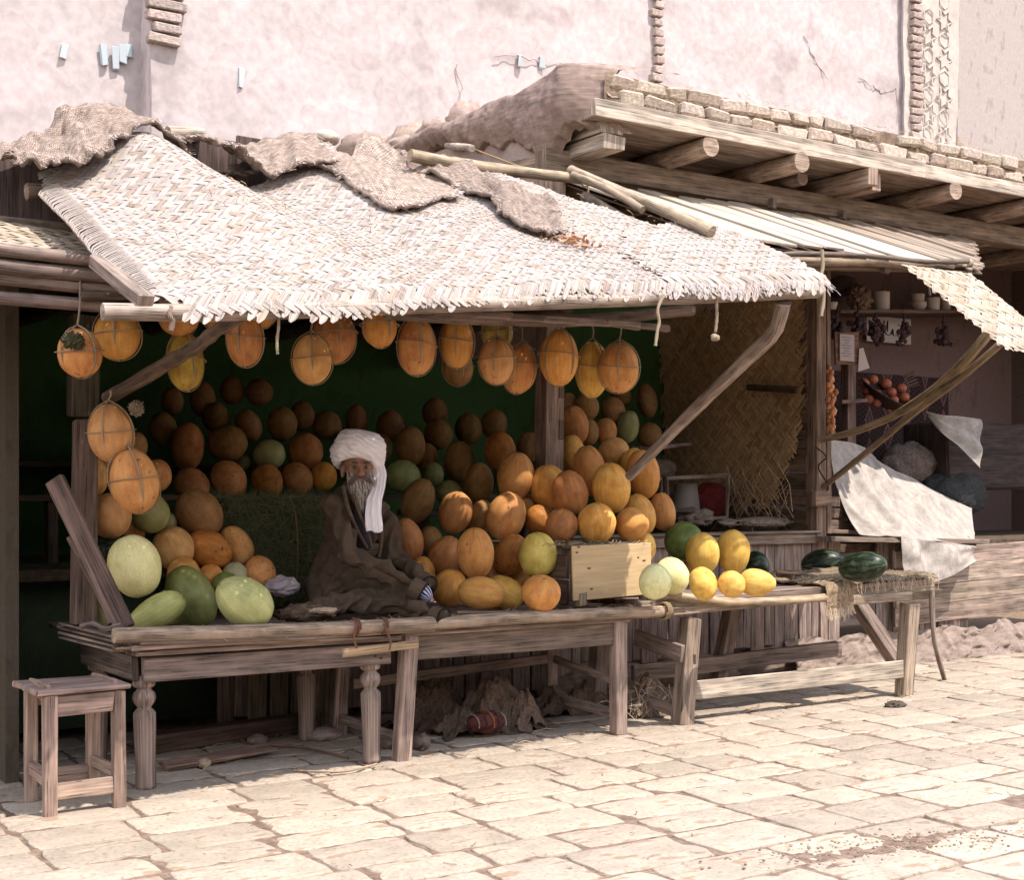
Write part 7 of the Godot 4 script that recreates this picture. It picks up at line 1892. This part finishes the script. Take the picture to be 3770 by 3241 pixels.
func seller() -> void:
	var p := thing("person", Vector3(3.442, 0.716, -6.450), "bearded person in white turban and long brown robe, seated among melons with covered hands", "person")
	var fn := FastNoiseLite.new()
	fn.frequency = 1.0
	fn.fractal_octaves = 3
	# body: head, neck and trunk as one skin
	var hc := Vector3(3.466, 1.461, -6.600)
	var look := Vector3(-hc.x, 0, -hc.z).normalized()
	var hb := Basis(Vector3.UP, atan2(look.x, look.z) + 0.10)   # +z of the head looks past the camera
	var hp := func(x: float, y: float, z: float) -> Vector3: return hc + hb * Vector3(x, y, z)
	var bones := [[hp.call(0, 0.035, -0.02), hp.call(0, 0.03, 0.005), 0.088, 0.08], [hp.call(0, -0.02, 0.02), hp.call(0, -0.085, 0.045), 0.062, 0.040],
		[hp.call(-0.045, -0.01, 0.055), hp.call(-0.04, -0.06, 0.05), 0.022, 0.020], [hp.call(0.045, -0.01, 0.055), hp.call(0.04, -0.06, 0.05), 0.022, 0.020],
		[hp.call(0, -0.05, -0.02), hp.call(0.0, -0.20, -0.05), 0.052, 0.058], [hp.call(0, -0.20, -0.05), hp.call(-0.0, -0.34, -0.09), 0.06, 0.06],
		[hp.call(-0.05, 0.028, 0.083), hp.call(-0.018, 0.022, 0.093), 0.011, 0.010], [hp.call(0.05, 0.028, 0.083), hp.call(0.018, 0.022, 0.093), 0.011, 0.010],
		[hp.call(0, 0.015, 0.088), hp.call(0, -0.030, 0.112), 0.009, 0.014], [hp.call(-0.012, -0.032, 0.100), hp.call(0.012, -0.032, 0.100), 0.010, 0.010],
		[hp.call(-0.018, -0.062, 0.094), hp.call(0.018, -0.062, 0.094), 0.008, 0.008], [hp.call(-0.085, -0.0, -0.01), hp.call(-0.085, -0.04, 0.0), 0.014, 0.010], [hp.call(0.085, 0.0, -0.01), hp.call(0.085, -0.04, 0.0), 0.014, 0.010]]
	var eyes := [hp.call(-0.032, 0.004, 0.090), hp.call(0.032, 0.004, 0.090)]
	var body := nets(bones, 0.004, 0.016, lin(0.27, 0.145, 0.095), func(q, d):
		for e in eyes: d = maxf(d, 0.017 - q.distance_to(e + look * 0.006))
		return d)
	put(body, "body", mats.skin, p)
	for k in 2:
		var eg := geo(lin(0.16, 0.12, 0.10))
		eg.lump(eyes[k] - look * 0.013, Vector3.ONE * 0.024, 1, 0.0, 1.0, 12, 8)
		put(eg, "eye", mats.ceramic, p)
		var ir := geo(lin(0.02, 0.015, 0.012))
		ir.lump(eyes[k] - look * 0.0035, Vector3.ONE * 0.011, 1, 0.0, 1.0, 10, 6)
		put(ir, "iris", mats.ceramic, p)
		var br := geo(lin(0.06, 0.045, 0.04))
		var sx := -1.0 if k == 0 else 1.0
		br.tube([hp.call(sx * 0.054, 0.024, 0.086), hp.call(sx * 0.036, 0.031, 0.101), hp.call(sx * 0.016, 0.024, 0.106)], [0.003, 0.006, 0.004], 6, 0.6)
		put(br, "eyebrow", mats.wool, p)
	# beard and moustache: tapering locks of hair
	var bg := geo()
	for i in 520:
		var a := rng.randf_range(-1.25, 1.25)
		var up := rng.randf()
		var root: Vector3 = hp.call(sin(a) * 0.070, -0.055 - up * 0.045 + 0.045 * absf(a) , 0.035 + cos(a) * 0.052)
		var len := rng.randf_range(0.08, 0.155) * (1.0 - 0.38 * absf(a))
		var tip: Vector3 = hp.call(sin(a) * 0.030 + rng.randfn(0, 0.010) + 0.012, -0.095 - len, 0.052 + cos(a) * 0.035 + rng.randfn(0, 0.006))
		var mid := root.lerp(tip, 0.45) + hb * Vector3(sin(a) * 0.012, 0.0, 0.022 * cos(a))
		bg.col = vary(lin(0.62, 0.58, 0.57) if rng.randf() < 0.78 else lin(0.22, 0.19, 0.18), 0.18)
		bg.tube(curve([root, mid, tip], 4), [0.005, 0.0045, 0.0035, 0.0025, 0.0008], 4, 0.7, false)
	for i in 90:
		var sx := -1.0 if i % 2 else 1.0
		var root: Vector3 = hp.call(sx * rng.randf_range(0.002, 0.03), -0.047 + rng.randf_range(-0.005, 0.004), 0.107)
		bg.col = vary(lin(0.20, 0.17, 0.16), 0.25)
		bg.tube(curve([root, root + hb * Vector3(sx * 0.022, -0.010, 0.002), root + hb * Vector3(sx * 0.040, -0.035 - rng.randf() * 0.01, -0.018)], 3), [0.004, 0.004, 0.003, 0.001], 4, 0.7, false)
	put(bg, "beard", mats.wool, p)
	# turban: winding bands over a rounded crown, and the long tail on the chest
	var wh := lin(0.84, 0.80, 0.83)
	var tb := hb * Basis(Vector3(0, 0, 1), -0.16)
	var tc: Vector3 = hp.call(0.0, 0.105, -0.015)
	var tg := geo(wh)
	var prof := curve([Vector3(0.080, -0.02, 0), Vector3(0.104, -0.045, 0), Vector3(0.128, -0.030, 0), Vector3(0.144, 0.005, 0), Vector3(0.144, 0.045, 0), Vector3(0.128, 0.088, 0), Vector3(0.090, 0.120, 0), Vector3(0.038, 0.131, 0), Vector3(0.0, 0.132, 0)], 40)
	tg.grid(90, 40, func(u, v):
		var a: float = u * TAU
		var q: Vector3 = prof[roundi(v * 40.0)]
		var k: float = 1.0 - v
		var drop: float = (0.034 * sin(a) - 0.026 * absf(cos(a)) * absf(cos(a)) - 0.012) * clampf(k * 1.6 - 0.4, 0.0, 1.0)
		var y: float = q.y + drop
		var band := sin((y * 1.0 + 0.035 * cos(a - 0.5) + 0.018 * sin(2.0 * a + 1.0)) * 115.0 + 2.5 * fn.get_noise_2d(a * 1.2, y * 10.0))
		var r: float = q.x + (0.0085 * (absf(band) - 0.5) + 0.012 * fn.get_noise_3d(cos(a) * 1.5, y * 9.0, sin(a) * 1.5)) * smoothstep(0.02, 0.08, q.x)
		return tc + Vector3(0, -0.030, 0) + tb * Vector3(cos(a) * r, y, -sin(a) * -r * 0.98), Vector2(1, 1), true, true)
	put(tg, "turban", mats.linen, p)
	var tail := [[Vector3(3.555, 1.487, -6.560), 0.030], [Vector3(3.553, 1.429, -6.530), 0.029], [Vector3(3.528, 1.363, -6.500), 0.028], [Vector3(3.488, 1.298, -6.470), 0.036], [Vector3(3.477, 1.220, -6.460), 0.044], [Vector3(3.477, 1.158, -6.450), 0.047], [Vector3(3.480, 1.127, -6.450), 0.044]]
	var tl := geo(wh)
	tl.sheet(22, 40, func(u, v):
		var f: float = (1.0 - v) * (tail.size() - 1)
		var i := mini(int(f), tail.size() - 2)
		var q: Vector3 = tail[i][0].lerp(tail[i + 1][0], f - i)
		var w: float = lerpf(tail[i][1], tail[i + 1][1], f - i)
		return q + hb * Vector3((u - 0.5) * 2.0 * w, 0.006 * sin(u * 7.0) * (1.0 - v), 0.022 * cos((u - 0.5) * 2.4) + 0.008 * sin(u * 17.0 + v * 3.0)), 0.012, Vector2(0.2, 0.4))
	put(tl, "turban_tail", mats.linen, p)
	var fn2 := FastNoiseLite.new()
	fn2.frequency = 1.0
	fn2.fractal_octaves = 1
	fn2.seed = 4
	# robe: trunk, folded legs and long sleeves that hide the hands
	var c := lin(0.135, 0.097, 0.07)
	var shR := Vector3(3.323, 1.245, -6.630)
	var elR := Vector3(3.320, 1.023, -6.420)
	var wrR := Vector3(3.575, 0.837, -6.200)
	var shL := Vector3(3.678, 1.209, -6.720)
	var elL := Vector3(3.667, 0.981, -6.600)
	var wrL := Vector3(3.690, 0.863, -6.300)
	var hip := Vector3(3.356, 0.833, -6.720)
	var rb := nets([[Vector3(3.502, 1.313, -6.680), Vector3(3.488, 1.110, -6.700), 0.105, 0.12], [Vector3(3.399, 1.271, -6.660), Vector3(3.650, 1.242, -6.720), 0.070, 0.070], [Vector3(3.455, 1.110, -6.700), Vector3(3.409, 0.884, -6.720), 0.125, 0.14],
		[shR, elR, 0.078, 0.070], [elR, wrR, 0.070, 0.052], [shL, elL, 0.078, 0.070], [elL, wrL, 0.070, 0.050],
		[hip, Vector3(3.577, 0.791, -6.400), 0.115, 0.085], [Vector3(3.577, 0.778, -6.400), Vector3(3.087, 0.753, -6.280), 0.070, 0.060], [Vector3(3.277, 0.829, -6.620), Vector3(3.190, 0.748, -6.500), 0.085, 0.06],
		[hip, Vector3(3.664, 0.806, -6.750), 0.13, 0.10], [Vector3(3.503, 0.774, -6.320), Vector3(3.541, 0.734, -6.100), 0.070, 0.055], [Vector3(3.541, 0.734, -6.100), Vector3(3.574, 0.715, -5.970), 0.050, 0.044]], 0.012, 0.035, c)
	crease(rb, func(q):
		var s := fn2.get_noise_3d(q.x * 3.0 + q.y * 1.5, q.y * 2.2, q.z * 4.0)
		var s2 := fn2.get_noise_3d(q.x * 7.0 - q.y * 6.0, q.y * 3.0 + q.x * 3.0, q.z * 6.0 + 9.0)
		return 0.036 * (0.30 - absf(s) * 1.8) + 0.024 * (0.3 - absf(s2) * 2.0))
	for i in rb.v.size():
		if rb.v[i].z < -5.99: rb.v[i].y = maxf(rb.v[i].y, 0.672)
	rb.smooth(0, rb.v.size())
	put(rb, "robe", mats.wool, p)
	# lapels, hems and cuffs
	var edge := func(nm: String, pts: Array, r: float, cc: Color):
		var g := geo(cc)
		var q := curve(pts, 18)
		var rr := []
		for e in q: rr.append(r)
		g.tube(q, rr, 7, 0.6)
		put(g, nm, mats.wool, p)
	edge.call("lapel", [Vector3(3.344, 1.363, -6.545), Vector3(3.352, 1.247, -6.500), Vector3(3.407, 1.137, -6.510), Vector3(3.460, 1.037, -6.500)], 0.017, c * 1.25)
	edge.call("lapel", [Vector3(3.524, 1.324, -6.520), Vector3(3.553, 1.192, -6.530), Vector3(3.565, 1.086, -6.530), Vector3(3.542, 0.987, -6.520)], 0.016, c * 1.25)
	edge.call("inner_lapel", [Vector3(3.389, 1.324, -6.520), Vector3(3.419, 1.220, -6.500), Vector3(3.469, 1.120, -6.505), Vector3(3.489, 1.042, -6.500)], 0.013, c * 1.6)
	var ch := geo(lin(0.06, 0.065, 0.10))
	ch.lump(Vector3(3.480, 1.179, -6.560), Vector3(0.13, 0.34, 0.07), 3, 0.1, 1.5, 20, 14)
	put(ch, "undershirt", mats.wool, p)
	var cuff := func(a: Vector3, b: Vector3, r: float):
		var d := (b - a).normalized()
		var g := geo(c * 1.1)
		g.tube([b - d * 0.02, b + d * 0.045, b + d * 0.05, b + d * 0.03], [r, r * 1.02, r * 0.86, r * 0.80], 18, 1.0, false)
		put(g, "sleeve_end", mats.wool, p)
		var e := geo(lin(0.02, 0.018, 0.022))
		e.tube([b + d * 0.046, b + d * 0.053], [r * 1.05, r * 1.03], 18, 1.0, false)
		e.tube([b + d * 0.028, b + d * 0.03], [r * 0.84, r * 0.82], 18)
		put(e, "cuff_binding", mats.wool, p)
	cuff.call(elR, wrR, 0.060)
	cuff.call(elL, wrL, 0.054)
	cuff.call(Vector3(3.541, 0.734, -6.100), Vector3(3.574, 0.715, -5.970), 0.048)
	# the striped shirt sleeve that shows beyond the cuffs
	var st := tex(64, 8, func(_i, x, _y): return Color(0.85, 0.86, 0.92) if (x / 4) % 2 == 0 else Color(0.22, 0.26, 0.42))
	mat("striped", st, 0.9, Vector3(1, 1, 1))
	var sg := geo(lin(0.75, 0.72, 0.72))
	var ca := Vector3(3.607, 0.834, -6.220)
	var cb := Vector3(3.646, 0.786, -6.150)
	sg.grid(24, 14, func(u, v):
		var d := (cb - ca).normalized()
		var s := d.cross(Vector3.UP).normalized()
		var w := s.cross(d)
		var a: float = u * TAU
		var r := 0.046 * sqrt(maxf(1.0 - pow(maxf(v - 0.35, 0.0) / 0.65, 2.0), 0.0)) * (1.0 + 0.06 * sin(a * 5.0))
		return ca.lerp(cb, v) + s * cos(a) * r + w * sin(a) * r, Vector2(1.6, 1.0), true)
	put(sg, "shirt_cuff", mats.striped, p)
